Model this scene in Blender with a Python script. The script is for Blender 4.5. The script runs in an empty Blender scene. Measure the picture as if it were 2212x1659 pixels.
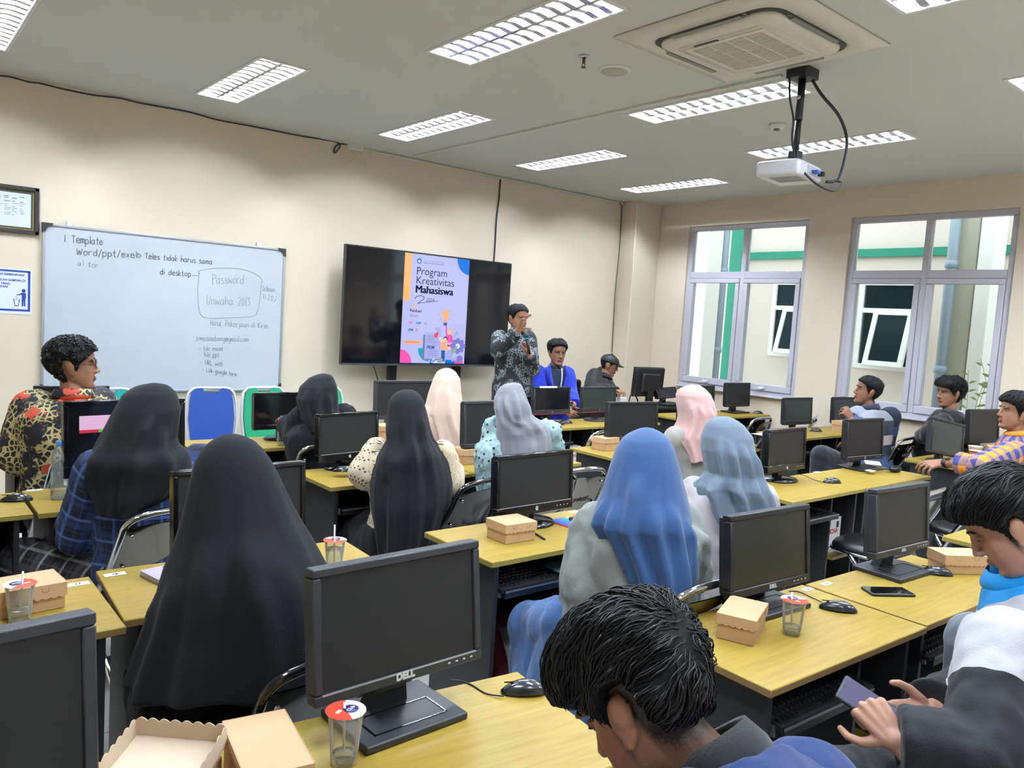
# A computer-lab classroom during a talk, built object by object (metres; front wall along X, window wall along Y).
import bpy, bmesh, math, random
import numpy as np
from mathutils import Vector, Matrix, noise
from math import pi, sin, cos, radians, sqrt, atan2, exp
random.seed(7)
SC = bpy.context.scene
COL = SC.collection
# ------------------------------------------------------------------ camera, sky, exposure
CAMZ = 1.595
FPX, YAW, PIT, ROL = 1690.03, radians(50.268), radians(4.7435), radians(3.555)
_f = Vector((cos(YAW)*cos(PIT), sin(YAW)*cos(PIT), -sin(PIT)))
_r = Vector((sin(YAW), -cos(YAW), 0))
_u = _r.cross(_f)
RIGHT = cos(ROL)*_r + sin(ROL)*_u
UP = -sin(ROL)*_r + cos(ROL)*_u
FWD = _f
CAM = Vector((0, 0, CAMZ))
cd = bpy.data.cameras.new('camera'); cam = bpy.data.objects.new('camera', cd); COL.objects.link(cam)
cam.matrix_world = Matrix((( RIGHT.x, UP.x, -FWD.x, 0), (RIGHT.y, UP.y, -FWD.y, 0), (RIGHT.z, UP.z, -FWD.z, CAMZ), (0, 0, 0, 1)))
cd.sensor_width = 36; cd.lens = FPX/2212*36; cd.clip_start = .05
SC.camera = cam
w = bpy.data.worlds.new('sky'); SC.world = w; w.use_nodes = True
bg = w.node_tree.nodes['Background']; bg.inputs[0].default_value = (.86, .93, 1, 1); bg.inputs[1].default_value = 3.1
SC.view_settings.view_transform = 'Standard'; SC.view_settings.look = 'None'; SC.view_settings.gamma = 1
SC.view_settings.exposure = 0.0
SC.view_settings.use_curve_mapping = False
TUBE_STRENGTH = 375
SC.cycles.max_bounces = 7; SC.cycles.diffuse_bounces = 4; SC.cycles.glossy_bounces = 3
SC.cycles.transmission_bounces = 4; SC.cycles.transparent_max_bounces = 10
SC.cycles.caustics_reflective = False; SC.cycles.caustics_refractive = False
SC.cycles.sample_clamp_indirect = 6

def ray(px, py):
    return RIGHT*((px-1106)/FPX) - UP*((py-829.5)/FPX) + FWD
def at(px, py, z=.75):                     # point of the horizontal plane at height z
    d = ray(px, py); return CAM + d*((z-CAMZ)/d.z)
def atY(px, py, y):                        # point of a plane parallel to the front wall
    d = ray(px, py); return CAM + d*(y/d.y)
def atX(px, py, x):                        # point of a plane parallel to the window wall
    d = ray(px, py); return CAM + d*(x/d.x)
def atD(px, py, dep):
    return CAM + ray(px, py)*dep
def depth(p): return (Vector(p)-CAM).dot(FWD)
# ------------------------------------------------------------------ materials
def lin(c):
    return tuple((v/255/12.92 if v/255 <= .04045 else ((v/255+.055)/1.055)**2.4) for v in c)
MATS = {}
def mat(name, col, rough=.5, metal=0, spec=.5, emit=None, estr=1, alpha=None, bump=None, var=None, sheen=0, coat=0, trans=0):
    """procedural material; col in 0..255 sRGB; bump=(scale,strength); var=(scale,amount)"""
    if name in MATS: return MATS[name]
    m = bpy.data.materials.new(name); m.use_nodes = True; MATS[name] = m
    nt = m.node_tree; b = nt.nodes['Principled BSDF']
    c = lin(col)
    b.inputs['Base Color'].default_value = (*c, 1); b.inputs['Roughness'].default_value = rough
    b.inputs['Metallic'].default_value = metal; b.inputs['Specular IOR Level'].default_value = spec
    if sheen: b.inputs['Sheen Weight'].default_value = sheen; b.inputs['Sheen Roughness'].default_value = .5
    if coat: b.inputs['Coat Weight'].default_value = coat; b.inputs['Coat Roughness'].default_value = .08
    if trans: b.inputs['Transmission Weight'].default_value = trans
    if emit: b.inputs['Emission Color'].default_value = (*lin(emit), 1); b.inputs['Emission Strength'].default_value = estr
    if alpha is not None: b.inputs['Alpha'].default_value = alpha
    tc = nt.nodes.new('ShaderNodeTexCoord')
    if var:
        n = nt.nodes.new('ShaderNodeTexNoise'); n.inputs['Scale'].default_value = var[0]; n.inputs['Detail'].default_value = 4
        nt.links.new(tc.outputs['Object'], n.inputs['Vector'])
        r = nt.nodes.new('ShaderNodeValToRGB'); a = var[1]
        r.color_ramp.elements[0].position = .3; r.color_ramp.elements[1].position = .7
        r.color_ramp.elements[0].color = (*[v*(1-a) for v in c], 1); r.color_ramp.elements[1].color = (*[min(1, v*(1+a)) for v in c], 1)
        nt.links.new(n.outputs['Fac'], r.inputs[0]); nt.links.new(r.outputs[0], b.inputs['Base Color'])
    if bump:
        n = nt.nodes.new('ShaderNodeTexNoise'); n.inputs['Scale'].default_value = bump[0]; n.inputs['Detail'].default_value = 3
        nt.links.new(tc.outputs['Object'], n.inputs['Vector'])
        bp = nt.nodes.new('ShaderNodeBump'); bp.inputs['Strength'].default_value = bump[1]; bp.inputs['Distance'].default_value = .004
        nt.links.new(n.outputs['Fac'], bp.inputs['Height']); nt.links.new(bp.outputs[0], b.inputs['Normal'])
    return m
def nodes(m):
    return m.node_tree, m.node_tree.nodes['Principled BSDF']
def N(nt, t, **kw):
    n = nt.nodes.new('ShaderNode'+t)
    for k, v in kw.items():
        if k in n.inputs: n.inputs[k].default_value = v
        else: setattr(n, k, v)
    return n
def ramp(nt, stops, interp='LINEAR'):
    r = nt.nodes.new('ShaderNodeValToRGB'); r.color_ramp.interpolation = interp
    while len(r.color_ramp.elements) < len(stops): r.color_ramp.elements.new(.5)
    for e, (p, c) in zip(r.color_ramp.elements, stops):
        e.position = p; e.color = (*lin(c), 1)
    return r
def see_through(name, col, amount, rough=.05, base=0):
    """clear pane: mostly lets light through, with a mirror sheen (no refraction)"""
    if name in MATS: return MATS[name]
    m = bpy.data.materials.new(name); m.use_nodes = True; MATS[name] = m
    nt = m.node_tree; nt.nodes.clear()
    o = nt.nodes.new('ShaderNodeOutputMaterial'); mx = nt.nodes.new('ShaderNodeMixShader')
    t = nt.nodes.new('ShaderNodeBsdfTransparent'); g = nt.nodes.new('ShaderNodeBsdfPrincipled')
    g.inputs['Base Color'].default_value = (*lin(col), 1); g.inputs['Roughness'].default_value = rough
    fr = nt.nodes.new('ShaderNodeLayerWeight'); fr.inputs['Blend'].default_value = amount
    t.inputs[0].default_value = (*[.6+.4*v for v in lin(col)], 1)
    ma = nt.nodes.new('ShaderNodeMath'); ma.inputs[1].default_value = base
    nt.links.new(fr.outputs['Fresnel'], ma.inputs[0]); nt.links.new(ma.outputs[0], mx.inputs[0]); nt.links.new(t.outputs[0], mx.inputs[1]); nt.links.new(g.outputs[0], mx.inputs[2])
    nt.links.new(mx.outputs[0], o.inputs[0])
    return m
# ------------------------------------------------------------------ mesh building
class MB:
    """collects shapes into ONE mesh"""
    def __init__(s): s.v = []; s.f = []; s.m = []; s.sm = []
    def add(s, vs, fs, m=0, smooth=False, M=None):
        k = len(s.v)
        s.v += [tuple(M @ Vector(p)) if M else tuple(p) for p in vs]
        for f in fs: s.f.append([i+k for i in f]); s.m.append(m); s.sm.append(smooth)
        return s
    def box(s, x0, x1, y0, y1, z0, z1, m=0, M=None):
        vs = [(x, y, z) for x in (x0, x1) for y in (y0, y1) for z in (z0, z1)]
        return s.add(vs, [(0,1,3,2),(4,6,7,5),(0,4,5,1),(2,3,7,6),(0,2,6,4),(1,5,7,3)], m, False, M)
    def rbox(s, x0, x1, y0, y1, z0, z1, r=.004, seg=2, m=0, M=None):
        bm = bmesh.new(); bmesh.ops.create_cube(bm, size=1)
        for v in bm.verts: v.co = Vector(((x0+x1)/2+v.co.x*(x1-x0), (y0+y1)/2+v.co.y*(y1-y0), (z0+z1)/2+v.co.z*(z1-z0)))
        bmesh.ops.bevel(bm, geom=bm.edges[:], offset=min(r, .49*min(x1-x0, y1-y0, z1-z0)), segments=seg, affect='EDGES', profile=.5)
        big = [max(abs(c) for c in f.normal) > .999 for f in bm.faces] if not bm.normal_update() else []
        k = len(s.sm); s.bm(bm, m, True, M)
        for i, f in enumerate(s.f[k:]):          # broad faces stay flat, only the rounded edges shade smoothly
            if big[i]: s.sm[k+i] = False
        return s
    def bm(s, bm, m=0, smooth=False, M=None):
        bm.verts.index_update()
        s.add([v.co[:] for v in bm.verts], [[v.index for v in f.verts] for f in bm.faces], m, smooth, M); bm.free(); return s
    def loft(s, rings, m=0, smooth=True, cap=(True, True), close=True, M=None):
        n = len(rings[0]); vs = [p for r in rings for p in r]; fs = []
        for i in range(len(rings)-1):
            for j in range(n if close else n-1):
                a = i*n+j; b = i*n+(j+1) % n
                fs.append((a, b, b+n, a+n))
        if cap[0]: fs.append(tuple(range(n-1, -1, -1)))
        if cap[1]: fs.append(tuple((len(rings)-1)*n+j for j in range(n)))
        return s.add(vs, fs, m, smooth, M)
    def lathe(s, prof, n=20, m=0, M=None, cap=(True, True), smooth=True):
        return s.loft([[(r*cos(2*pi*j/n), r*sin(2*pi*j/n), z) for j in range(n)] for r, z in prof], m, smooth, cap, True, M)
    def tube(s, pts, r=.01, n=8, m=0, M=None, closed=False, cap=True, flat=1):
        pts = [Vector(p) for p in pts]; k = len(pts); rs = r if isinstance(r, (list, tuple)) else [r]*k
        rings = []; up = None
        for i, p in enumerate(pts):
            a = pts[(i-1) % k] if closed or i > 0 else p; b = pts[(i+1) % k] if closed or i < k-1 else p
            t = (b-a).normalized()
            if up is None:
                up = Vector((0, 0, 1)) if abs(t.z) < .9 else Vector((0, 1, 0))
            x = t.cross(up)
            x = x.normalized() if x.length > 1e-6 else t.orthogonal().normalized()
            up = x.cross(t).normalized()
            rings.append([p + x*(cos(2*pi*j/n)*rs[i]) + up*(sin(2*pi*j/n)*rs[i]*flat) for j in range(n)])
        if closed: rings.append(rings[0]); cap = False
        return s.loft(rings, m, True, (cap, cap), True, M)
    def prism(s, out, z0, z1, m=0, M=None, smooth=False):
        n = len(out)
        return s.add([(x, y, z0) for x, y in out]+[(x, y, z1) for x, y in out],
                     [tuple(range(n-1, -1, -1)), tuple(range(n, 2*n))]+[(i, (i+1) % n, n+(i+1) % n, n+i) for i in range(n)], m, smooth, M)
    def sphere(s, c, rx, ry=None, rz=None, nu=16, nv=10, m=0, M=None):
        ry = ry or rx; rz = rz or rx
        rings = [[(c[0]+rx*sin(pi*i/nv)*cos(2*pi*j/nu), c[1]+ry*sin(pi*i/nv)*sin(2*pi*j/nu), c[2]-rz*cos(pi*i/nv)) for j in range(nu)] for i in range(1, nv)]
        k = len(s.v)
        s.loft(rings, m, True, (False, False), True, M)
        lo = (c[0], c[1], c[2]-rz); hi = (c[0], c[1], c[2]+rz); base = len(s.v)
        s.v += [tuple(M @ Vector(lo)) if M else lo, tuple(M @ Vector(hi)) if M else hi]
        for j in range(nu):
            s.f.append([k+(j+1) % nu, k+j, base]); s.f.append([k+(nv-2)*nu+j, k+(nv-2)*nu+(j+1) % nu, base+1])
            s.m += [m, m]; s.sm += [True, True]
        return s
    def text(s, t, size, M, m=0, ext=.0006, align='LEFT', bold=0, shear=0, space=1):
        c = bpy.data.curves.new('t', 'FONT'); c.body = t; c.size = size; c.extrude = ext; c.align_x = align; c.offset = bold; c.shear = shear
        c.space_character = space; c.resolution_u = 3
        o = bpy.data.objects.new('t', c); COL.objects.link(o)
        bpy.context.view_layer.update()
        me = bpy.data.meshes.new_from_object(o.evaluated_get(bpy.context.evaluated_depsgraph_get()))
        s.add([v.co[:] for v in me.vertices], [list(p.vertices) for p in me.polygons], m, False, M)
        bpy.data.objects.remove(o); bpy.data.curves.remove(c); bpy.data.meshes.remove(me)
        return s
    def mesh(s, name, mats):
        me = bpy.data.meshes.new(name); me.from_pydata(s.v, [], s.f)
        for m in (mats if isinstance(mats, (list, tuple)) else [mats]): me.materials.append(m)
        me.polygons.foreach_set('material_index', s.m); me.polygons.foreach_set('use_smooth', s.sm); me.update()
        return me
    def build(s, name, mats, parent=None, world=False, fix=True):
        me = s.mesh(name, mats)
        if fix:
            bm = bmesh.new(); bm.from_mesh(me); bmesh.ops.recalc_face_normals(bm, faces=bm.faces[:]); bm.to_mesh(me); bm.free()
        return link(name, me, parent, world)
def chain(o):
    M = o.matrix_basis.copy()
    return chain(o.parent) @ M if o.parent else M
def link(name, me, parent=None, world=False):
    o = bpy.data.objects.new(name, me); COL.objects.link(o)
    if parent:
        o.parent = parent
        if world: me.transform(chain(parent).inverted())
    return o
def tag(o, label=None, cat=None, group=None, kind=None):
    if label: o['label'] = label
    if cat: o['category'] = cat
    if group: o['group'] = group
    if kind: o['kind'] = kind
    return o
def thing(name, label, cat, loc=(0, 0, 0), rz=0, group=None):
    o = bpy.data.objects.new(name, None); COL.objects.link(o); o.empty_display_size = .1
    o.location = loc; o.rotation_euler = (0, 0, rz)
    return tag(o, label, cat, group)
def dup(o, loc=None, rz=None, label=None, parent=None):
    c = o.copy(); COL.objects.link(c)
    if parent: c.parent = parent
    if loc is not None: c.location = loc
    if rz is not None: c.rotation_euler = (0, 0, rz)
    if label: c['label'] = label
    for ch in list(o.children): dup(ch, parent=c)
    return c
def smooth_path(pts, n=6):
    P = [Vector(p) for p in pts]; out = []
    for i in range(len(P)-1):
        a = P[max(i-1, 0)]; b = P[i]; c = P[i+1]; d = P[min(i+2, len(P)-1)]
        for k in range(n):
            t = k/n
            out.append(.5*((2*b)+(c-a)*t+(2*a-5*b+4*c-d)*t*t+(3*b-a-3*c+d)*t**3))
    return out+[P[-1]]
def TR(x, y, z, rz=0, rx=0, ry=0):
    return Matrix.Translation((x, y, z)) @ Matrix.Rotation(rz, 4, 'Z') @ Matrix.Rotation(rx, 4, 'X') @ Matrix.Rotation(ry, 4, 'Y')
# ------------------------------------------------------------------ the room
XW, YF, ZC = 7.476, 6.6, 3.072
X0, Y0 = -1.6, -2.2
m_wall = mat('wall_paint', (222, 208, 186), .7, bump=(60, .12), var=(1.2, .02))
m_ceil = mat('ceiling_paint', (205, 204, 200), .8, var=(2, .01))
m_floor = mat('floor_tile', (206, 204, 198), .25, var=(3, .03))
nt, b = nodes(m_floor)
br = N(nt, 'TexBrick', offset=0.0); br.inputs['Scale'].default_value = 1; br.inputs['Mortar Size'].default_value = .003
br.inputs['Brick Width'].default_value = .6; br.inputs['Row Height'].default_value = .6
br.inputs['Color1'].default_value = (*lin((208, 206, 200)), 1); br.inputs['Color2'].default_value = (*lin((203, 201, 195)), 1); br.inputs['Mortar'].default_value = (*lin((150, 148, 142)), 1)
tcn = N(nt, 'TexCoord'); nt.links.new(tcn.outputs['Object'], br.inputs['Vector']); nt.links.new(br.outputs['Color'], b.inputs['Base Color'])
def struct(name, mb, m, parent=None):
    return tag(mb.build(name, m, parent), kind='structure' if not parent else None)
struct('floor', MB().box(X0, XW+.15, Y0, YF+.15, -.1, 0), m_floor)
def holed(xs, ys, holes):
    """cells of a rectangle minus the holes (u0,u1,v0,v1)"""
    us = sorted({*xs, *[h[0] for h in holes], *[h[1] for h in holes]}); vs = sorted({*ys, *[h[2] for h in holes], *[h[3] for h in holes]})
    for a, b_ in zip(us, us[1:]):
        for c, d in zip(vs, vs[1:]):
            if not any(h[0] <= (a+b_)/2 <= h[1] and h[2] <= (c+d)/2 <= h[3] for h in holes): yield a, b_, c, d
LW, LL = .305, 1.235
LIGHTS = [(x, 5.375, 1.205) for x in (.54, 1.995, 3.475, 4.975, 6.445)] + [(x, 3.265, LL) for x in (1.06, 2.605, 4.265, 5.70)] + [(x, 1.13, LL) for x in (.3, 1.85, 3.46, 4.98, 6.45)] + [(x, -1.0, LL) for x in (1.0, 3.46, 5.7)]  # fixtures outside the view are added for their light
HOLES = [(x-LW/2, x+LW/2, y-l/2, y+l/2) for x, y, l in LIGHTS]
mb = MB()
for a, b_, c, d in holed((X0, XW+.15), (Y0, YF+.15), HOLES): mb.box(a, b_, c, d, ZC, ZC+.02)
struct('ceiling', mb, m_ceil)
struct('wall_front', MB().box(X0, XW+.15, YF, YF+.15, 0, ZC), m_wall)
struct('wall_left', MB().box(X0-.15, X0, Y0, YF, 0, ZC), m_wall)
struct('wall_back', MB().box(X0, XW+.15, Y0-.15, Y0, 0, ZC), m_wall)
WINS = [(4.385, 5.915, .93, 2.80), (2.475, 3.945, .90, 2.79), (-.1, 1.4, .90, 2.79)]
mb = MB()
for a, b_, c, d in holed((Y0, YF), (0, ZC), WINS): mb.box(XW, XW+.16, a, b_, c, d)
struct('wall_window', mb, m_wall)
tag(MB().rbox(7.035, XW, 6.356, YF, 0, ZC, .008).build('trim_1', m_wall), kind='structure')     # the corner column
for i, (x0, x1, y0, y1) in enumerate(((X0, 7.035, YF-.012, YF), (XW-.012, XW, Y0, 6.356))):
    tag(MB().box(x0, x1, y0, y1, 0, .1).build('baseboard_front' if i == 0 else 'baseboard_window', mat('skirting_tile', (150, 140, 125), .4)), kind='structure')
# thin cornice bead where wall and ceiling meet
tag(MB().box(X0, 7.035, YF-.01, YF, ZC-.03, ZC).box(XW-.01, XW, Y0, 6.356, ZC-.03, ZC).box(7.035, XW, 6.346, 6.356, ZC-.03, ZC).build('trim_2', m_wall), kind='structure')
# windows
m_pvc = mat('white_pvc', (192, 189, 198), .35)
m_glass = see_through('window_glass', (225, 240, 238), .12, .01)
m_gasket = mat('gasket', (60, 62, 66), .6)
for i, (y0, y1, z0, z1) in enumerate(WINS):
    r = tag(thing('window_%d' % (i+1), None, None, (XW+.06, (y0+y1)/2, z0)), kind='structure')
    h = z1-z0; hw = (y1-y0)/2; e = .055; tz = 2.20-z0; yc = .0
    f = MB()
    for a, b_, c, d in ((-hw, hw, 0, e), (-hw, hw, h-e, h), (-hw, -hw+e, e, h-e), (hw-e, hw, e, h-e), (-e/2, e/2, e, h-e), (-hw+e, hw-e, tz, tz+.075)):
        g_ = .003 if a == -e/2 else 0
        f.rbox(-.035-g_, .035+g_, a, b_, c, d, .005)
    f.build('window_frame', m_pvc, r)
    for sx in (-1, 1):
        a, b_ = (e/2, hw-e) if sx > 0 else (-hw+e, -e/2)
        s = MB(); t = .055
        for q in ((a, b_, e, e+t+.02), (a, b_, tz-t, tz), (a, a+t, e+t+.018, tz-t+.002), (b_-t, b_, e+t+.018, tz-t+.002)):
            s.rbox(-.048, .02, q[0]+.002, q[1]-.002, q[2]+.002, q[3]-.002, .006)
        so = s.build('sash', m_pvc, r)
        MB().box(-.004, .004, a+t, b_-t, e+t+.02, tz-t).build('pane', m_glass, so)
        hm = MB().rbox(-.062, -.048, (a+b_)/2-.035, (a+b_)/2+.035, e+.02, e+.045, .004)
        hm.tube([(-.06, (a+b_)/2-.03, e+.035), (-.085, (a+b_)/2-.03, e+.03), (-.088, (a+b_)/2+.07, e+.02)], .007, 8)
        hm.build('handle', mat('handle_white', (225, 225, 230), .3), so)
        MB().box(-.004, .004, a, b_, tz+.075, h-e).build('pane', m_glass, r)
    MB().rbox(-.11, -.035, -hw-.0, hw+.0, -.004, .012, .004).build('sill', m_pvc, r)
# ------------------------------------------------------------------ what stands outside the windows
m_out = mat('outer_render', (222, 208, 198), .8, var=(.8, .03)); m_outw = mat('outer_white', (240, 238, 234), .8, var=(1, .02))
m_outg = mat('outer_green', (40, 140, 112), .6, var=(2, .08)); m_pipe = mat('grey_pipe', (150, 165, 178), .35); m_outgrey = mat('outer_grey', (190, 186, 168), .8)  # plain grey for the right-hand pillar and the ledge
XO = 9.9
bld = thing('neighbouring_building', 'cream building wall with green band and white windows seen through the classroom windows', 'building', (XO, 4, 0))
b1 = atX(1640, 560, XO); 
gy = [atX(1564, 700, XO-.08).y, atX(1592, 700, XO-.08).y]
OW = []
for (xa, xb, ya, yb) in ((1665, 1765, 606, 772), (1852, 1985, 606, 800)):
    p = atX(xa, 700, XO).y; q = atX(xb, 700, XO).y; zt = atX((xa+xb)/2, ya, XO).z; zb = atX((xa+xb)/2, yb, XO).z
    OW.append((min(p, q), max(p, q), zb, zt))
OW.append((OW[1][0]-2.6, OW[1][1]-2.4, OW[1][2], OW[1][3]))
mb = MB()
for a, b_, c, d in holed((-3, 9.5), (-.3, 5.2), OW): mb.box(XO, XO+.15, a, b_, c, d)
mb.build('wall', m_out, bld, True)
gz = atX(1700, 555, XO)
MB().box(XO-.06, XO, -2.2, gy[0]-.05, gz.z-.03, gz.z+.07).build('green_band', m_outg, bld, True)
MB().rbox(XO-.08, XO, min(gy), max(gy), -.3, 5.2, .01).build('green_pillar', m_outg, bld, True)
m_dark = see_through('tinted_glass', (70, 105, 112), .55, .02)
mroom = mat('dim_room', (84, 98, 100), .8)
for k, (a, b_, c, d) in enumerate(OW):
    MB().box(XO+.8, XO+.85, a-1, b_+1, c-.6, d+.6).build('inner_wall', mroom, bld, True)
    f = MB(); e = .06
    zt = d-.38
    for q in ((a, b_, c, c+e), (a, b_, d-e, d), (a, a+e, c+e, d-e), (b_-e, b_, c+e, d-e), (a+e, b_-e, zt-.03, zt+.03), ((a+.7*(b_-a))-.03, (a+.7*(b_-a))+.03, c+e, zt-.03)):
        f.box(XO-.02, XO+.05, *q)
    fo = f.build('window_frame', m_outw, bld, True)
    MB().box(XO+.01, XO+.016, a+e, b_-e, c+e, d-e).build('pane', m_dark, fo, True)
    # the top-hung sash stands open, tilted outwards (towards us)
    sa, sb = a+.05, a+.7*(b_-a)
    T = Matrix.Translation((XO-.03, 0, zt)) @ Matrix.Rotation(radians(16), 4, 'Y')
    hh = zt-c-.02
    s = MB()
    for q in ((sa, sb, -hh, -hh+.06), (sa, sb, -.06, 0), (sa, sa+.06, -hh+.06, -.06), (sb-.06, sb, -hh+.06, -.06)): s.box(-.03, .02, *q, M=T)
    so = s.build('open_sash', m_outw, bld, True)
    MB().box(-.008, -.002, sa+.06, sb-.06, -hh+.06, -.06, M=T).build('pane', m_dark, so, True)
def upright(pxa, pxb, name, m, dx, label, cat, nm):
    p = atX(pxa, 700, XO-dx).y; q = atX(pxb, 700, XO-dx).y
    o = MB().rbox(XO-dx-.02, XO-dx+.3, min(p, q), max(p, q), -.3, 5.2, .01).build(nm, m); tag(o, label, cat); return o
upright(1494, 1520, 'a', m_outw, .9, 'white outside pillar seen at the left of the corner window', 'pillar', 'outer_pillar')
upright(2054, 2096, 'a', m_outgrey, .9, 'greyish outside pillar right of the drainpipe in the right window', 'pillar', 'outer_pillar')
upright(2098, 2132, 'a', m_outw, 1.0, 'bright white outside pillar at the right edge of the right window', 'pillar', 'outer_pillar')
for pa, lab in ((1553, 'grey drainpipe beside the green pillar outside the corner window'), (2042, 'grey drainpipe outside the right window')):
    y = atX(pa, 700, XO-1.0 if pa > 2000 else XO-.5).y; x = XO-1.0 if pa > 2000 else XO-.5
    tag(MB().tube([(x, y, -.3), (x, y, 5.2)], .055, 14).tube([(x, y, 2.42), (x, y, 2.5)], .066, 14).tube([(x, y, 1.3), (x, y, 1.38)], .066, 14).build('drainpipe', m_pipe), lab, 'pipe')
tag(MB().box(XW+.2, XO+.2, -3, 9.5, -.4, -.3).build('ground_outside', mat('concrete', (200, 198, 190), .9)), kind='structure')
# weeds on the ledge outside the right window
m_leaf = mat('pale_leaf', (150, 160, 105), .6)
wx = XO-1.75
wp = atX(2112, 880, wx); wl = MB()
for k in range(9):
    a = random.uniform(-.5, .5); hgt = random.uniform(.35, .75); p0 = Vector((wx, wp.y+random.uniform(-.2, .15), .85))
    pts = [p0+Vector((.1*a*t, .35*a*t*t, hgt*t)) for t in (0, .3, .6, 1)]
    wl.tube(smooth_path(pts, 3), .003, 5)
    for t in (.3, .45, .6, .75, .9):
        c = p0+Vector((.1*a*t, .35*a*t*t, hgt*t)); s = random.choice((-1, 1))
        wl.add([c, c+Vector((.0, s*.03, .03)), c+Vector((0.01, s*.075, .03)), c+Vector((0, s*.035, .005))], [(0, 1, 2, 3)])
tag(wl.build('weed', m_leaf), 'thin leafy weed growing outside the right window', 'plant')
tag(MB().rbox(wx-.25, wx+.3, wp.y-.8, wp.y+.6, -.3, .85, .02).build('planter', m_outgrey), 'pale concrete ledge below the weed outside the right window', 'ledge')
# ------------------------------------------------------------------ ceiling fittings
m_frame = mat('fitting_white', (225, 225, 225), .4); m_refl = mat('mirror_louvre', (236, 238, 245), .22, .75, var=None)
m_tube = mat('tube_light', (255, 255, 255), .5, emit=(228, 240, 255), estr=TUBE_STRENGTH)
def light(x, y, l, first):
    r = thing('ceiling_light', None, 'ceiling light', (x, y, ZC), 0, 'louvred ceiling lights')
    w2 = LW/2; l2 = l/2; d = .085
    f = MB()
    for q in ((-w2-.012, -w2+.012, -l2-.012, l2+.012), (w2-.012, w2+.012, -l2-.012, l2+.012), (-w2+.012, w2-.012, -l2-.012, -l2+.012), (-w2+.012, w2-.012, l2-.012, l2+.012)):
        f.rbox(q[0], q[1], q[2], q[3], -.008, .004, .003, 1)
    f.build('frame', m_frame, r)
    hs = MB(); hs.box(-w2, w2, -l2, l2, d, d+.01)
    for q in ((-w2, -w2+.003, -l2, l2), (w2-.003, w2, -l2, l2), (-w2, w2, -l2, -l2+.003), (-w2, w2, l2-.003, l2)): hs.box(*q, 0, d)
    hs.build('housing', m_frame, r)
    rf = MB()
    # parabolic troughs: side wings and a centre ridge, cut across by curved blades
    for sx in (-1, 1):
        rf.add([(sx*(w2-.004), -l2+.004, .002), (sx*(w2-.004), l2-.004, .002), (sx*(w2-.032), l2-.004, .05), (sx*(w2-.032), -l2+.004, .05)], [(0, 1, 2, 3)])
    rf.add([(-.012, -l2+.004, .004), (.012, -l2+.004, .004), (0, -l2+.004, .028), (-.012, l2-.004, .004), (.012, l2-.004, .004), (0, l2-.004, .028)], [(0, 1, 4, 3), (1, 2, 5, 4), (2, 0, 3, 5)])
    nb = 13
    for sx in (-1, 1):
        for k in range(1, nb):
            yy = -l2+l*k/nb; xa, xb = (.006, w2-.012) if sx > 0 else (-w2+.012, -.006); xm = (xa+xb)/2
            vs = []
            for xx, zl in ((xa, .002), (xm, .010), (xb, .002)):
                vs += [(xx, yy-.019, zl), (xx, yy+.019, zl), (xx, yy, .027)]
            rf.add(vs, [(0, 3, 4, 1), (3, 6, 7, 4), (0, 2, 5, 3), (3, 5, 8, 6), (1, 4, 5, 2), (4, 7, 8, 5)])
    rf.build('louvre', m_refl, r)
    for sx in (-1, 1):
        MB().tube([(sx*.078, -l2+.02, .043), (sx*.078, l2-.02, .043)], .0125, 8).build('fluorescent_tube', m_tube, r)
    return r
where = ['at the far left by the picture frame', 'above the whiteboard', 'between whiteboard and television, near the wall', 'above the television', 'nearest the corner column',
         'added unseen beyond the left edge for its light', 'large, left of the air conditioner', 'behind the projector pole, long, beside the trunking', 'behind the projector, towards the windows',
         'added unseen behind the viewer at the left', 'added unseen overhead behind the viewer', 'cut off at the top edge right of the air conditioner', 'cut off at the right edge', 'added unseen at the window side behind the viewer', 'added unseen at the rear left', 'added unseen at the rear middle', 'added unseen at the rear right']
for i, (x, y, l) in enumerate(LIGHTS):
    if i == 0: L0 = light(x, y, l, True); o = L0
    elif l == LIGHTS[0][2]: o = dup(L0, (x, y, ZC))
    elif i == 5: L1 = light(x, y, l, False); o = L1
    else: o = dup(L1, (x, y, ZC))
    o['label'] = 'lit louvred ceiling light '+where[i]
# ceiling cassette air conditioner
m_ac = mat('cassette_cream', (216, 210, 195), .45); m_acd = mat('cassette_gap', (62, 60, 58), .6); m_acs = mat('vane_grey', (120, 118, 114), .4)
ca = at(1323, 76, ZC); cb = at(1566, 178, ZC); cc = at(1920.7, 86.8, ZC)
acx, acy = (ca.x+cb.x)/2, (cb.y+cc.y)/2; hw = .485
ac = thing('air_conditioner', 'square cream cassette air conditioner in the ceiling above the projector', 'air conditioner', (acx, acy, ZC))
def rsq(h, r, n=6):
    o = []
    for cx, cy, a0 in ((h-r, h-r, 0), (-h+r, h-r, 90), (-h+r, -h+r, 180), (h-r, -h+r, 270)):
        for k in range(n+1):
            a = radians(a0+90*k/n); o.append((cx+r*cos(a), cy+r*sin(a)))
    return o
def rsqloft(mb, prof, m=0):
    mb.loft([[(x, y, z) for x, y in rsq(h, r)] for h, r, z in prof], m, True, (True, True))
mb = MB(); rsqloft(mb, [(hw, .006, -.002), (hw, .006, -.012), (.375, .11, -.03), (.37, .11, -.022)]); mb.build('panel', m_ac, ac)
mb = MB(); rsqloft(mb, [(.362, .10, -.0225), (.362, .10, -.026)]); mb.build('air_slot', m_acd, ac)
mb = MB(); rsqloft(mb, [(.335, .085, -.022), (.335, .085, -.04), (.315, .07, -.052), (.27, .05, -.056)]); cov = mb.build('cover', m_ac, ac)
mb = MB(); rsqloft(mb, [(.262, .04, -.0555), (.262, .04, -.058)]); mb.build('grille_rim', m_ac, ac)
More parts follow.
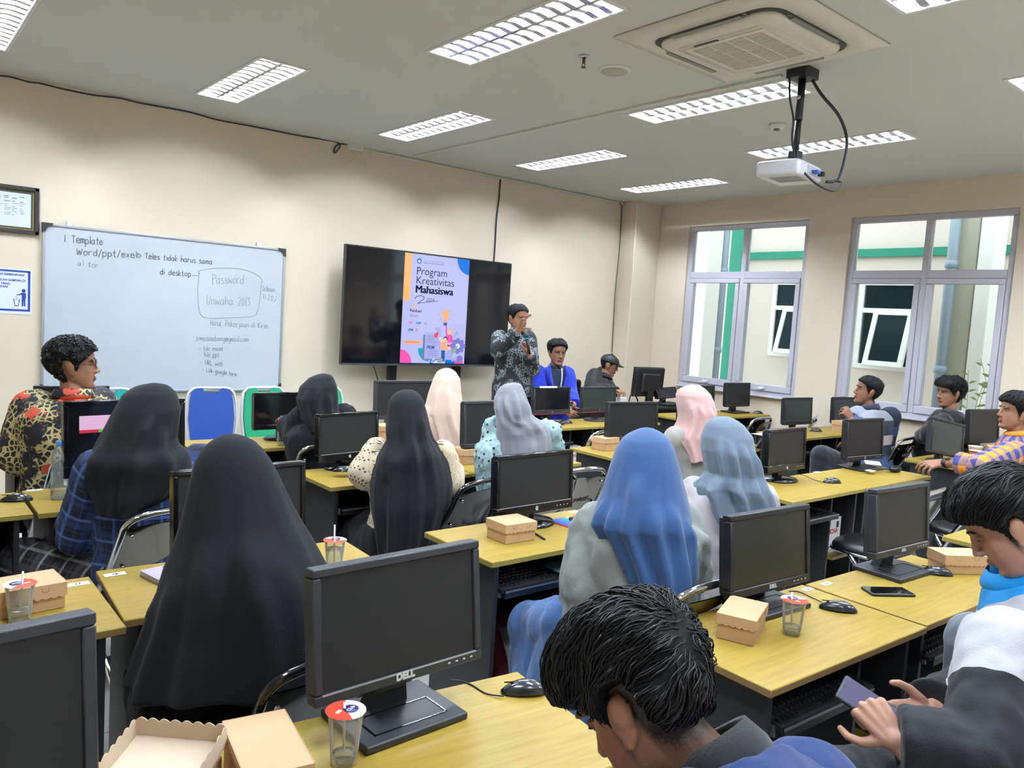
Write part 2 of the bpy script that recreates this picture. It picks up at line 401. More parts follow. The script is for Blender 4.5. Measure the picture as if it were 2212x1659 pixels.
mb = MB(); mb.box(-.22, .22, -.2, .2, -.0585, -.058)
mb.build('grille_gap', m_acd, ac)
mb = MB()
for k in range(26):
    yy = -.2+.4*k/25; mb.box(yy-.0042, yy+.0042, -.215, .215, -.062, -.058)
for xx in (-.1, .0, .1): mb.box(-.2, .2, xx-.004, xx+.004, -.0622, -.058)
for q in ((-.225, .225, .2, .225), (-.225, .225, -.225, -.2), (-.225, -.205, -.2, .2), (.205, .225, -.2, .2)): mb.box(*q, -.0622, -.058)
mb.build('grille', m_ac, ac)
MB().box(-.24, -.225, .02, .16, -.0625, -.058).build('display', mat('display_dark', (40, 42, 60), .3), ac)
for k in range(4):
    T = Matrix.Rotation(k*pi/2, 4, 'Z')
    v = MB(); v.box(-.22, .22, .338, .362, -.03, -.026, M=T)
    v.box(-.2, .2, .343, .372, -.042, -.038, M=T @ TR(0, 0, 0))
    v.tube([T @ Vector((-.2, .36, -.038)), T @ Vector((.2, .36, -.038))], .003, 6)
    v.build('vane', m_acs, ac)
# projector on its pole
m_blk = mat('black_metal', (26, 27, 32), .4, .2); m_cable = mat('black_cable', (18, 18, 20), .5)
pp = at(1735, 148, ZC); pr = thing('projector', 'white ceiling projector hanging on a black pole', 'projector', (pp.x, pp.y, ZC))
m_prj = mat('projector_white', (226, 226, 232), .35)
zb = atY(1722, 352, pp.y).z-ZC
MB().rbox(-.07, .07, -.06, .06, -.06, -.002, .006).build('mount_plate', m_blk, pr)
MB().tube([(0, 0, -.05), (0, 0, zb*.55)], .021, 14).tube([(0, 0, zb*.5), (0, 0, zb+.02)], .017, 14).build('pole', m_blk, pr)
MB().rbox(-.03, .03, -.03, .03, zb-.005, zb+.06, .006).tube([(-.034, 0, zb+.04), (.034, 0, zb+.04)], .01, 10).build('bracket', m_blk, pr)
MB().tube([(-.024, 0, -.16), (.024, 0, -.16)], .012, 10).build('bolt', mat('steel', (190, 190, 195), .3, .9), pr)
PB = TR(-.0, .03, zb-.055, radians(8))
b_ = MB().rbox(-.16, .16, -.125, .125, -.045, .045, .022, 3, M=PB); body = b_.build('housing', m_prj, pr)
v = MB()
for k in range(9): v.box(.161, .163, -.09+.014*k, -.083+.014*k, -.02, .015, M=PB)
for k in range(8): v.box(-.12+.02*k, -.11+.02*k, -.1, .06, -.0465, -.045, M=PB)
v.build('vent', mat('vent_grey', (150, 150, 156), .5), pr)
MB().tube([PB @ Vector((-.07, .12, 0)), PB @ Vector((-.07, .14, 0))], .035, 18).build('lens', mat('lens_dark', (20, 22, 30), .05), pr)
MB().box(-.05, .1, -.1275, -.125, -.02, .025, M=PB).build('port_panel', mat('port_grey', (196, 196, 204), .4), pr)
MB().rbox(.0, .05, -.16, -.127, -.012, .006, .003, M=PB).build('plug', mat('vga_blue', (40, 90, 170), .4), pr)
MB().rbox(.085, .115, -.16, -.127, -.014, .01, .003, M=PB).build('plug', m_cable, pr)
def wpath(pts, y): return [atY(px, py, y+dy) for px, py, dy in pts]
for pts, r in (([(1750, 165, -.02), (1775, 205, -.08), (1812, 250, -.14), (1829, 300, -.17), (1822, 350, -.17), (1808, 388, -.15), (1785, 393, -.13)], .0085),
               ([(1706, 160, 0), (1706, 210, -.03), (1714, 258, -.03), (1711, 300, -.03), (1722, 352, -.06), (1762, 396, -.16), (1800, 412, -.2), (1817, 396, -.18), (1805, 391, -.15)], .006)):
    MB().tube(smooth_path(wpath(pts, pp.y), 6), r, 8).build('cable', m_cable, pr, True)
# small ceiling fittings
p = at(1262, 121, ZC); sp = thing('fire_sprinkler', 'small metal fire sprinkler on the ceiling', 'sprinkler', p)
MB().lathe([(.032, 0), (.03, -.006), (.012, -.012)], 18).build('rosette', mat('steel', (190, 190, 195), .3, .9), sp)
MB().tube([(0, 0, -.01), (0, 0, -.04)], .009, 10).tube([(.008, 0, -.03), (.012, 0, -.05), (0, 0, -.062)], .002, 6).tube([(-.008, 0, -.03), (-.012, 0, -.05), (0, 0, -.062)], .002, 6).lathe([(.014, -.06), (.014, -.063)], 12).build('nozzle', mat('dark_bronze', (90, 70, 66), .4, .7), sp)
p = at(1328, 151, ZC); sk = thing('ceiling_speaker', 'round white ceiling speaker beside the sprinkler', 'speaker', p)
MB().lathe([(.098, 0), (.095, -.006), (.078, -.012)], 32).build('rim', m_frame, sk)
MB().lathe([(.077, -.0115), (.077, -.014), (.02, -.016)], 32).build('grille', mat('speaker_mesh', (180, 176, 160), .7), sk)
p = at(1679, 268, ZC); sd = thing('smoke_detector', 'round white smoke detector on the ceiling behind the projector pole', 'detector', p)
MB().lathe([(.055, 0), (.055, -.016), (.048, -.03), (.03, -.034)], 28).build('base', m_frame, sd)
MB().lathe([(.022, -.034), (.02, -.045), (.008, -.047)], 20).build('sensor', mat('sensor_grey', (120, 118, 118), .5), sd)
# surface trunking across the ceiling to the projector, and along the front wall
m_trunk = mat('cable_trunking', (214, 212, 204), .45)
ta = at(893, 335, ZC); tb = at(1690, 160, ZC)
t = (tb-ta); ln = t.length
T = TR(ta.x, ta.y, ZC-.008, atan2(t.y, t.x))
mb = MB().rbox(0, ln, -.0125, .0125, -.008, .0075, .002, 1, M=T)
for k in (.13, .38, .62, .85): mb.box(ln*k, ln*k+.004, -.0132, .0132, -.0087, .0075, M=T)
tag(mb.build('cable_trunking', m_trunk), 'thin white cable trunking crossing the ceiling to the projector pole', 'trunking')
xa = atY(800, 325, YF).x; xb = atY(1335, 432, YF).x
tag(MB().rbox(xa, xb, YF-.024, YF-.01, ZC-.03, ZC-.006, .002, 1).build('cable_trunking', m_trunk), 'white cable trunking along the top of the front wall', 'trunking')
# ------------------------------------------------------------------ the front wall
YB = YF-.03
def wallpts(l, y=YF-.014): return [atY(px, py, y) for px, py in l]
m_dcable = mat('navy_cable', (30, 42, 66), .5)
tag(MB().tube(smooth_path(wallpts([(-60, 158), (0, 163.5), (26, 167), (62, 177), (87, 180), (135, 192), (200, 205), (257, 212), (300, 222), (360, 233), (412, 243), (470, 259), (540, 272), (600, 284), (640, 292), (690, 300), (722, 306), (735, 313), (728, 326), (722, 330), (724, 317), (735, 311), (752, 312)]), 5), .006, 8).build('network_cable', m_dcable), 'dark blue network cable clipped along the top of the front wall', 'cable')
j = thing('junction_box', 'small white junction box with loose cables under the ceiling', 'junction box', atY(765, 318, YF))
MB().rbox(-.075, .075, -.05, 0, -.03, .03, .01).build('housing', mat('box_white', (228, 226, 216), .4), j)
for pts in ([(750, 322), (741, 345), (750, 355), (770, 335), (783, 325)], [(760, 325), (776, 350), (791, 355), (785, 338), (780, 325)]):
    MB().tube(smooth_path(wallpts(pts), 5), .004, 6).build('loose_cable', mat('cream_cable', (222, 214, 190), .5), j, True)
tag(MB().tube(smooth_path(wallpts([(1081, 387), (1078, 430), (1073, 470), (1070, 520), (1067, 566), (1066, 585)]), 5), .0075, 8).build('television_cable', m_cable), 'black cable running down the wall to the television', 'cable')
tag(MB().tube(smooth_path(wallpts([(1180, 405), (1260, 420), (1328, 435), (1341, 442), (1343, 452), (1341, 500), (1336, 560), (1330, 620), (1325, 700), (1322, 760)]), 5), .0055, 8).build('wall_cable', mat('grey_cable', (96, 96, 92), .5), None), 'thin grey cable down the wall beside the corner column', 'cable')
# whiteboard
wx0, wx1, wz0, wz1 = 1.0, 2.806, .852, 2.064
wbd = thing('whiteboard', 'long whiteboard with handwritten notes on the front wall', 'whiteboard', ((wx0+wx1)/2, YF, wz0))
m_wb = mat('whiteboard_enamel', (190, 197, 206), .3, var=(2.5, .035)); m_alu = mat('aluminium', (196, 200, 206), .35, .7)
MB().box(wx0, wx1, YF-.022, YF-.002, wz0, wz1).build('board', m_wb, wbd, True)
f = MB()
for q in ((wx0-.012, wx1+.012, wz1-.006, wz1+.012), (wx0-.012, wx1+.012, wz0-.012, wz0+.006), (wx0-.012, wx0+.006, wz0, wz1), (wx1-.006, wx1+.012, wz0, wz1)):
    f.rbox(q[0], q[1], YF-.03, YF-.002, q[2], q[3], .004)
f.build('frame', m_alu, wbd, True)
m_cblk = mat('corner_black', (40, 38, 40), .5)
for cx, cz, sx, sz in ((wx0, wz1, 1, -1), (wx1, wz1, -1, -1), (wx0, wz0, 1, 1), (wx1, wz0, -1, 1)):
    MB().prism([(cx-sx*.015, -(cz-sz*.015)), (cx+sx*.055, -(cz-sz*.015)), (cx+sx*.05, -(cz+sz*.004)), (cx+sx*.02, -(cz+sz*.012)), (cx+sx*.004, -(cz+sz*.05)), (cx-sx*.015, -(cz+sz*.055))], 0, .033, M=Matrix.Translation((0, YF-.035, 0)) @ Matrix.Rotation(-pi/2, 4, 'X')).build('corner_cap', m_cblk, wbd, True)
for px in (150, 559):
    q = atY(px, 483 if px < 300 else 533, YB)
    MB().rbox(q.x-.018, q.x+.018, YF-.03, YF-.002, wz1+.005, wz1+.045, .006).build('hanger', mat('hanger_white', (220, 220, 222), .4), wbd, True)
# handwriting: stroke letters on a unit box (x 0..~.6, y 0..1 = x-height .5)
G = {'a': '5,4 3,5 1,4 0,2 1,0 3,0 5,2/5,5 5,1 6,0', 'b': '0,9 0,0/0,3 3,5 5,3 4,0 1,0 0,1', 'c': '5,4 3,5 1,4 0,2 1,0 3,0 5,1', 'd': '5,9 5,0/5,3 3,5 0,3 1,0 3,0 5,1', 'e': '0,3 5,3 4,5 1,5 0,2 1,0 4,0 5,1',
     'f': '4,9 2,8 2,0/0,5 4,5', 'g': '5,4 3,5 0,4 0,1 3,0 5,2/5,5 5,-3 2,-4 0,-3', 'h': '0,9 0,0/0,3 3,5 4,4 4,0', 'i': '1,5 1,0/1,7.5 1.2,7.8', 'j': '2,5 2,-3 0,-4/2,7.5 2.2,7.8', 'k': '0,9 0,0/4,5 0,2 4,0', 'l': '1,9 1,0',
     'm': '0,5 0,0/0,4 2,5 3,4 3,0/3,4 5,5 6,4 6,0', 'n': '0,5 0,0/0,4 3,5 4,4 4,0', 'o': '2,5 0,3 1,0 3,0 5,2 4,5 2,5', 'p': '0,5 0,-4/0,4 3,5 5,3 4,0 1,0 0,1', 'q': '5,5 5,-4/5,4 2,5 0,3 1,0 4,0', 'r': '0,5 0,0/0,3 2,5 4,5',
     's': '4,5 1,5 1,3 4,2 4,0 0,0', 't': '2,8 2,0 4,0/0,5 4,5', 'u': '0,5 0,1 2,0 4,2/4,5 4,0', 'w': '0,5 1,0 3,4 5,0 6,5', 'x': '0,5 4,0/4,5 0,0', 'y': '0,5 2,1/5,5 1,-4', '1': '1,8 1,0', '2': '0,7 2,8 4,6 0,0 4,0', '0': '2,8 0,5 1,0 3,0 4,4 2,8', '3': '0,8 4,8 2,5 4,3 3,0 0,0',
     'T': '0,8 6,8/3,8 3,0', 'W': '0,8 1,0 3,6 5,0 7,8', 'P': '0,9 0,-1/0,9 5,8 5,5 0,4', 'U': '0,9 0,2 2,0 4,1 5,9', 'H': '0,8 0,0/5,8 5,0/0,4 5,4', 'J': '5,8 5,0 2,-2 0,-1', 'K': '0,8 0,0/5,8 0,3 5,0', 'L': '0,8 0,0 4,0', 'S': '4,8 1,8 0,6 4,3 3,0 0,0', 'R': '0,0 0,8 4,7 3,4 0,4 4,0',
     '-': '0,3 4,3', '/': '0,-2 4,9', '.': '0,0 .4,.4', '>': '0,6 0,0 5,3 0,6', '@': '4,3 2,4 2,1 4,1 5,4 3,6 0,4 1,0 4,-1', ' ': ''}
def write(mb, txt, px, py, px2, py2, hpx, r=.0022, y=None):
    """hand lettering from one board position to another"""
    y = y or YF-.0235
    p = atY(px, py, y); q = atY(px2, py2, y); s = (atY(px, py-hpx, y).z-p.z)/9
    adv = []; x = 0
    for ch in txt:
        g = G.get(ch, ''); xs = [float(t.split(',')[0]) for st in g.split('/') if st for t in st.split()]
        adv.append(x); x += (max(xs) if xs else 4.5)+2.1
    k = (q.x-p.x)/x
    for ch, x0 in zip(txt, adv):
        for st in G.get(ch, '').split('/'):
            if not st: continue
            pts = []
            for t in st.split():
                a, b_ = map(float, t.split(','))
                xx = p.x+(x0+a)*k; zz = p.z+(q.z-p.z)*(x0*k)/(q.x-p.x)+b_*s+random.uniform(-.25, .25)*s
                pts.append((xx+random.uniform(-.15, .15)*k, y, zz))
            mb.tube(smooth_path(pts, 3) if len(pts) > 2 else pts, r, 5)
ink = MB(); faint = MB()
for a in (('1. Template', 139, 522, 224, 529, 17), ('Word/ppt/exel>', 166, 550, 308, 557, 15), ('Teles tidak harus sama', 313, 558, 460, 571, 13), ('di desktop', 346, 592, 414, 597, 12)): write(ink, *a, r=.0021)
for a in (('al tor', 168, 573, 215, 579, 12), ('Password', 459, 612, 528, 612, 20), ('Unwaha 2013', 447, 657, 542, 660, 20), ('Selesai', 567, 628, 594, 630, 12), ('11.20/', 568, 645, 600, 652, 12),
          ('HasiL Pekerjaan di Kirim', 455, 702, 580, 709, 12), ('Jonosambeng@gmail.com', 421, 735, 538, 738, 12), ('- file excel', 430, 757, 482, 757, 10), ('- file ppt', 431, 770, 475, 771, 10), ('- URL web', 433, 786, 483, 791, 10), ('- Link google form', 438, 802, 512, 813, 10)): write(faint, *a, r=.0014)
rr = smooth_path([atY(px, py, YF-.0235) for px, py in ((418, 595), (430, 594), (432, 584), (480, 579), (530, 583), (563, 600), (564, 620), (557, 670), (545, 683), (500, 686), (445, 686), (431, 672), (427, 630), (431, 588))], 5)
faint.tube(rr[5:], .0014, 5); faint.tube([atY(415, 595, YF-.0235), atY(429, 595, YF-.0235)], .0014, 5)
ink.build('writing', mat('marker_ink', (60, 64, 74), .6), wbd, True); faint.build('faint_writing', mat('faded_ink', (120, 128, 140), .6), wbd, True)
# television on a floor stand
TY = 6.36
tx0, tx1 = .5165*TY, .8159*TY; tz0, tz1 = CAMZ-.0786*TY, CAMZ+.0901*TY
tv = thing('television', 'large flat television showing a presentation cover on the front wall', 'television', ((tx0+tx1)/2, TY+.1, 0))
m_tvb = mat('television_black', (24, 24, 28), .3)
MB().rbox(tx0, tx1, TY+.004, TY+.05, tz0, tz1, .004).rbox(tx0+.3, tx1-.3, TY+.05, TY+.09, tz0+.2, tz1-.2, .02).build('housing', m_tvb, tv, True)
m_scr = mat('screen_black', (13, 13, 17), .08, spec=.5)
MB().box(tx0+.012, tx1-.012, TY+.001, TY+.005, tz0+.02, tz1-.012).build('screen', m_scr, tv, True)
MB().box(tx0, tx1, TY, TY+.03, tz0-.004, tz0+.012).build('lower_trim', mat('grey_trim', (80, 84, 92), .35, .5), tv, True)
for px in (846, 985):
    q = atY(px, 800, TY+.12)
    MB().rbox(q.x-.04, q.x+.04, TY+.09, TY+.15, .05, tz1-.3, .006).rbox(q.x-.04, q.x+.04, TY-.15, TY+.2, .0, .05, .01).build('stand_post', m_tvb, tv, True)
MB().rbox(atY(846, 800, TY+.12).x, atY(985, 800, TY+.12).x, TY+.1, TY+.14, .5, .58, .004).build('stand_bar', m_tvb, tv, True)
# the slide, drawn as flat lit shapes just in front of the panel
sx0 = atY(867.5, 700, TY).x; sx1 = atY(1007, 700, TY).x; sz0 = tz0+.022; sz1 = tz1-.016
SW, SHt = sx1-sx0, sz1-sz0
def lit(name, c, k=1.0): return mat(name, (12, 12, 12), .15, emit=c, estr=k)
SL = {'lav': (190, 194, 246), 'org': (252, 190, 118), 'blue': (0, 118, 232), 'pink': (252, 92, 178), 'teal': (0, 172, 200), 'ink': (26, 30, 66), 'grey': (118, 124, 172), 'peach': (250, 178, 140), 'navy': (40, 92, 180), 'gear': (128, 130, 214), 'page': (172, 176, 234), 'green': (150, 176, 160), 'white': (232, 234, 252), 'skin': (246, 206, 190), 'mag': (236, 70, 120)}
slm = [lit('slide_'+k, v) for k, v in SL.items()]; SI = {k: i for i, k in enumerate(SL)}
sl = MB()
def sp(u, v, lay): return (sx0+u*SW, TY-.0004-.0004*lay, sz1-v*SHt)
def spoly(pts, c, lay):
    sl.add([sp(u, v, lay) for u, v in pts], [tuple(range(len(pts)))], SI[c])
def sarc(cx, cy, r, a0, a1, c, lay, n=14, asp=None):
    k = SW/SHt
    spoly([(cx, cy)]+[(cx+r*cos(radians(a0+(a1-a0)*i/n)), cy+r*k*sin(radians(a0+(a1-a0)*i/n))) for i in range(n+1)], c, lay)
def srect(u0, v0, u1, v1, c, lay): spoly([(u0, v0), (u1, v0), (u1, v1), (u0, v1)], c, lay)
def stext(t, u, v, size, c, lay=4, bold=0, shear=0):
    sl.text(t, size*SHt, Matrix.Translation(sp(u, v, lay)) @ Matrix.Rotation(pi/2, 4, 'X'), SI[c], 0, bold=bold, shear=shear)
def sline(pts, c, w, lay=5):
    for (a, b_), (c2, d) in zip(pts, pts[1:]):
        P = Vector(sp(a, b_, lay)); Q = Vector(sp(c2, d, lay)); t = (Q-P).normalized(); n_ = Vector((-t.z, 0, t.x))*w*SW/2
        sl.add([P-n_, Q-n_, Q+n_, P+n_], [(0, 1, 2, 3)], SI[c])
srect(0, 0, 1, 1, 'lav', 0)
srect(0, 0, .105, .36, 'org', 1); srect(0, .3, .06, .42, 'org', 1); sarc(.025, .385, .08, 0, 90, 'org', 1); srect(.0, .36, .105, .385, 'org', 1)
sarc(1.0, .0, .2, 90, 180, 'blue', 1); sarc(.0, 1.0, .17, 270, 360, 'pink', 1); sarc(.43, .86, .17, 90, 180, 'teal', 1)
sarc(.215, .062, .036, 0, 360, 'blue', 2); spoly([(.19, .065), (.215, .05), (.24, .065), (.215, .08)], 'white', 3)
stext('Kementerian Pendidikan dan Kebudayaan', .28, .058, .014, 'grey'); stext('Belajar Kreativitas - Kemahasiswaan', .28, .078, .0155, 'ink')
stext('Program', .175, .185, .1, 'ink'); stext('Kreativitas', .175, .27, .1, 'ink'); [stext('Mahasiswa', .175+dx, .352, .099, 'ink') for dx in (-.006, -.002, .002, .006)]
sline([(.17, .41), (.2, .385), (.27, .375), (.32, .39), (.3, .41), (.22, .45)], 'ink', .008); stext('2024', .34, .425, .045, 'ink', shear=.3); sline([(.22, .45), (.34, .435), (.52, .415)], 'ink', .006)
srect(.11, .478, .215, .488, 'org', 2)
stext('Panduan', .11, .53, .038, 'ink', bold=.0008); stext('Umum', .11, .575, .036, 'grey')
for k, (u, v) in enumerate(((.1, .615), (.21, .615), (.34, .615), (.1, .68), (.21, .68))):
    c = ('pink', 'blue', 'grey', 'navy', 'mag')[k]; stext(('SPP', 'kampus', 'C--', 'JKM', 'bima'), u, v+.022, .026, c) if False else stext(('SPP', 'KMP', 'C -', 'JKM', 'Z..')[k], u, v+.024, .03, c, bold=.001)
# bulb
sarc(.66, .535, .062, 0, 360, 'peach', 2, 20); spoly([(.62, .56), (.70, .56), (.685, .61), (.635, .61)], 'peach', 2); srect(.635, .612, .69, .64, 'navy', 2)
sline([(.63, .525), (.65, .54), (.66, .525), (.67, .54), (.69, .525)], 'org', .008); sline([(.65, .54), (.65, .6)], 'org', .006); sline([(.675, .54), (.675, .6)], 'org', .006)
for a in range(0, 360, 45):
    sline([(.66+.09*cos(radians(a)), .535+.055*sin(radians(a))), (.66+.105*cos(radians(a)), .535+.064*sin(radians(a)))], 'grey', .005)
# figures, page, cog and leaves below the bulb
srect(.33, .735, .6, .97, 'grey', 1.5); srect(.36, .715, .6, .96, 'page', 2)
for k in range(3): sline([(.39, .745+.018*k), (.5, .745+.018*k)], 'grey', .006)
for k in range(3): sline([(.42, .885+.02*k), (.55, .885+.02*k)], 'grey', .005)
sline([(.39, .8), (.56, .8)], 'grey', .005); stext('PKM', .385, .865, .045, 'navy', bold=.0015, shear=.25)
sarc(.56, .85, .03, 0, 360, 'page', 5); sarc(.56, .85, .018, 0, 360, 'lav', 6)
srect(.05, .792, .31, .825, 'peach', 2); sline([(.06, .808), (.25, .808)], 'mag', .006)
spoly([(.665, .645), (.69, .645), (.705, .73), (.76, .72), (.79, .74), (.79, .8), (.72, .8), (.68, .74)], 'pink', 3); sarc(.755, .695, .04, 0, 360, 'peach', 3); sarc(.745, .7, .022, 0, 360, 'skin', 4)
spoly([(.6, .8), (.7, .78), (.715, .87), (.625, .875)], 'peach', 4); spoly([(.56, .76), (.6, .75), (.64, .79), (.61, .805)], 'skin', 4); spoly([(.49, .735), (.545, .7), (.565, .71), (.545, .755), (.515, .76)], 'mag', 4); sarc(.675, .765, .03, 0, 360, 'ink', 4); sarc(.672, .772, .024, 0, 360, 'skin', 5)
spoly([(.62, .875), (.68, .875), (.68, .98), (.625, .98)], 'navy', 4)
spoly([(.68, .92), (.72, .87), (.77, .87), (.8, .92), (.8, .965), (.68, .965)], 'page', 5); sarc(.735, .85, .028, 0, 360, 'skin', 5); sarc(.735, .838, .028, 180, 360, 'mag', 6); srect(.69, .965, .84, 1, 'blue', 5); spoly([(.78, .95), (.87, .93), (.88, .965), (.79, .98)], 'page', 6)
for a in range(0, 360, 45): sarc(.88+.1*cos(radians(a)), .83+.058*sin(radians(a)), .03, 0, 360, 'gear', 2, 8)
sarc(.88, .83, .095, 0, 360, 'gear', 2, 20); sarc(.88, .83, .035, 0, 360, 'white', 3, 14)
sarc(.92, .955, .05, 0, 360, 'gear', 5, 18); sarc(.92, .955, .012, 0, 360, 'mag', 6)
for pts, c in ((((.78, .92), (.8, .86), (.88, .82), (.86, .88)), 'green'), (((.46, .985), (.5, .95), (.57, .99), (.5, 1)), 'white'), (((.57, .99), (.6, .94), (.66, .96), (.62, 1)), 'green'), (((.6, .72), (.5, .68), (.49, .66), (.58, .66)), 'page'), (((.8, .74), (.86, .68), (.87, .71), (.82, .75)), 'page')):
    spoly(pts, c, 6 if c == 'green' else 3)
spoly([(.45, .965), (.54, .965), (.52, 1), (.45, 1)], 'blue', 3); srect(.84, .97, .98, 1, 'pink', 3)
sl.build('slide', slm, tv, True, fix=False)
MB().tube(smooth_path([atY(px, py, TY+.15) for px, py in ((806, 790), (812, 805), (816, 825), (814, 850))], 5), .006, 8).build('power_cable', m_cable, tv, True)
# framed paper and cleanliness notice, left edge
pf = thing('picture_frame', 'black framed printed table on the wall left of the whiteboard', 'picture frame', atY(40, 450, YF))
fx1 = atY(84, 410, YF).x; fz1 = atY(84, 408, YF).z; fz0 = atY(78, 508, YF).z; fx0 = fx1-.46
f = MB()
for q in ((fx0, fx1, fz1-.028, fz1), (fx0, fx1, fz0, fz0+.028), (fx0, fx0+.028, fz0, fz1), (fx1-.028, fx1, fz0, fz1)): f.rbox(q[0], q[1], YF-.028, YF-.002, q[2], q[3], .004)
f.build('frame', mat('frame_black', (44, 40, 40), .4), pf, True)
MB().box(fx0+.026, fx1-.026, YF-.012, YF-.003, fz0+.026, fz1-.026).build('mat_board', mat('mat_dark', (70, 68, 60), .6), pf, True)
MB().box(fx1-.037, fx1-.033, YF-.014, YF-.003, fz0+.028, fz1-.028).box(fx0+.028, fx1-.033, YF-.014, YF-.003, fz0+.03, fz0+.033).box(fx0+.028, fx1-.033, YF-.014, YF-.003, fz1-.033, fz1-.03).build('gold_line', mat('gold_line', (190, 170, 80), .4), pf, True)
ppx1 = fx1-.05; pz1 = fz1-.05
MB().box(fx0+.04, ppx1, YF-.0145, YF-.012, fz0+.045, pz1).build('paper', mat('paper_white', (214, 220, 230), .6), pf, True)
t = MB()
for k in range(16):
    z = pz1-.03-.0115*k
    if k in (2,): continue
    for c in range(7):
        xx = fx0+.06+c*.047
        if (k*7+c*3) % 5 and (k < 12): t.box(xx, min(xx+random.uniform(.012, .042), ppx1-.02), YF-.0152, YF-.0145, z, z+(.003 if k > 3 else .005))
t.build('print', mat('print_grey', (110, 116, 128), .7), pf, True)
n_ = thing('notice_poster', 'blue and white cleanliness notice with litter bin figure', 'poster', atY(30, 640, YF))
nx1 = atY(69, 600, YF).x; nz1 = atY(67, 583, YF).z; nz0 = atY(66, 680, YF).z; nx0 = nx1-.48
MB().box(nx0, nx1, YF-.003, YF-.001, nz0, nz1).build('sheet', mat('notice_white', (224, 230, 240), .6), n_, True)
m_nb = mat('notice_blue', (38, 72, 158), .6)
bd = MB(); e = .010
for q in ((nx0+e, nx1-e, nz1-e-.013, nz1-e), (nx0+e, nx1-e, nz0+e+.012, nz0+e+.026), (nx1-e-.015, nx1-e, nz0+e+.022, nz1-e), (nx0+e, nx0+e+.022, nz0+e+.022, nz1-e)): bd.box(q[0], q[1], YF-.004, YF-.003, q[2], q[3])
T2 = lambda x, z: Matrix.Translation((x, YF-.0042, z)) @ Matrix.Rotation(pi/2, 4, 'X')
for s, px, py, sz in (('JAGALAH KEBERSIHAN!', 53, 596.8, .0205), ('BUANGLAH SAMPAH DI', 55, 609, .0205), ('TEMPAT YANG', 22, 615, .0205), ('DISEDIAKAN!', 17.5, 621.3, .0205)):
    q = atY(px, py, YF); bd.text(s, sz, T2(q.x, q.z), 0, .0003, 'RIGHT', .0005)
q = atY(51, 628, YF); 
bd.lathe([(.0125, -.0006), (.0125, .0006)], 18, M=T2(q.x, q.z-.0))
x, z = q.x, q.z
for pts in ([(-.026, -.03), (.026, -.03), (.03, -.1), (.027, -.1), (.024, -.05), (.022, -.05), (.022, -.215), (.004, -.215), (.002, -.12), (-.002, -.12), (-.004, -.215), (-.022, -.215), (-.022, -.05), (-.045, -.055), (-.085, -.058), (-.085, -.068), (-.042, -.068)],
            [(-.12, -.115), (-.11, -.115), (-.1, -.205), (-.065, -.205), (-.055, -.115), (-.045, -.115), (-.06, -.215), (-.105, -.215)], [(-.093, -.085), (-.083, -.09), (-.088, -.098), (-.098, -.094)], [(-.078, -.1), (-.068, -.104), (-.073, -.112), (-.083, -.108)], [(-.09, -.118), (-.08, -.12), (-.083, -.13), (-.093, -.127)]):
    if len(pts) > 9: pts = [(-.026, -.03), (.026, -.03), (.03, -.1), (.022, -.1), (.022, -.215), (.004, -.215), (.002, -.12), (-.004, -.215), (-.022, -.215), (-.022, -.06), (-.085, -.058), (-.085, -.068), (-.04, -.045)] if pts[0][1] == -.03 else pts
    bd.prism([(a*.52, c*.52) for a, c in pts], 0, .0006, M=T2(x, z))
bd.build('print', m_nb, n_, True)
# ------------------------------------------------------------------ computer desks
m_desk = mat('desk_laminate', (206, 178, 104), .38, spec=.35)
nt, b = nodes(m_desk)
tcn = N(nt, 'TexCoord'); mp = N(nt, 'Mapping'); mp.inputs['Scale'].default_value = (2.2, 34, 2)
nz = N(nt, 'TexNoise', Scale=2.2, Detail=6, Roughness=.65, Distortion=.6)
rp = ramp(nt, [(.25, (142, 116, 44)), (.5, (156, 132, 54)), (.75, (166, 143, 64))])
nt.links.new(tcn.outputs['Object'], mp.inputs['Vector']); nt.links.new(mp.outputs[0], nz.inputs['Vector']); nt.links.new(nz.outputs['Fac'], rp.inputs[0]); nt.links.new(rp.outputs[0], b.inputs['Base Color'])
m_edge = mat('desk_edge', (146, 134, 64), .4); m_edge2 = mat('desk_edge_brown', (138, 108, 68), .45)
m_panel = mat('desk_panel', (34, 35, 39), .5, var=(20, .05)); m_tray = mat('tray_black', (18, 19, 23), .4); m_rail = mat('rail_metal', (150, 152, 158), .35, .8)
DT = .022
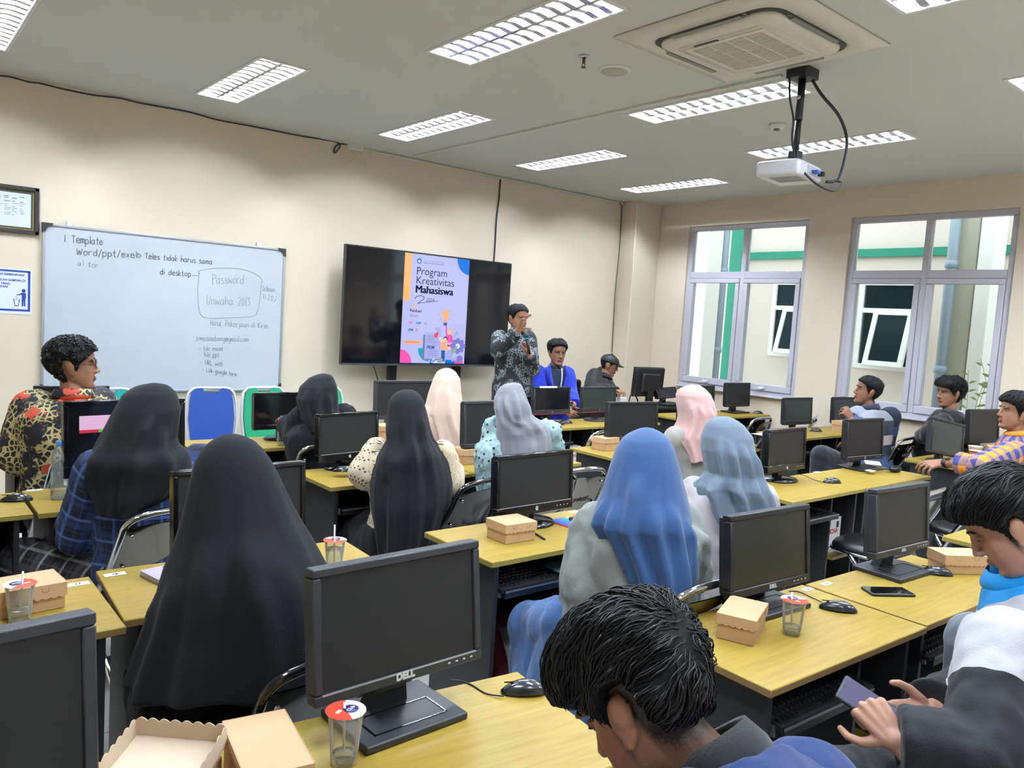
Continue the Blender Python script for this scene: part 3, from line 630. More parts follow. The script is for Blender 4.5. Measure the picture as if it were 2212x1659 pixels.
def desk_parts(r, wd, dp, edge, tray=True):
    x = wd/2; y = dp/2
    top = MB().rbox(-x, x, -y, y, .75-DT, .75, .003, 1); 
    # the edge band shows a little greener / browner than the top
    t = top.build('desktop', [m_desk, edge], r)
    for p in t.data.polygons:
        if abs(p.normal.z) < .5: p.material_index = 1
    for sx in (-1, 1): MB().box(sx*(x-.05)-.009, sx*(x-.05)+.009, -y+.03, y-.03, .0, .75-DT).build('side_panel', m_panel, r)
    MB().box(-x+.059, x-.059, y-.06, y-.045, .28, .75-DT).build('back_panel', m_tray, r)
    px = x-.05-.235
    MB().box(px-.008, px+.008, -y+.05, y-.06, .06, .75-DT).build('divider', m_panel, r)
    sh = MB().box(px+.008, x-.059, -y+.02, y-.06, .36, .378).build('shelf', [m_desk, edge], r)
    MB().box(px+.008, x-.059, -y+.05, y-.06, .06, .075).build('lower_shelf', m_panel, r)
    MB().box(-x+.06, x-.06, -y+.06, -y+.075, .04, .1).build('foot_rail', m_panel, r)
    if tray:
        k = MB().box(-x+.068, px-.012, -y+.01, y-.1, .612, .626).box(-x+.068, px-.012, -y-.002, -y+.012, .606, .636)
        k.build('keyboard_tray', m_tray, r)
        MB().box(-x+.06, -x+.068, -y+.02, y-.1, .605, .635).box(px-.012, px-.008, -y+.02, y-.1, .605, .635).box(-x+.068, px-.012, -y-.004, -y-.002, .628, .634).build('tray_rail', m_rail, r)
DESKS = {}
def desk(key, x0, x1, y0, y1, label, rz=0, edge=None):
    r = thing('computer_desk', label, 'desk', ((x0+x1)/2, (y0+y1)/2, 0), radians(rz), 'yellow topped computer desks')
    desk_parts(r, x1-x0-.004, y1-y0, edge or m_edge); DESKS[key] = r; return r
D = desk
D('A0', -.62, .24, 1.0, 1.42, 'nearest desk at the bottom left corner, holding the cropped monitor', 0, m_edge2)
D('A', .36, 1.19, 1.0, 1.42, 'nearest centre desk carrying the large monitor and two kraft boxes', -7, m_edge2)
D('C', 1.67, 2.47, .95, 1.37, 'nearest desk right of the aisle, with kraft box, cup and square monitor', -2, m_edge2)
D('C2', 2.48, 3.24, .93, 1.34, 'nearest right desk with a phone, mouse and closed kraft box', -2, m_edge2)
D('R', 3.70, 4.5, .95, 1.39, 'desk corner seen behind the head of the boy in the white and black jacket', 0)
D('D', -.32, .515, 2.10, 2.54, 'second row desk at the left edge, labelled 17', 0, m_edge2)
D('D2', .525, 1.345, 2.12, 2.56, 'second row desk labelled 18 in front of the large black veil', -3, m_edge2)
D('B', 1.67, 2.49, 2.06, 2.49, 'second row desk with a widescreen monitor and scalloped kraft box, left of the blue headscarf')
D('B2', 2.50, 3.3, 2.06, 2.49, 'second row desk hidden behind the two blue headscarves')
D('F', 3.66, 4.45, 2.1, 2.52, 'second row desk with round-based monitor and mouse, right of the grey-blue headscarf')
D('F2', 4.455, 5.32, 2.1, 2.52, 'second row desk with rectangular-based monitor, ending at the right aisle')
D('G', 5.90, 6.66, 2.11, 2.53, 'second row desk under the arm of the orange plaid shirt')
D('G2', 6.67, 7.42, 2.11, 2.53, 'second row desk next to the windows, behind the orange plaid shirt')
D('M0', -.34, .49, 3.37, 3.76, 'third row desk at the left edge, with a mouse')
D('M', .50, 1.30, 3.36, 3.78, 'third row desk with the water bottle and phone')
D('E', 1.69, 2.53, 3.33, 3.75, 'third row desk where the crochet sleeve rests')
D('E2', 2.54, 3.36, 3.33, 3.75, 'third row desk with a kraft box and tissue, before the polka dot blouse')
D('H', 3.68, 4.49, 3.38, 3.78, 'third row desk with kraft box and widescreen monitor, by the grey steel chair')
D('H2', 4.50, 5.3, 3.38, 3.78, 'third row desk behind the pink and grey-blue headscarves')
D('I', 6.0, 6.71, 3.42, 3.84, 'third row desk with the upright pale phone and a mouse')
D('I2', 6.72, 7.42, 3.42, 3.84, 'third row desk in front of the man in the striped polo')
D('L0', -.3, .52, 4.5, 4.9, 'fourth row desk at the left edge, behind the batik shirt')
D('L1', .53, 1.32, 4.5, 4.9, 'fourth row desk with a small monitor beside the teal chair')
D('L', 1.42, 2.24, 4.4, 4.8, 'fourth row desk with small bottle and pencil case before the green chair')
D('L2', 2.25, 3.05, 4.4, 4.8, 'fourth row desk in front of the cream headscarf')
D('N', 3.86, 4.72, 4.5, 4.92, 'fourth row desk with laptop and red-trimmed monitor, before the blue blazer')
D('N2', 4.73, 5.5, 4.5, 4.92, 'fourth row desk with the second red-trimmed monitor')
D('J', 5.95, 6.7, 4.6, 5.02, 'fourth row desk in front of the pink headscarf, by the window')
D('J2', 6.71, 7.42, 4.6, 5.02, 'fourth row desk under the left window, with the small square monitor')
# teacher's table
tt = thing('teacher_table', 'dark brown teacher table below the corner window with router and monitor', 'table', (6.1, 5.36, 0))
m_tt = mat('dark_table', (52, 42, 42), .4); m_ttop = mat('dark_tabletop', (38, 36, 40), .35)
MB().rbox(-.6, .85, -.22, .22, .76, .79, .004).build('tabletop', m_ttop, tt)
for sx in (-.58, .81): MB().box(sx, sx+.02, -.19, .19, 0, .76).build('side_panel', m_tt, tt)
MB().box(-.56, .81, -.19, -.17, .2, .76).build('front_panel', m_tt, tt)
# ------------------------------------------------------------------ monitors
m_mblk = mat('monitor_black', (24, 25, 28), .42); m_mgloss = mat('monitor_gloss', (12, 12, 14), .15); m_mgrey = mat('monitor_grey', (40, 42, 46), .45)
m_scrn = mat('screen_off', (32, 33, 34), .45, spec=.3); m_scrd = mat('screen_gloss', (16, 16, 18), .12); m_scrg = mat('screen_green', (46, 54, 52), .35, spec=.5)
m_logo = mat('logo_silver', (205, 208, 212), .35, .3); m_redtrim = mat('red_trim', (120, 26, 34), .4); m_led = mat('power_led', (255, 170, 60), .4, emit=(255, 170, 60), estr=1.0)
m_sil = mat('silver_line', (176, 178, 182), .3, .6)
def monitor(loc, rz, w, h, label, base='rect', lift=.10, tilt=4, bez=.018, low=None, body=None, scr=None, logo=None, trim=None, roll=0, bw=None, deep=.06, line=False):
    """screen faces -y; loc = middle of the foot"""
    low = low or bez*1.6; body = body or m_mblk; scr = scr or m_scrn
    r = thing('monitor', label, 'monitor', loc, rz, 'classroom computer monitors')
    T = Matrix.Translation((0, -.02, lift)) @ Matrix.Rotation(-radians(tilt), 4, 'X') @ Matrix.Rotation(radians(roll), 4, 'Y')
    f = MB(); d = .022
    for q in ((-w/2, w/2, 0, low), (-w/2, w/2, h-bez, h), (-w/2, -w/2+bez, low, h-bez), (w/2-bez, w/2, low, h-bez)): f.rbox(q[0], q[1], -d, .012, q[2], q[3], .003, 1, M=T)
    f.build('bezel', body, r)
    MB().box(-w/2+bez-.002, w/2-bez+.002, -d+.006, .004, low-.002, h-bez+.002, M=T).build('screen', scr, r)
    b_ = MB().rbox(-w/2+.004, w/2-.004, .008, .03, .006, h-.006, .008, M=T).rbox(-w*.3, w*.3, .026, deep, h*.16, h*.8, .018, M=T)
    b_.build('back_cover', body, r)
    nk = MB()
    if base == 'rect':
        nk.loft([[(x*k, y0, z) for x, y0 in ((-.045, -.012), (.045, -.012), (.045, .03), (-.045, .03))] for k, y0, z in ()] or [[(-.05, .02, .012), (.05, .02, .012), (.05, .055, .012), (-.05, .055, .012)], [(-.04, .012, lift*.6), (.04, .012, lift*.6), (.04, .045, lift*.6), (-.04, .045, lift*.6)], [(-.04, .02, lift+h*.35), (.04, .02, lift+h*.35), (.04, .05, lift+h*.35), (-.04, .05, lift+h*.35)]], 0, False)
        nk.build('neck', body, r)
        bw = bw or .245; bd = .185
        bs = MB().rbox(-bw/2, bw/2, -bd*.55, bd*.45, .0, .016, .004)
        bs.build('foot', body, r)
        tr = MB()
        for q in ((-bw*.36, bw*.36, -bd*.40, -bd*.385), (-bw*.36, bw*.36, bd*.0, bd*.015), (-bw*.36, -bw*.345, -bd*.4, bd*.015), (bw*.345, bw*.36, -bd*.4, bd*.015)): tr.box(*q, .0155, .0175)
        tr.build('foot_groove', m_mgloss, r)
    else:
        nk.rbox(-.03, .03, .0, .04, .012, lift+h*.3, .008).build('neck', body, r)
        bm_ = MB().lathe([(.105, 0), (.108, .006), (.1, .014), (.05, .02), (.03, .024)], 36, M=Matrix.Diagonal((1.1, .9, 1, 1)))
        bm_.build('foot', body, r)
    if logo:
        lm = MB().text(logo[0], logo[1], T @ Matrix.Translation((0, -d-.0008, low*.35)) @ Matrix.Rotation(pi/2, 4, 'X'), 0, .0008, 'CENTER', logo[2] if len(logo) > 2 else .0006)
        lm.build('logo', m_logo, r)
        bt = MB()
        for k in range(4): bt.box(w*.27+.02*k, w*.27+.02*k+.006, -d-.001, -d, low*.45, low*.45+.003, M=T)
        bt.build('buttons', m_logo, r)
    if trim: MB().rbox(-w/2, w/2, -d-.001, .012, -.006, .004, .002, 1, M=T).build('lower_trim', trim, r)
    if line: MB().box(-w/2+bez*.9, w/2-bez*.9, -d-.0006, -d+.002, low-.003, low, M=T).build('trim_line', m_sil, r)
    return r
def mon_logo_c(r):    # a small ring-shaped emblem with a tail
    pass
p = at(880, 1548); monitor((p.x-.025, p.y+.02, .75), radians(2), .405, .262, 'large black widescreen monitor, nearest in the centre, on a square tray foot', lift=.088, tilt=7, bez=.018, low=.022, body=m_mgrey, logo=('DELL', .02, .0012), line=True)
p = at(1640, 1318); mC = monitor((p.x+.05, p.y+.03, .75), radians(-3), .405, .25, 'black monitor behind the kraft box and cup on the near right desk', lift=.055, tilt=6, bez=.018, low=.026, scr=mat('screen_amber', (34, 33, 24), .3), logo=('DELL', .016, .0008), deep=.07)
p = at(1935, 1236); monitor((p.x, p.y+.02, .75), radians(-3), .39, .25, 'black monitor beside phone and closed kraft box on the right desk', lift=.075, tilt=5, bez=.018, low=.026, body=m_mgrey, logo=('DELL', .014, .0006), line=True)
monitor((.045, 1.22, .75), radians(6), .43, .30, 'cropped black monitor at the bottom left corner', lift=.08, tilt=6, bez=.02, low=.024, body=m_mgrey)
# second row
p = at(1163, 1130); monitor((p.x-.035, p.y+.02, .75), radians(2), .43, .25, 'black widescreen monitor on a round foot behind the scalloped kraft box', 'round', .05, 4, .016, .04, m_mgloss, logo=('c', .03, .002), line=True)
p = at(1690, 1040); monitor((p.x+.02, p.y+.03, .75), radians(1), .41, .25, 'black monitor on an oval foot, right of the grey-blue headscarf', 'round', .06, 3, .018, .042, m_mgloss, logo=('c', .026, .002))
p = at(1862, 1010); monitor((p.x-.05, p.y+.0, .75), radians(-6), .41, .275, 'black monitor with a white paper on its flat foot, before the striped polo', 'rect', .06, 3, .016, .03, logo=('h', .02, .0015), line=True)
monitor((-.13, 2.36, .75), radians(0), .42, .30, 'monitor cut off by the left edge, beside the mouse', 'round', .1, 4, .018, .03)
monitor((.90, 2.38, .75), radians(2), .42, .27, 'black widescreen monitor between the steel chair and the large black veil', 'round', .07, 4, .016, .035, m_mgloss)
monitor((6.06, 2.34, .75), radians(-9), .41, .255, 'tilted greenish-screen monitor in front of the boy in black', 'round', .05, 6, .018, .02, scr=m_scrg, roll=9)
monitor((6.98, 2.42, .75), radians(-10), .42, .275, 'monitor behind the paper cups, next to the orange plaid shirt', 'rect', .08, 3, .018, .024)
# third row
M4 = monitor((.86, 3.62, .75), radians(8), .50, .315, 'black widescreen monitor showing a lit slide, behind the navy plaid shirt', 'round', .085, 3, .018, .05, m_mgloss, m_scrd)
p = at(733, 1003); monitor((p.x-.02, p.y-.1, .75), radians(8), .385, .25, 'black widescreen monitor on a round foot, left of the crochet sleeve', 'round', .05, 4, .016, .04, m_mgloss, logo=('c', .026, .002), line=True)
monitor((2.83, 3.6, .75), radians(0), .40, .27, 'black monitor just left of the grey headscarf', 'rect', .09, 4, .018, .024, m_mgrey)
monitor((4.11, 3.63, .75), radians(-8), .45, .27, 'black widescreen monitor above the small kraft box, left of the pink headscarf', 'round', .055, 3, .018, .03)
monitor((4.78, 3.6, .75), radians(0), .40, .28, 'monitor mostly hidden behind the bright blue headscarf', 'round', .06, 3, .018, .03)
monitor((6.36, 3.7, .75), radians(-4), .40, .24, 'squarish greenish monitor behind the upright pale phone', 'round', .07, 3, .018, .035, scr=m_scrg, deep=.09)
monitor((7.1, 3.63, .75), radians(-10), .39, .25, 'squarish greenish monitor left of the man in the striped polo', 'round', .06, 3, .018, .03, scr=m_scrg)
# fourth row
monitor((.86, 4.75, .75), radians(-3), .36, .25, 'small monitor beside the teal chair, behind the batik shirt', 'round', .09, 3, .016, .03)
monitor((2.03, 4.68, .75), radians(4), .42, .23, 'glossy black monitor between the green chair and the far black headscarf', 'round', .07, 3, .016, .03, m_mgloss, m_scrd)
monitor((2.93, 4.7, .75), radians(-4), .48, .27, 'black widescreen monitor left of the cream headscarf', 'round', .10, 3, .018, .026, m_mgrey)
p = at(1185, 912); monitor((p.x-.03, p.y-.03, .75), radians(0), .41, .225, 'red-trimmed monitor with a white strip on top, before the blue blazer', 'round', .08, 3, .016, .035, m_mgrey, m_scrd, trim=m_redtrim, logo=('o', .012, .001))
p = at(1283, 906); monitor((p.x-.03, p.y-.05, .75), radians(-1), .41, .22, 'red-trimmed monitor before the man in the cap', 'round', .08, 3, .016, .035, m_mgrey, m_scrg, trim=m_redtrim, logo=('o', .012, .001))
monitor((6.47, 4.82, .75), radians(0), .40, .25, 'black monitor just right of the pink headscarf', 'round', .05, 3, .016, .03, m_mgloss)
monitor((7.14, 4.86, .75), radians(-2), .41, .255, 'black monitor on a flat foot under the corner window', 'rect', .065, 3, .02, .022, bw=.26)
# teacher table
p = at(1455, 852, .79); monitor((6.35, 5.40, .79), radians(172), .40, .31, 'monitor turned away from the room on the teacher table, sticker on its back', 'rect', .08, 4, .018, .02)
monitor((6.62, 5.38, .79), radians(10), .42, .12, 'low dark screen lying behind the pink headscarf on the teacher table', 'rect', .06, 20, .012, .02, m_mgloss, m_scrd)
# ------------------------------------------------------------------ chairs
m_chr = mat('chrome', (214, 216, 220), .08, 1.0); m_chrp = mat('chrome_plate', (128, 124, 116), .1, 1.0, bump=(6, .25)); m_seat = mat('black_vinyl', (18, 18, 21), .4, bump=(80, .15))
m_cblkm = mat('gloss_black_steel', (17, 17, 20), .13, .2, coat=.4); m_rub = mat('rubber', (22, 22, 24), .7)
def folding_chair(metal, plate):
    r = thing('folding_chair', None, 'chair', (0, 0, 0), 0, 'steel folding chairs'); r.scale = (1, 1, 1.03)
    # main frame: floor front -> seat side -> back top -> down again
    hw = .225
    def side(s): return [(s*hw, .20, .015), (s*hw, -.03, .44), (s*(hw-.005), -.15, .62), (s*(hw-.012), -.20, .72)]
    top = [(-hw+.03, -.222, .785), (-hw+.09, -.236, .81), (0, -.245, .815), (hw-.09, -.236, .81), (hw-.03, -.222, .785)]
    MB().tube(smooth_path(side(-1)+top+side(1)[::-1], 5), .0125, 10).build('back_frame', metal, r)
    MB().tube(smooth_path([(-.19, -.27, .015), (-.19, -.10, .24), (-.19, .10, .435), (0, .12, .44), (.19, .10, .435), (.19, -.10, .24), (.19, -.27, .015)], 5), .0115, 10).build('leg_frame', metal, r)
    for s in (-1, 1):
        MB().tube([(s*hw, .2, .0), (s*hw, .195, .03)], .017, 10).tube([(s*.19, -.27, 0), (s*.19, -.262, .03)], .016, 10).build('foot_cap', m_rub, r)
    MB().tube([(-.19, -.2, .11), (.19, -.2, .11)], .008, 8).tube([(-hw, .13, .15), (hw, .13, .15)], .008, 8).build('stretcher', metal, r)
    # curved back plate
    rows = []
    for k, z in enumerate((.585, .6, .66, .72, .765, .775)):
        y = -.13-.10*(z-.58)/.2
        inset = (.05, .02, .008, .008, .012, .03)[k]
        rows.append([((hw-inset)*u, y-.018*(1-u*u)-.004, z-.012*(1-u*u if k < 2 else 0)) for u in np.linspace(-1, 1, 15)])
    pl = MB(); pl.loft(rows, 0, True, (False, False), False)
    pl.loft([[(x, y+.006, z) for x, y, z in q] for q in rows], 0, True, (False, False), False)
    pl.build('back_plate', plate, r)
    rv = MB()
    for s in (-1, 1):
        for z in (.62, .74): rv.sphere((s*(hw-.045), -.135-.1*(z-.58)/.2-.011, z), .008, .005, .008, 10, 6)
    rv.build('rivet', m_chr, r)
    st = MB(); n = 28
    def seatring(k, z):
        o = []
        for j in range(n):
            a = 2*pi*j/n; c, s = cos(a), sin(a)
            o.append((.195*k*abs(c)**.6*(1 if c > 0 else -1), .05+.19*k*abs(s)**.6*(1 if s > 0 else -1), z))
        return o
    st.loft([seatring(.96, .432), seatring(1, .442), seatring(1, .46), seatring(.95, .475), seatring(.7, .482)])
    st.build('seat', m_seat, r)
    MB().tube([seatring(1.0, .437)[j] for j in range(n)], .009, 8, closed=True).build('seat_rim', metal, r)
    return r
CH0 = folding_chair(m_chr, m_chrp); CH1 = folding_chair(m_cblkm, m_cblkm)
CH0.location = (.5, 2.62, 0); used = {}
def chair(kind, x, y, rz, label):
    src = CH0 if kind == 'c' else CH1
    if kind in used: o = dup(src)
    else: o = src; used[kind] = 1
    o.location = (x, y, 0); o.rotation_euler = (0, 0, radians(rz)); o['label'] = label
    return o
for a in (('c', .82, 4.28, 10, 'chrome folding chair under the man in the batik shirt'),
          ('c', .83, 3.12, 14, 'chrome folding chair under the woman in navy plaid'),
          ('k', .80, 1.73, 8, 'black folding chair under the large black veil, nearest one'),
          ('k', 2.19, 3.06, 15, 'black folding chair under the woman with crochet sleeves'),
          ('c', 2.86, 3.08, -4, 'empty chrome folding chair with lettering right of the widescreen monitor'),
          ('c', 2.84, 4.2, 4, 'chrome folding chair under the cream headscarf'),
          ('c', 4.0, 4.06, 20, 'empty chrome folding chair behind the box desk, before the red-trimmed monitors'),
          ('c', 4.05, 3.10, 16, 'chrome folding chair under the pink headscarf'),
          ('c', 1.99, 1.60, 2, 'chrome folding chair under the bright blue headscarf, nearest chrome one'),
          ('k', 2.72, 1.82, 4, 'dark folding chair under the grey-blue headscarf'),
          ('c', 6.25, 4.2, 8, 'empty chrome folding chair before the corner window desk'),
          ('c', 6.95, 4.1, 24, 'empty chrome folding chair angled by the window wall'),
          ('c', 6.42, 2.98, 6, 'chrome folding chair under the man in the striped polo'),
          ('c', 7.1, 2.98, 6, 'chrome folding chair under the boy in black'),
          ('c', 4.28, 1.90, 4, 'chrome folding chair behind the right square monitor, left of the bowed forehead'),
          ('c', 5.2, 1.78, -20, 'chrome folding chair seat behind the closed kraft box'),
          ('c', 2.55, .50, 0, 'chrome folding chair under the boy in the white and black jacket'),
          ('c', .98, .40, 0, 'chrome folding chair under the boy in the navy shirt'),
          ('c', 6.15, 1.86, 0, 'chrome folding chair under the orange plaid shirt'),
          ('c', 2.02, 4.16, 0, 'folding chair under the far black headscarf'),
          ('c', 2.62, 3.06, 0, 'folding chair under the polka dot blouse')): chair(*a)
# lettering stencilled on some back plates
m_let = mat('stencil', (40, 38, 38), .5); m_letw = mat('stencil_pale', (196, 196, 190), .5); m_letg = mat('stencil_grey', (70, 71, 76), .5)
def stencil(o, rows, m):
    mb = MB()
    for t, x, z, sz in rows:
        y = -.13-.10*(z-.58)/.2-.021
        mb.text(t, sz, Matrix.Translation((x, y-.004, z)) @ Matrix.Rotation(pi/2+.46, 4, 'X'), 0, .0004, 'CENTER', .0006)
    mb.build('lettering', m, o)
    return o
def emblem(o, m): MB().tube([(.03, -.238, .735), (.05, -.232, .72), (.07, -.238, .735)], .004, 6).sphere((.05, -.243, .742), .008, .003, .008).tube([(.05, -.236, .735), (.045, -.224, .705)], .006, 6).build('emblem', m, o)
for o in [q for q in COL.objects if q.name.startswith('folding_chair') and not q.parent]:
    l = o['label']
    if 'with lettering' in l: stencil(o, (('UNK BY JOMBANG', .04, .635, .026),), m_let)
    if 'large black veil' in l: stencil(o, (('/ NEWLE', .07, .66, .03),), m_letg)
    if 'crochet' in l: stencil(o, (('CHITOSE', .06, .64, .02),), m_letg) if False else None
    if 'under the cream' in l or 'striped polo' in l: stencil(o, (('MP 2011', .05, .665, .026),), m_letw); emblem(o, m_letw)
# padded banquet-type chairs along the front
m_frw = mat('white_steel', (214, 218, 222), .35, .3)
def padded(loc, rz, col, name, label):
    r = thing('padded_chair', label, 'chair', loc, radians(rz), 'padded chairs along the front wall')
    m = mat('upholstery_'+name, col, .85, bump=(160, .3), sheen=.2)
    out = []
    for t in np.linspace(0, 1, 9): out.append((-.20-.02*sin(pi*t), .50+.42*t))
    def outline(dx):
        pts = []
        for z, hw in ((.50, .185), (.56, .20), (.70, .215), (.84, .205), (.90, .19), (.935, .15), (.94, .1)): pts.append((hw-dx, z))
        return pts
    o = outline(.012)
    ring = [(x, z) for x, z in o]+[(.06, .905), (-.06, .905)]+[(-x, z) for x, z in reversed(o)]
    T = Matrix.Translation((0, -.2, 0)) @ Matrix.Rotation(pi/2+radians(6), 4, 'X') @ Matrix.Translation((0, -.0, 0))
    T = Matrix.Translation((0, .0, 0)) @ Matrix.Rotation(radians(8), 4, 'X') @ Matrix.Translation((0, -.16, 0)) @ Matrix.Rotation(pi/2, 4, 'X')
    MB().prism(ring, -.018, .018, M=T).build('backrest', m, r)
    fr = [(x+.012, z, 0) for x, z in outline(0)]
    MB().tube([T @ Vector(q) for q in fr]+[T @ Vector((-x, z, 0)) for x, z, _ in reversed(fr)], .0125, 8).build('back_frame', m_frw, r)
    MB().rbox(-.22, .22, -.2, .24, .42, .49, .03, 3).build('seat', m, r)
    for s in (-1, 1):
        MB().tube(smooth_path([T @ Vector((s*.2, .52, 0)), (s*.21, -.2, .42), (s*.21, -.24, .2), (s*.21, -.27, .01)], 4), .0125, 8).build('leg', m_frw, r)
        MB().tube(smooth_path([(s*.21, -.2, .41), (s*.21, .15, .41), (s*.21, .21, .36), (s*.21, .24, .01)], 4), .0125, 8).build('leg', m_frw, r)
    return r
for px, col, nm, lab in ((245, (24, 148, 140), 'teal', 'teal padded chair by the whiteboard, beside the batik shirt'), (466, (34, 74, 152), 'blue', 'blue padded chair standing alone below the whiteboard'), (592, (20, 150, 105), 'green', 'green padded chair below the right end of the whiteboard'),
                         (722, (22, 146, 100), 'green', 'green padded chair half hidden behind the far black headscarf')):
    q = atY(px+6, 830, 5.95)
    o_ = padded((q.x, 5.95, 0), 180 if px != 466 else 172, col, nm, lab); o_.scale = (.84, .9, 1)
padded((5.10, 5.62, 0), 188, (16, 120, 80), 'darkgreen', 'dark green padded chair behind the blue blazer')
q = atY(1248, 830, 5.95); oc = thing('office_chair', 'black office chair between the blue blazer and the man in the cap', 'chair', (q.x, 5.95, 0), pi)
MB().rbox(-.24, .24, -.24, -.17, .5, .98, .05, 4).build('backrest', m_seat, oc); MB().rbox(-.25, .25, -.24, .24, .42, .5, .03, 3).build('seat', m_seat, oc)
MB().tube([(0, 0, .08), (0, 0, .42)], .025, 12).build('gas_column', m_blk, oc)
bs = MB()
for k in range(5): bs.tube([(0, 0, .1), (.28*cos(k*1.2566), .28*sin(k*1.2566), .06)], .02, 8).sphere((.28*cos(k*1.2566), .28*sin(k*1.2566), .03), .03)
bs.build('star_base', m_blk, oc)
q = atY(1338, 850, 5.9); mc = thing('round_back_chair', 'maroon round-backed chair right of the man in the cap', 'chair', (q.x-.02, 5.98, 0), pi+.2)
mm = mat('maroon_plastic', (120, 44, 52), .5)
MB().prism([(.22*cos(a), .70+.2*sin(a)) for a in np.linspace(0, 2*pi, 28)[:-1]], -.015, .015, M=Matrix.Translation((0, -.2, 0)) @ Matrix.Rotation(pi/2, 4, 'X')).build('backrest', mm, mc)
MB().rbox(-.21, .21, -.2, .22, .42, .46, .018, 3).build('seat', mm, mc)
for sx in (-1, 1):
    for sy in (-1, 1): MB().tube([(sx*.18, sy*.17, .42), (sx*.2, sy*.2, 0)], .013, 8).build('leg', m_blk, mc)
    MB().tube([(sx*.15, -.2, .44), (sx*.16, -.205, .62)], .011, 8).build('back_post', m_blk, mc)
# ------------------------------------------------------------------ things on the desks
m_kraft = mat('kraft_board', (196, 160, 122), .8, bump=(120, .08), var=(14, .03)); m_kraft2 = mat('kraft_board_shaded', (184, 148, 108), .85, bump=(120, .08), var=(14, .03)); m_kraftin = mat('kraft_inside', (206, 186, 160), .8, var=(14, .03))  # box bodies browner than lids: shading below the flaps put into the colour
def scallop(mb, a, b_, z1, z0, n, off, m=0):
    """a flap hanging from a to b with a scalloped lower edge, standing off by vector off"""
    A = Vector(a); B = Vector(b_); t = B-A; pts = []
    for k in range(n):
        for q in range(7): u = (k+q/6)/n; pts.append((u, z0-.006*sin(pi*q/6)))
    out = [A+Vector((0, 0, z1)), B+Vector((0, 0, z1))]+[A+t*u+Vector((0, 0, z)) for u, z in reversed(pts)]
    o = Vector(off); k = len(out)
    vs = out+[p+o for p in out]
    mb.add(vs, [tuple(range(k)), tuple(range(2*k-1, k-1, -1))]+[(i, (i+1) % k, k+(i+1) % k, k+i) for i in range(k)], m)
def kraft_box(loc, rz, label, lx=.16, ly=.12, h=.075, drop=.03, lidang=0, slots=True):
    r = thing('snack_box', label, 'box', loc, radians(rz), 'kraft snack boxes')
    MB().rbox(-lx/2, lx/2, -ly/2, ly/2, 0, h-.003, .002, 1).build('box_body', m_kraft2, r)
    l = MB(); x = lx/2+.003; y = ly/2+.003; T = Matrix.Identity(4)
    l.rbox(-x, x, -y, y, h-.003, h, .001, 1)
    nx, ny = max(4, round(lx/.018)), max(3, round(ly/.018)); e = .0012
    scallop(l, (-x, -y, 0), (x, -y, 0), h, h-drop, nx, (0, -e, 0)); scallop(l, (-x, y, 0), (x, y, 0), h, h-drop, nx, (0, e, 0))
    scallop(l, (-x, -y, 0), (-x, y, 0), h, h-drop, ny, (-e, 0, 0)); scallop(l, (x, -y, 0), (x, y, 0), h, h-drop, ny, (e, 0, 0))
    l.build('lid', m_kraft, r)
    if slots:
        s = MB()
        for xx in (-lx*.22, lx*.22): s.tube([(xx-.008, -y-.002, h-.006), (xx-.008, -y-.002, h-.016), (xx, -y-.002, h-.02), (xx+.008, -y-.002, h-.016), (xx+.008, -y-.002, h-.006)], .0005, 4)
        s.build('tab_slit', mat('slit_brown', (150, 112, 78), .8), r)
    return r
p = at(1090, 1165); kraft_box((p.x+.03, p.y+.0, .75), -2, 'scalloped kraft box at the corner of the widescreen monitor desk', .145, .12, .075)
p = at(1011, 1000); kraft_box((p.x+.02, p.y+.02, .75), -4, 'scalloped kraft box between crochet sleeve and polka dot blouse', .17, .13, .085)
p = at(822, 935); kraft_box((2.70, 4.52, .75), 0, 'kraft box in front of the widescreen monitor left of the cream headscarf', .17, .13, .09)
p = at(1313, 972); kraft_box((p.x+.0, p.y+.03, .75), 4, 'small scalloped kraft box left of the bright blue headscarf top', .14, .12, .085)
p = at(1614, 1372); kraft_box((p.x-.0, p.y+.02, .75), 22, 'kraft box with half-lifted scalloped flap under the near right monitor', .165, .10, .073, .026)
p = at(2070, 1236); kraft_box((p.x+.02, p.y+.015, .75), -33, 'closed kraft box with scalloped lid in front of the bowed face', .17, .10, .072, .034)
p = at(60, 1325); kraft_box((p.x-.005, p.y+.05, .75), 6, 'kraft box behind the drinking cup at the left edge', .17, .12, .072, .034)
p = at(1802, 925); kraft_box((6.93, 3.55, .75), 0, 'kraft box left of the striped polo shirt', .17, .12, .10)
kraft_box((6.82, 2.24, .75), 24, 'kraft box behind the white paper cups, by the plaid sleeve', .19, .11, .085)
kraft_box((7.02, 2.2, .75), 10, 'kraft box partly hidden by the plaid sleeve', .16, .12, .10)
kb = kraft_box((.535, 1.25, .75), 81, 'closed plain kraft box at the bottom edge beside the open box', .19, .105, .088, .012)
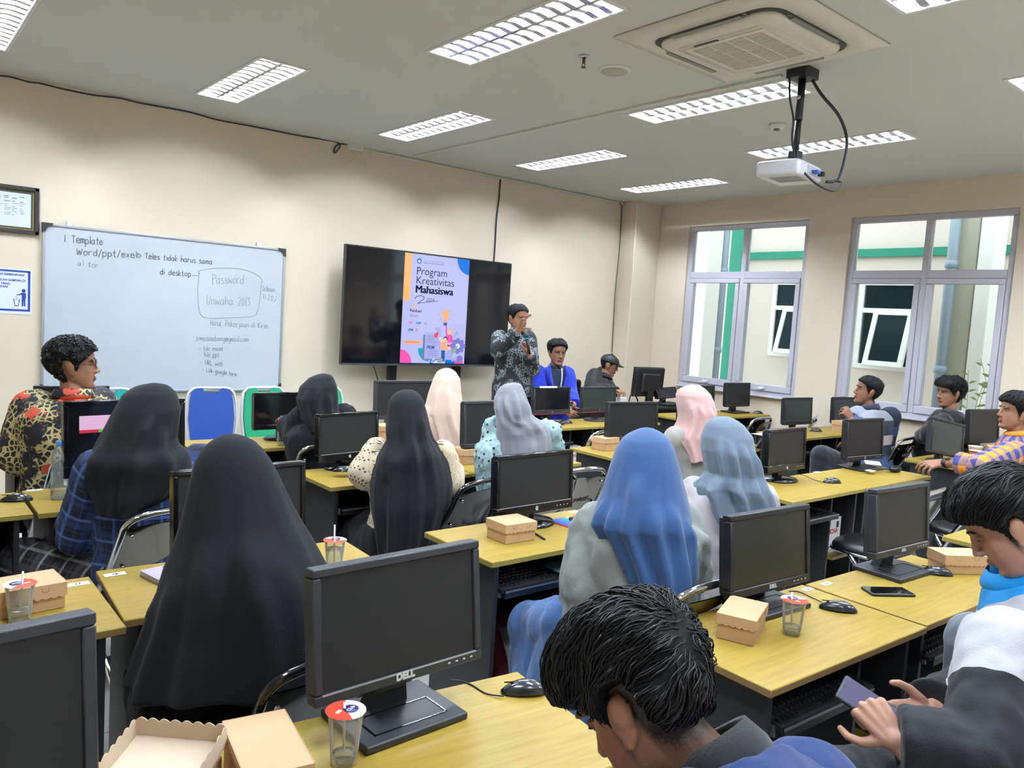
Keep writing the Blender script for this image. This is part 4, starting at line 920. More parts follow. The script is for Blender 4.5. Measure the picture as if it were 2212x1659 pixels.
# open box: the carton with its lid tray turned up on top
ob = thing('open_snack_box', 'open kraft box showing its pale inside, bottom left', 'box', (.375, 1.30, .75), radians(-42), 'kraft snack boxes')
MB().rbox(-.075, .075, -.1, .07, 0, .055, .002, 1).build('box_body', m_kraft2, ob)
T = Matrix.Translation((0, -.02, .062)) @ Matrix.Rotation(radians(8), 4, 'X')
ld = MB(); ld.box(-.08, .08, -.12, .095, 0, .002, M=T)
for a, c, off, n_ in (((-.08, .095, 0), (.08, .095, 0), (0, .0014, 0), 8), ((-.08, -.12, 0), (-.08, .095, 0), (-.0014, 0, 0), 10), ((.08, -.12, 0), (.08, .095, 0), (.0014, 0, 0), 10), ((-.08, -.12, 0), (.08, -.12, 0), (0, -.0014, 0), 8)):
    m2 = MB(); scallop(m2, a, c, 0, -.032, n_, off); ld.add([Vector((v[0], v[1], -v[2])) for v in m2.v], m2.f, 0, False, T)
ld.build('lid', m_kraftin, ob)
# cups of water with sealed lids and straws
m_cup = see_through('clear_cup', (238, 242, 245), .22, .08, .16); m_water = see_through('water', (228, 236, 238), .2, .02, .12)
m_film = mat('lid_film_red', (226, 76, 56), .25, coat=.5); m_filmw = mat('lid_film_pale', (214, 204, 206), .25, coat=.5); m_filmb = mat('lid_film_blue', (56, 58, 104), .3); m_straw = mat('clear_straw', (226, 226, 230), .3)
m_spark = mat('painted_glint', (222, 228, 230), .1)
def cup(loc, label, fill=.35, rz=0, h=.10, straw=.05, lean=(0, .01)):
    r = thing('water_cup', label, 'cup', loc, radians(rz), 'plastic water cups'); rb, rt = .024, .033
    R = lambda z: rb+(rt-rb)*z/h
    MB().lathe([(rb-.002, .001), (rb, .001), (R(h*.3), h*.3), (R(h*.9), h*.9), (rt+.001, h*.97), (rt+.004, h), (rt, h)], 28, cap=(True, False)).build('cup_wall', m_cup, r)
    MB().lathe([(rb-.003, .003), (R(h*fill)-.0015, h*fill)], 24).build('water', m_water, r)
    MB().lathe([(rb-.004, .0015), (rb*.5, .004), (.002, .006)], 20).lathe([(R(h*fill)-.001, h*fill+.0004), (R(h*fill)-.004, h*fill+.0008)], 20, cap=(False, False)).build('painted_glints', m_spark, r)  # glints put in as opaque pale colour on cup bottom and water line
    film = [(k, ) for k in ()]
    f = MB(); n = 28; rt2 = rt+.0045
    def fan(a0, a1, m): f.add([(0, 0, h+.0016)]+[(rt2*cos(a0+(a1-a0)*j/n), rt2*sin(a0+(a1-a0)*j/n), h+.0012) for j in range(n+1)], [(0, j+1, j+2) for j in range(n)], m)
    fan(.6, pi+.9, 0); fan(pi+.9, 2*pi+.6, 1)
    f.lathe([(.0145, h+.0018), (.0145, h+.0024)], 20, 2, M=Matrix.Translation((.007, -.006, 0)))
    f.text('Club', .011, Matrix.Translation((.007, -.0095, h+.0026)), 1, .0002, 'CENTER', .0004)
    f.box(-.02, -.006, .004, .011, h+.0016, h+.0022, 1)
    f.build('lid_film', [m_film, m_filmw, m_filmb], r, fix=False)
    MB().tube([(lean[0]*.2, lean[1]*.2, h*.25), (lean[0], lean[1], h+straw)], .0026, 8).build('straw', m_straw, r)
    return r
p = at(742, 1648); cup((p.x, p.y, .75), 'nearly empty lidded plastic cup in front of the large monitor', .18, 30, .102, .012, (.004, .006))
p = at(44, 1347); cup((p.x, p.y+.01, .75), 'half full lidded plastic cup at the left edge', .36, 200, .10, .035, (-.0, .012))
p = at(721, 1232); cup((p.x, p.y, .75), 'fuller lidded plastic cup right of the large black veil', .72, 90, .10, .055, (-.012, .01))
p = at(1131, 1140); cup((p.x+.04, p.y+.06, .75), 'lidded plastic cup behind the scalloped kraft box, before the widescreen monitor', .4, 60, .10, .035, (.0, .012))
p = at(1716, 1372); cup((p.x, p.y+.01, .75), 'nearly empty lidded plastic cup beside the near right kraft box', .24, 100, .10, .022, (.006, .006))
p = at(1043, 995); cup((p.x+.03, p.y+.0, .75), 'lidded plastic cup left of the polka dot sleeve', .4, 90, .10, .01, (0, .01))
# bottles
m_pet = see_through('bottle_plastic', (232, 240, 244), .25, .06, .16); m_capb = mat('cap_blue', (70, 138, 206), .4)
def bottle(loc, s, label, lab=True):
    r = thing('water_bottle', label, 'bottle', loc); r.scale = (s, s, s)
    pr_ = [(.022, .004), (.03, 0), (.033, .012), (.033, .06), (.0325, .10), (.033, .125), (.031, .14), (.027, .148), (.031, .158), (.033, .17), (.031, .19), (.022, .212), (.0135, .225), (.013, .232)]
    MB().lathe(pr_, 32, cap=(True, False)).build('bottle_wall', m_pet, r)
    MB().lathe([(.028, .003), (.0315, .014), (.0315, .03)], 28).build('water', m_water, r)
    MB().lathe([(.015, .228), (.0155, .23), (.0155, .246), (.014, .249)], 24).build('cap', m_capb, r)
    if lab:
        l = MB(); n = 40
        rr = [[(.0336*cos(a), .0336*sin(a), z) for a in np.linspace(0, 2*pi, n+1)[:-1]] for z in (.062, .12)]
        k = len(l.v); l.v += rr[0]+rr[1]
        for j in range(n):
            if j % 20 in (0, 1, 2, 3, 12, 13, 14): l.f.append([j, (j+1) % n, n+(j+1) % n, n+j]); l.m.append(0 if j % 20 < 4 else 1); l.sm.append(True)
        l.build('label', [mat('label_blue', (150, 190, 226), .4), mat('label_white', (226, 232, 236), .4)], r, fix=False)
    return r
p = at(129, 1078); bottle((p.x, p.y+.01, .75), .96, 'large clear water bottle with blue cap on the left third row desk')
bottle((1.93, 4.46, .75), .72, 'small clear water bottle with blue cap before the green chair', False)
# mice
m_mouse = mat('mouse_black', (26, 27, 30), .25, coat=.3)
def mouse(loc, rz, label, cable=None):
    r = thing('computer_mouse', label, 'mouse', loc, radians(rz), 'black computer mice')
    rings = []; n = 20
    for t in np.linspace(0, 1, 12):
        y = -.056+.112*t; wdt = .031*(sin(pi*min(max(t, .02), .98))**.45)*(1-.12*t); hh = .036*(sin(pi*min(max(t*.92+.03, .02), .98))**.6)*(1-.25*t)
        rings.append([(wdt*cos(a)*(1-.12*(sin(a) > 0)), y, max(0, hh*(.25+.75*max(0, sin(a)))-.25*hh*(sin(a) < 0)) if sin(a) > 0 else .25*hh*(1+sin(a))) for a in np.linspace(0, 2*pi, n+1)[:-1]])
    MB().loft(rings).build('shell', m_mouse, r)
    MB().box(-.0006, .0006, .0, .05, .0245, .0275).tube([(0, .018, .0245), (0, .034, .0215)], .0045, 10).build('wheel', m_mgloss, r)
    if cable: MB().tube(smooth_path(cable, 6), .0017, 6).build('cable', m_cable, r, True)
    return r
def cab(pts, z=.752): return [at(px, py, z+dz) for px, py, dz in pts]
p = at(1134, 1496); mouse((p.x, p.y, .75), 62, 'black mouse beside the large nearest monitor', cab([(1088, 1504, .004), (1050, 1498, 0), (1020, 1480, 0), (995, 1471, 0), (972, 1470, 0)]))
p = at(1810, 1318); mouse((p.x, p.y, .75), 38, 'black mouse right of the near right cup', cab([(1776, 1301, .004), (1750, 1289, 0), (1725, 1278, 0), (1705, 1277, 0)]))
p = at(2022, 1240); mouse((p.x, p.y, .75), 38, 'black mouse in front of the closed right kraft box', cab([(1992, 1226, .004), (1970, 1218, 0), (1950, 1212, 0), (1930, 1212, 0)]))
p = at(1797, 1043); mouse((p.x, p.y, .75), 60, 'black mouse right of the oval monitor foot', cab([(1776, 1041, .004), (1755, 1035, 0), (1740, 1028, 0), (1725, 1024, 0)]))
p = at(36, 1082); mouse((p.x, p.y, .75), 80, 'rounded black mouse at the left edge')
mouse((1.86, 3.52, .775), 70, 'black mouse lying on the round monitor foot by the crochet sleeve')
p = at(1222, 914); mouse((p.x, p.y, .75), 60, 'black mouse beside the laptop and red-trimmed monitor', cab([(1213, 912, .004), (1205, 905, 0), (1196, 903, 0)]))
p = at(1770, 930); mouse((p.x-.1, p.y-.02, .75), 50, 'black mouse right of the upright pale phone', cab([(1758, 927, .004), (1745, 922, 0), (1738, 917, 0)]))
p = at(1632, 886); mouse((7.37, 4.72, .75), 60, 'black mouse under the corner window')
# phones
m_ph = mat('phone_glass', (12, 13, 16), .06, coat=.5); m_phc = mat('phone_case_black', (24, 25, 28), .5); m_phg = mat('phone_case_green', (86, 112, 100), .5)
def phone(loc, rz, label, case, lx=.075, ly=.155, rx=0, ry=0, scr=None):
    r = thing('phone', label, 'phone', loc, radians(rz)); r.rotation_euler = (radians(rx), radians(ry), radians(rz))
    MB().rbox(-lx/2, lx/2, -ly/2, ly/2, 0, .0095, .004, 2).build('case', case, r)
    MB().rbox(-lx/2+.004, lx/2-.004, -ly/2+.004, ly/2-.004, .0088, .0102, .0006, 1).build('screen', scr or m_ph, r)
    return r
p = at(1918, 1281); phone((p.x, p.y, .75), 57, 'black phone lying on the right desk in front of the square monitor', m_phc)
p = at(188, 1075); phone((p.x+.01, p.y+.02, .75), 4, 'dark phone in a green case by the water bottle', m_phg, .085, .15)
phone((6.27, 3.56, .752), 12, 'pale blue phone propped upright against a monitor', mat('phone_pale', (150, 180, 200), .3), .09, .16, 75, 0, mat('phone_screen_pale', (168, 196, 214), .25))
# notebook and pen, papers, number cards
p = at(335, 1246); nb = thing('notebook', 'spiral notebook with a pale purple cover beside the large black veil', 'notebook', (p.x+.06, p.y-.01, .75), radians(12))
MB().rbox(-.085, .085, -.06, .06, 0, .004, .001, 1).rbox(-.085, .085, -.06, .06, .014, .017, .001, 1).build('cover', mat('notebook_lilac', (196, 180, 206), .4), nb)
MB().box(-.083, .083, -.058, .058, .004, .014).build('pages', mat('paper_white', (214, 220, 230), .6), nb)
s = MB()
for k in range(14): s.tube([(-.08, -.052+.008*k, .0), (-.09, -.052+.008*k, .008), (-.08, -.052+.008*k, .018)], .001, 5)
s.build('spiral', m_sil, nb)
pn = thing('highlighter', 'lime green highlighter lying on the notebook', 'pen', (p.x+.045, p.y+.005, .775), radians(-8))
MB().tube([(0, 0, 0), (.1, 0, 0)], [.006, .0075], 12).build('barrel', mat('lime', (150, 205, 60), .3), pn); MB().tube([(-.022, 0, 0), (0, 0, 0)], [.002, .006], 10).build('tip', mat('lime_dark', (96, 150, 40), .4), pn)
m_card = mat('card_white', (226, 228, 226), .6); m_print = mat('print_black', (50, 50, 54), .6)
def card(px, py, txt, label, rz=0, s=1):
    q = at(px, py); r = thing('number_card', label, 'card', (q.x, q.y, .75), radians(rz), 'desk number cards')
    MB().box(-.03*s, .03*s, -.014*s, .014*s, .0002, .0012).build('card_sheet', m_card, r)
    MB().text(txt, .017*s, Matrix.Translation((0, -.006*s, .0014)), 0, .0003, 'CENTER', .0006).build('number', m_print, r)
card(168, 1262, '17', 'white desk card printed 17'); card(248, 1241, '18', 'white desk card printed 18'); card(75, 1059, '10', 'white desk card by the large water bottle')
card(1745, 1273, '21', 'white desk card right of the near right monitor', 0, .8); card(1785, 1261, '22', 'white desk card at the seam of the right desks', 0, .8)
card(1243, 1106, '', 'blank-looking desk card left of the bright blue headscarf, nearer one'); card(1270, 1098, '', 'blank-looking desk card left of the bright blue headscarf, farther one')
card(1765, 1020, '', 'pale desk card between the two middle right monitors')
q = at(1432, 908, .75)
def sheet(px, py, lx, ly, rz, label, m=None, z=.7505, cat='paper', name='paper_sheet'):
    q = at(px, py, z); o = MB().box(-lx/2, lx/2, -ly/2, ly/2, 0, .0015).build(name, m or m_card); o.location = q; o.rotation_euler = (0, 0, radians(rz)); return tag(o, label, cat)
sheet(1650, 938, .2, .12, 0, 'white paper sheet on the desk before the upright phone')
sheet(1880, 1017, .07, .05, 10, 'white paper slip on the flat monitor foot', z=.769)
sheet(1885, 1000, .17, .1, 30, 'crumpled white plastic sleeve behind the flat-footed monitor')
# crumpled tissue
p = at(990, 1015); bm = bmesh.new(); bmesh.ops.create_grid(bm, x_segments=14, y_segments=10, size=.5)
for v in bm.verts: v.co = Vector((v.co.x*.1, v.co.y*.08, .004+.018*max(0, noise.noise(v.co*7)+.35)))
tag(MB().bm(bm, 0, True, Matrix.Translation((p.x-.03, p.y+.02, .75))).build('tissue', m_card), 'crumpled white tissue beside the scalloped kraft box on the third row', 'tissue')
# pen standing out over the desk edge, pencil case
p = at(1162, 1158); pe = thing('pen', 'black pen lying in front of the round monitor foot', 'pen', (p.x, p.y, .754), radians(75))
MB().tube([(-.06, 0, 0), (.05, 0, 0)], .004, 10).build('barrel', m_phc, pe); MB().tube([(.05, 0, 0), (.065, 0, 0)], [.004, .001], 8).build('tip', m_sil, pe)
p = at(620, 938); pc = thing('pencil_case', 'coral red flat case in front of the far black headscarf', 'case', (2.08, 4.5, .75), 0)
MB().rbox(-.1, .1, -.04, .04, 0, .025, .01).build('pouch', mat('coral', (206, 92, 82), .6), pc); MB().rbox(-.098, .098, -.036, .036, .025, .031, .003, 1).build('cover', m_phc, pc)
# colourful mouse pad with a hard disk and yellow pen
p = at(1228, 1128); mpd = thing('mouse_pad', 'rainbow coloured mouse pad with red rim by the bright blue headscarf', 'mouse pad', (p.x+.03, p.y-.01, .75), radians(6))
MB().rbox(-.1, .1, -.075, .075, 0, .003, .001, 1).build('rim', mat('pad_red', (190, 40, 50), .6), mpd)
m_pad = mat('pad_rainbow', (90, 120, 190), .6); nt, b = nodes(m_pad); tcn = N(nt, 'TexCoord'); sx = N(nt, 'SeparateXYZ'); ml = N(nt, 'MapRange'); ml.inputs[1].default_value = -.1; ml.inputs[2].default_value = .1
rp = ramp(nt, [(0, (70, 60, 150)), (.3, (60, 120, 200)), (.5, (60, 160, 120)), (.7, (220, 210, 60)), (.9, (210, 80, 60))]); nt.links.new(tcn.outputs['Object'], sx.inputs[0]); nt.links.new(sx.outputs[0], ml.inputs[0]); nt.links.new(ml.outputs[0], rp.inputs[0]); nt.links.new(rp.outputs[0], b.inputs['Base Color'])
MB().box(-.094, .094, -.069, .069, .003, .0042).build('surface', m_pad, mpd)
hd = thing('hard_disk', 'grey portable hard disk lying on the rainbow pad', 'hard disk', (p.x+.075, p.y-.01, .7545), radians(12))
MB().rbox(-.055, .055, -.038, .038, 0, .014, .004).build('housing', mat('disk_grey', (96, 94, 88), .4), hd); MB().tube([(-.04, -.02, .0145), (.04, -.02, .0145)], .0012, 6).build('groove', m_phc, hd)
# headset lying on the second row right desk
p = at(1880, 1022); hsx = thing('headset', 'black headset and mouse bundle lying right of the flat-footed monitor', 'headset', (p.x+.12, p.y-.02, .75), radians(-18))
MB().tube(smooth_path([(-.14, .02, .012), (-.06, .01, .02), (.02, 0, .022), (.08, -.01, .02)], 5), [.006]*15+[.012], 8).build('band', m_phc, hsx)
MB().sphere((.1, -.01, .022), .05, .03, .022).build('ear_pad', m_seat, hsx); MB().tube(smooth_path([(.07, -.02, .04), (.11, -.035, .05), (.14, -.02, .03)], 4), .003, 6).build('wire', m_cable, hsx)
# paper cups with red dots
m_pc = mat('paper_cup', (226, 220, 214), .6); m_dot = mat('red_dot', (196, 44, 58), .6)
def papercup(loc, label, dots):
    r = thing('paper_cup', label, 'cup', loc, 0, 'white paper cups')
    MB().lathe([(.036, 0), (.05, .08), (.052, .082), (.05, .084), (.046, .083), (.034, .004)], 30).build('cup_wall', m_pc, r)
    d = MB()
    for k in range(dots):
        a = k*2.4; z = .015+.055*((k*.37) % 1); rr = .0365+.014*z/.08
        T = Matrix.Translation((rr*cos(a), rr*sin(a), z)) @ Matrix.Rotation(a, 4, 'Z') @ Matrix.Rotation(pi/2, 4, 'Y')
        d.lathe([(.0075, -.0006), (.0075, .0014)], 12, M=T)
    if dots: d.build('dots', m_dot, r)
    else: MB().lathe([(.0505, .072), (.0512, .08)], 30, cap=(False, False)).build('red_band', m_dot, r)
papercup((6.38, 2.22, .75), 'low white paper cup with a red rim beside the plaid sleeve', 0)
papercup((6.66, 2.33, .75), 'white paper cup with red dots behind the low cup', 26)
# laptop on the fourth row desk
lp = thing('laptop', 'open dark laptop between grey headscarf and red-trimmed monitor', 'laptop', (4.28, 4.72, .75), radians(14))
MB().rbox(-.16, .16, -.11, .11, 0, .016, .004).build('base', m_mgrey, lp)
T = Matrix.Translation((0, .11, .014)) @ Matrix.Rotation(radians(-18), 4, 'X')
MB().rbox(-.16, .16, -.004, .004, 0, .215, .003, 1, M=T).build('lid', m_mgrey, lp); MB().box(-.15, .15, -.0048, -.004, .012, .205, M=T).build('screen', m_scrd, lp)
MB().box(-.14, .14, -.02, .09, .016, .0168).build('keyboard', m_mgloss, lp)
o = MB().rbox(-.09, .09, -.02, .0, .0, .014, .002, 1).build('paper_strip', m_card); q = atY(1183, 838, 4.742); o.location = (q.x, q.y, q.z); tag(o, 'white paper strip taped on top of a red-trimmed monitor', 'paper')
# lit slide in the third row monitor, text editor laptop at bottom left
T = Matrix.Translation((0, -.02, .085)) @ Matrix.Rotation(-radians(3), 4, 'X')
s = MB(); s.box(-.19, .06, -.0172, -.0165, .195, .253, M=T); s.box(-.19, -.115, -.0174, -.0165, .182, .195, m=1, M=T); s.box(-.115, -.02, -.0174, -.0165, .182, .195, m=2, M=T)
s.box(-.02, .06, -.0174, -.0165, .182, .195, m=3, M=T); s.text('Pelatihan', .012, T @ Matrix.Translation((-.05, -.0176, .228)) @ Matrix.Rotation(pi/2, 4, 'X'), 4, .0001, 'CENTER'); s.text('Kewirausahaan', .01, T @ Matrix.Translation((-.05, -.0176, .214)) @ Matrix.Rotation(pi/2, 4, 'X'), 4, .0001, 'CENTER')
s.build('slide', [lit('lit_pinkish', (232, 190, 226), .9), lit('lit_red', (214, 50, 84), .9), lit('lit_green', (100, 196, 90), .9), lit('lit_blue', (90, 110, 210), .9), m_print], M4)
lp2 = thing('laptop', 'corner of an open laptop with a lit purple screen, bottom left edge', 'laptop', (.0, .93, .75), radians(-8))
lp2.location = (-.058, 1.02, .75)
MB().rbox(-.17, .17, -.16, -.0, 0, .018, .004).build('base', m_mgrey, lp2)
T = Matrix.Translation((0, .0, .016)) @ Matrix.Rotation(radians(-14), 4, 'X')
MB().rbox(-.17, .17, -.004, .005, 0, .20, .006, 2, M=T).build('lid', m_phc, lp2)
s = MB(); s.box(-.155, .155, -.0048, -.004, .02, .185, M=T); s.box(-.155, .155, -.0052, -.004, .165, .185, m=1, M=T); s.box(.06, .15, -.0052, -.004, .11, .15, m=2, M=T)
s.lathe([(.008, -.0012), (.008, .0004)], 16, 3, M=T @ Matrix.Translation((.135, -.005, .128)) @ Matrix.Rotation(pi/2, 4, 'X'))
s.build('screen', [lit('lit_violet', (66, 62, 104), .9), lit('lit_bar', (34, 34, 56), .9), lit('lit_lilac', (128, 118, 180), .8), lit('lit_coral', (230, 100, 90), 1)], lp2)
# keyboards on the pull-out trays
m_key = mat('key_black', (28, 29, 33), .4); m_keyb = mat('keyboard_black', (20, 21, 24), .5)
def keyboard(loc, rz, label):
    r = thing('keyboard', label, 'keyboard', loc, radians(rz), 'black keyboards')
    MB().loft([[(-.22, -.075, 0), (.22, -.075, 0), (.22, .075, 0), (-.22, .075, 0)], [(-.22, -.075, .012), (.22, -.075, .012), (.22, .075, .024), (-.22, .075, .024)]], 0, False).build('keyboard_base', m_keyb, r)
    k = MB()
    for row in range(6):
        y = -.06+.022*row+(.006 if row == 5 else 0); x = -.21
        while x < .2:
            wd = .019
            if row == 0 and -.13 < x < -.1: wd = .115
            if abs(x-.09) > .012 or row == 0 and wd > .02:
                zt = .013+.012*(y+.075)/.15
                k.loft([[(x+.001, y+.001, zt), (x+wd-.001, y+.001, zt), (x+wd-.001, y+.018, zt), (x+.001, y+.018, zt)], [(x+.003, y+.003, zt+.006), (x+wd-.003, y+.003, zt+.006), (x+wd-.003, y+.016, zt+.006), (x+.003, y+.016, zt+.006)]], 0, False, (False, True))
            x += wd+.0012
    tag(k.build('keys', m_key, r), kind='stuff'); return r
for x, y, rz, lab in ((1.95, .99, -2, 'black keyboard on the tray under the near right desk'), (2.74, .97, -2, 'keyboard on the tray beside the grey trousers'), (1.95, 2.1, 0, 'keyboard on the tray under the scalloped box desk'),
                      (6.25, 2.15, 0, 'keyboard on the tray under the plaid sleeve')): keyboard((x, y+.04, .6265), rz, lab)
bk = MB().rbox(-.1, .1, -.07, .07, 0, .008, .002, 1).build('document_folder', mat('folder_teal', (60, 84, 92), .5)); bk.location = (2.1, 2.13, .657); bk.rotation_euler = (radians(5), 0, .1); tag(bk, 'dark teal folder on the keyboard under the scalloped box desk', 'folder')
# white carton boxes and computer cases in the desk compartments
m_cart = mat('carton_white', (222, 222, 222), .6); m_redp = mat('carton_red', (190, 40, 50), .5)
def carton(x, y, z, label, w=.13, d=.2, h=.2):
    r = thing('carton', label, 'box', (x, y, z), 0, 'white cartons on desk shelves')
    MB().box(-w/2, w/2, -d/2, d/2, 0, h).build('carton_wall', m_cart, r)
    t = MB().text('ICHA', .038, Matrix.Translation((-w/2+.01, -d/2-.0006, h*.55)) @ Matrix.Rotation(pi/2, 4, 'X'), 0, .0004, bold=.001); t.box(w/2-.012, w/2-.004, -d/2-.0006, -d/2, h*.3, h*.42); t.box(w/2, w/2+.0006, -d/2, d/2, 0, h)
    t.build('red_print', m_redp, r)
    MB().box(w/2-.05, w/2-.022, -d/2-.0006, -d/2, h*.7, h*.88).box(-w/2, w/2, -d/2-.0006, -d/2, .03, .037).build('dark_print', m_print, r)
carton(4.28, 2.28, .378, 'white carton with red letters under the oval monitor foot desk'); carton(4.53, 4.68, .378, 'white carton with red letters under the laptop desk')
m_pcc = mat('computer_case', (186, 182, 172), .5)
def tower(x, y, z, label, h=.34):
    r = thing('computer_case', label, 'computer', (x, y, z), 0, 'computer cases'); 
    MB().rbox(-.085, .085, -.16, .14, 0, h, .005, 1).build('case', m_pcc, r)
    MB().box(-.07, .07, -.1615, -.16, h*.72, h*.84).box(-.07, .07, -.1615, -.16, h*.1, h*.14).build('drive_slot', m_print, r); MB().box(-.06, .0, -.1615, -.16, h*.86, h*.95).build('sticker', m_redp, r)
tower(.30, 2.33, .378, 'beige computer case under the desk labelled 17', .33); tower(.28, 3.56, .378, 'beige computer case under the left third row desk', .33)
# maroon backpack with a striped strap under the scalloped box desk
m_bag = mat('maroon_cloth', (126, 52, 66), .8, bump=(90, .3)); bp = at(1100, 1370, 0.0); bx = thing('backpack', 'maroon backpack with a striped strap under the scalloped box desk', 'bag', (1.93, 2.36, 0), .2)
def blob(sx, sy, sz, z0, seed, n=(22, 14)):
    mb = MB(); rings = []
    for i in range(n[1]):
        t = i/(n[1]-1); k = sin(pi*(.08+.84*t))**.4
        rings.append([(sx*k*abs(cos(a))**.7*(1 if cos(a) > 0 else -1)*(1+.05*noise.noise((cos(a)*2, sin(a)*2, t*4+seed))), sy*k*abs(sin(a))**.7*(1 if sin(a) > 0 else -1)*(1+.08*noise.noise((cos(a)*2, sin(a)*2, t*4+seed+9))), z0+sz*t) for a in np.linspace(0, 2*pi, n[0]+1)[:-1]])
    return mb.loft(rings)
blob(.17, .10, .40, .02, 3).build('bag_body', m_bag, bx)
blob(.12, .05, .2, .05, 6).build('front_pocket', m_bag, bx).location = (0, -.1, 0)
MB().tube(smooth_path([(-.05, -.1, .40), (-.08, -.17, .32), (-.06, -.19, .18), (0, -.2, .12), (.05, -.19, .18), (.03, -.17, .3), (-.02, -.12, .4)], 6), .016, 8, flat=.4).build('strap', mat('strap_grey', (170, 172, 172), .7), bx)
cb = MB()
for k in range(4): cb.tube(smooth_path([(2.18+.03*k, 2.3, .3), (2.2, 2.2-.03*k, .12), (2.1+.06*k, 2.12, .015), (2.0+.1*k, 2.05, .012)], 5), .004, 6)
tag(cb.build('floor_cables', m_cable), 'tangle of black cables beside the maroon backpack', 'cable')
fs = MB().rbox(-.15, .15, -.03, .03, 0, .05, .004).build('power_strip', mat('strip_cream', (206, 202, 186), .5)); fs.location = (1.92, 1.9, 0); fs.rotation_euler = (0, 0, -.75); tag(fs, 'cream floor cable duct lying by the blue skirt', 'duct')
# teacher table: router, socket and adaptors
rt = thing('router', 'black router with two upright antennas on the teacher table', 'router', (5.72, 5.38, .79), 0)
MB().rbox(-.1, .1, -.06, .06, 0, .028, .006).build('housing', m_phc, rt)
for xx in (-.085, .085): MB().tube([(xx, .05, .02), (xx, .055, .19)], [.006, .004], 8).build('antenna', m_phc, rt)
tag(MB().rbox(5.96, 6.06, 5.42, 5.47, .79, .86, .006).build('socket_block', m_frame), 'white socket block behind the router on the teacher table', 'socket')
tag(MB().tube(smooth_path([(6.1, 5.43, .8), (6.12, 5.43, .88), (6.17, 5.43, .9), (6.22, 5.43, .85), (6.25, 5.43, .8)], 6), .008, 8).build('plug_cable', m_cable), 'black looped plug cable on the teacher table', 'cable')
tag(MB().rbox(5.85, 6.2, 5.2, 5.4, .79, .797, .002, 1).build('paper_stack', m_card), 'white papers spread on the teacher table', 'paper')
tag(MB().rbox(6.4, 6.65, 5.16, 5.32, .79, .815, .006).build('closed_laptop', m_phc), 'black closed laptop lying on the teacher table', 'laptop')
tag(MB().rbox(5.54, 5.64, 5.22, 5.3, .79, .82, .01).build('adaptor', m_phc), 'black adaptor in front of the man in the cap', 'adaptor')
# ------------------------------------------------------------------ people: shared shapes
FH = Vector((cos(YAW), sin(YAW), 0)); RH = Vector((sin(YAW), -cos(YAW), 0)); Z = Vector((0, 0, 1))
def facing(a):      # heading: 0 = to the right across the room, 90 = away, 180 = to the left, -90 = towards the viewer
    return (RH*cos(radians(a))+FH*sin(radians(a))).normalized()
def frame_from(f, pitch=0, roll=0):
    """columns right, forward, up; pitch > 0 bows forward"""
    f = f.normalized(); r = f.cross(Z).normalized(); u = r.cross(f)
    M = Matrix((r, f, u)).transposed()
    return M @ Matrix.Rotation(-radians(pitch), 3, 'X') @ Matrix.Rotation(radians(roll), 3, 'Y')
def capsule(mb, p0, r0, p1, r1, n=12, flat=None, ends=(True, True)):
    """tapered limb with rounded ends"""
    p0 = Vector(p0); p1 = Vector(p1); t = p1-p0; L = max(t.length, 1e-5); t = t/L
    x = t.orthogonal().normalized(); y = t.cross(x); rings = []
    def ring(c, r): rings.append([c+x*(r*cos(2*pi*j/n))+y*(r*sin(2*pi*j/n)) for j in range(n)])
    if ends[0]:
        for a in (80, 55, 28): ring(p0-t*r0*sin(radians(a)), r0*cos(radians(a)))
    ring(p0, r0); ring(p0+t*L*.5, (r0+r1)/2); ring(p1, r1)
    if ends[1]:
        for a in (28, 55, 80): ring(p1+t*r1*sin(radians(a)), r1*cos(radians(a)))
    mb.loft(rings)
def ellipsoid(mb, c, rx, ry, rz, M3=None, nu=16, nv=10):
    T = Matrix.Translation(c) @ (M3.to_4x4() if M3 else Matrix.Identity(4))
    mb.sphere((0, 0, 0), rx, ry, rz, nu, nv, 0, T)
def remesh(mb, voxel, smooth=3, fac=.5, name='tmp'):
    me = mb.mesh(name, []) if False else bpy.data.meshes.new(name); me.from_pydata(mb.v, [], mb.f); me.update()
    bm = bmesh.new(); bm.from_mesh(me); bmesh.ops.recalc_face_normals(bm, faces=bm.faces[:]); bm.to_mesh(me); bm.free()
    o = bpy.data.objects.new(name, me); COL.objects.link(o)
    m = o.modifiers.new('r', 'REMESH'); m.mode = 'VOXEL'; m.voxel_size = voxel; m.use_smooth_shade = True
    if smooth:
        s = o.modifiers.new('s', 'SMOOTH'); s.iterations = smooth; s.factor = fac
    bpy.context.view_layer.update()
    out = bpy.data.meshes.new_from_object(o.evaluated_get(bpy.context.evaluated_depsgraph_get()))
    bpy.data.objects.remove(o); bpy.data.meshes.remove(me)
    return out
def verts_np(me):
    a = np.empty(len(me.vertices)*3, np.float32); me.vertices.foreach_get('co', a); return a.reshape(-1, 3)
def normals_np(me):
    a = np.empty(len(me.vertices)*3, np.float32); me.vertices.foreach_get('normal', a); return a.reshape(-1, 3)
def set_verts(me, a):
    me.vertices.foreach_set('co', a.astype(np.float32).ravel()); me.update()
def wrinkle(me, amp, freq, seed=0, stretch=(1, 1, .45)):
    """soft cloth creases"""
    v = verts_np(me); n = normals_np(me)
    d = np.array([noise.noise(Vector((p[0]*freq*stretch[0]+seed, p[1]*freq*stretch[1], p[2]*freq*stretch[2])))+.5*noise.noise(Vector((p[0]*freq*2.1, p[1]*freq*2.1+seed, p[2]*freq*1.3))) for p in v])
    d = np.sign(d)*np.abs(d)**.8
    set_verts(me, v+n*(amp*d)[:, None])
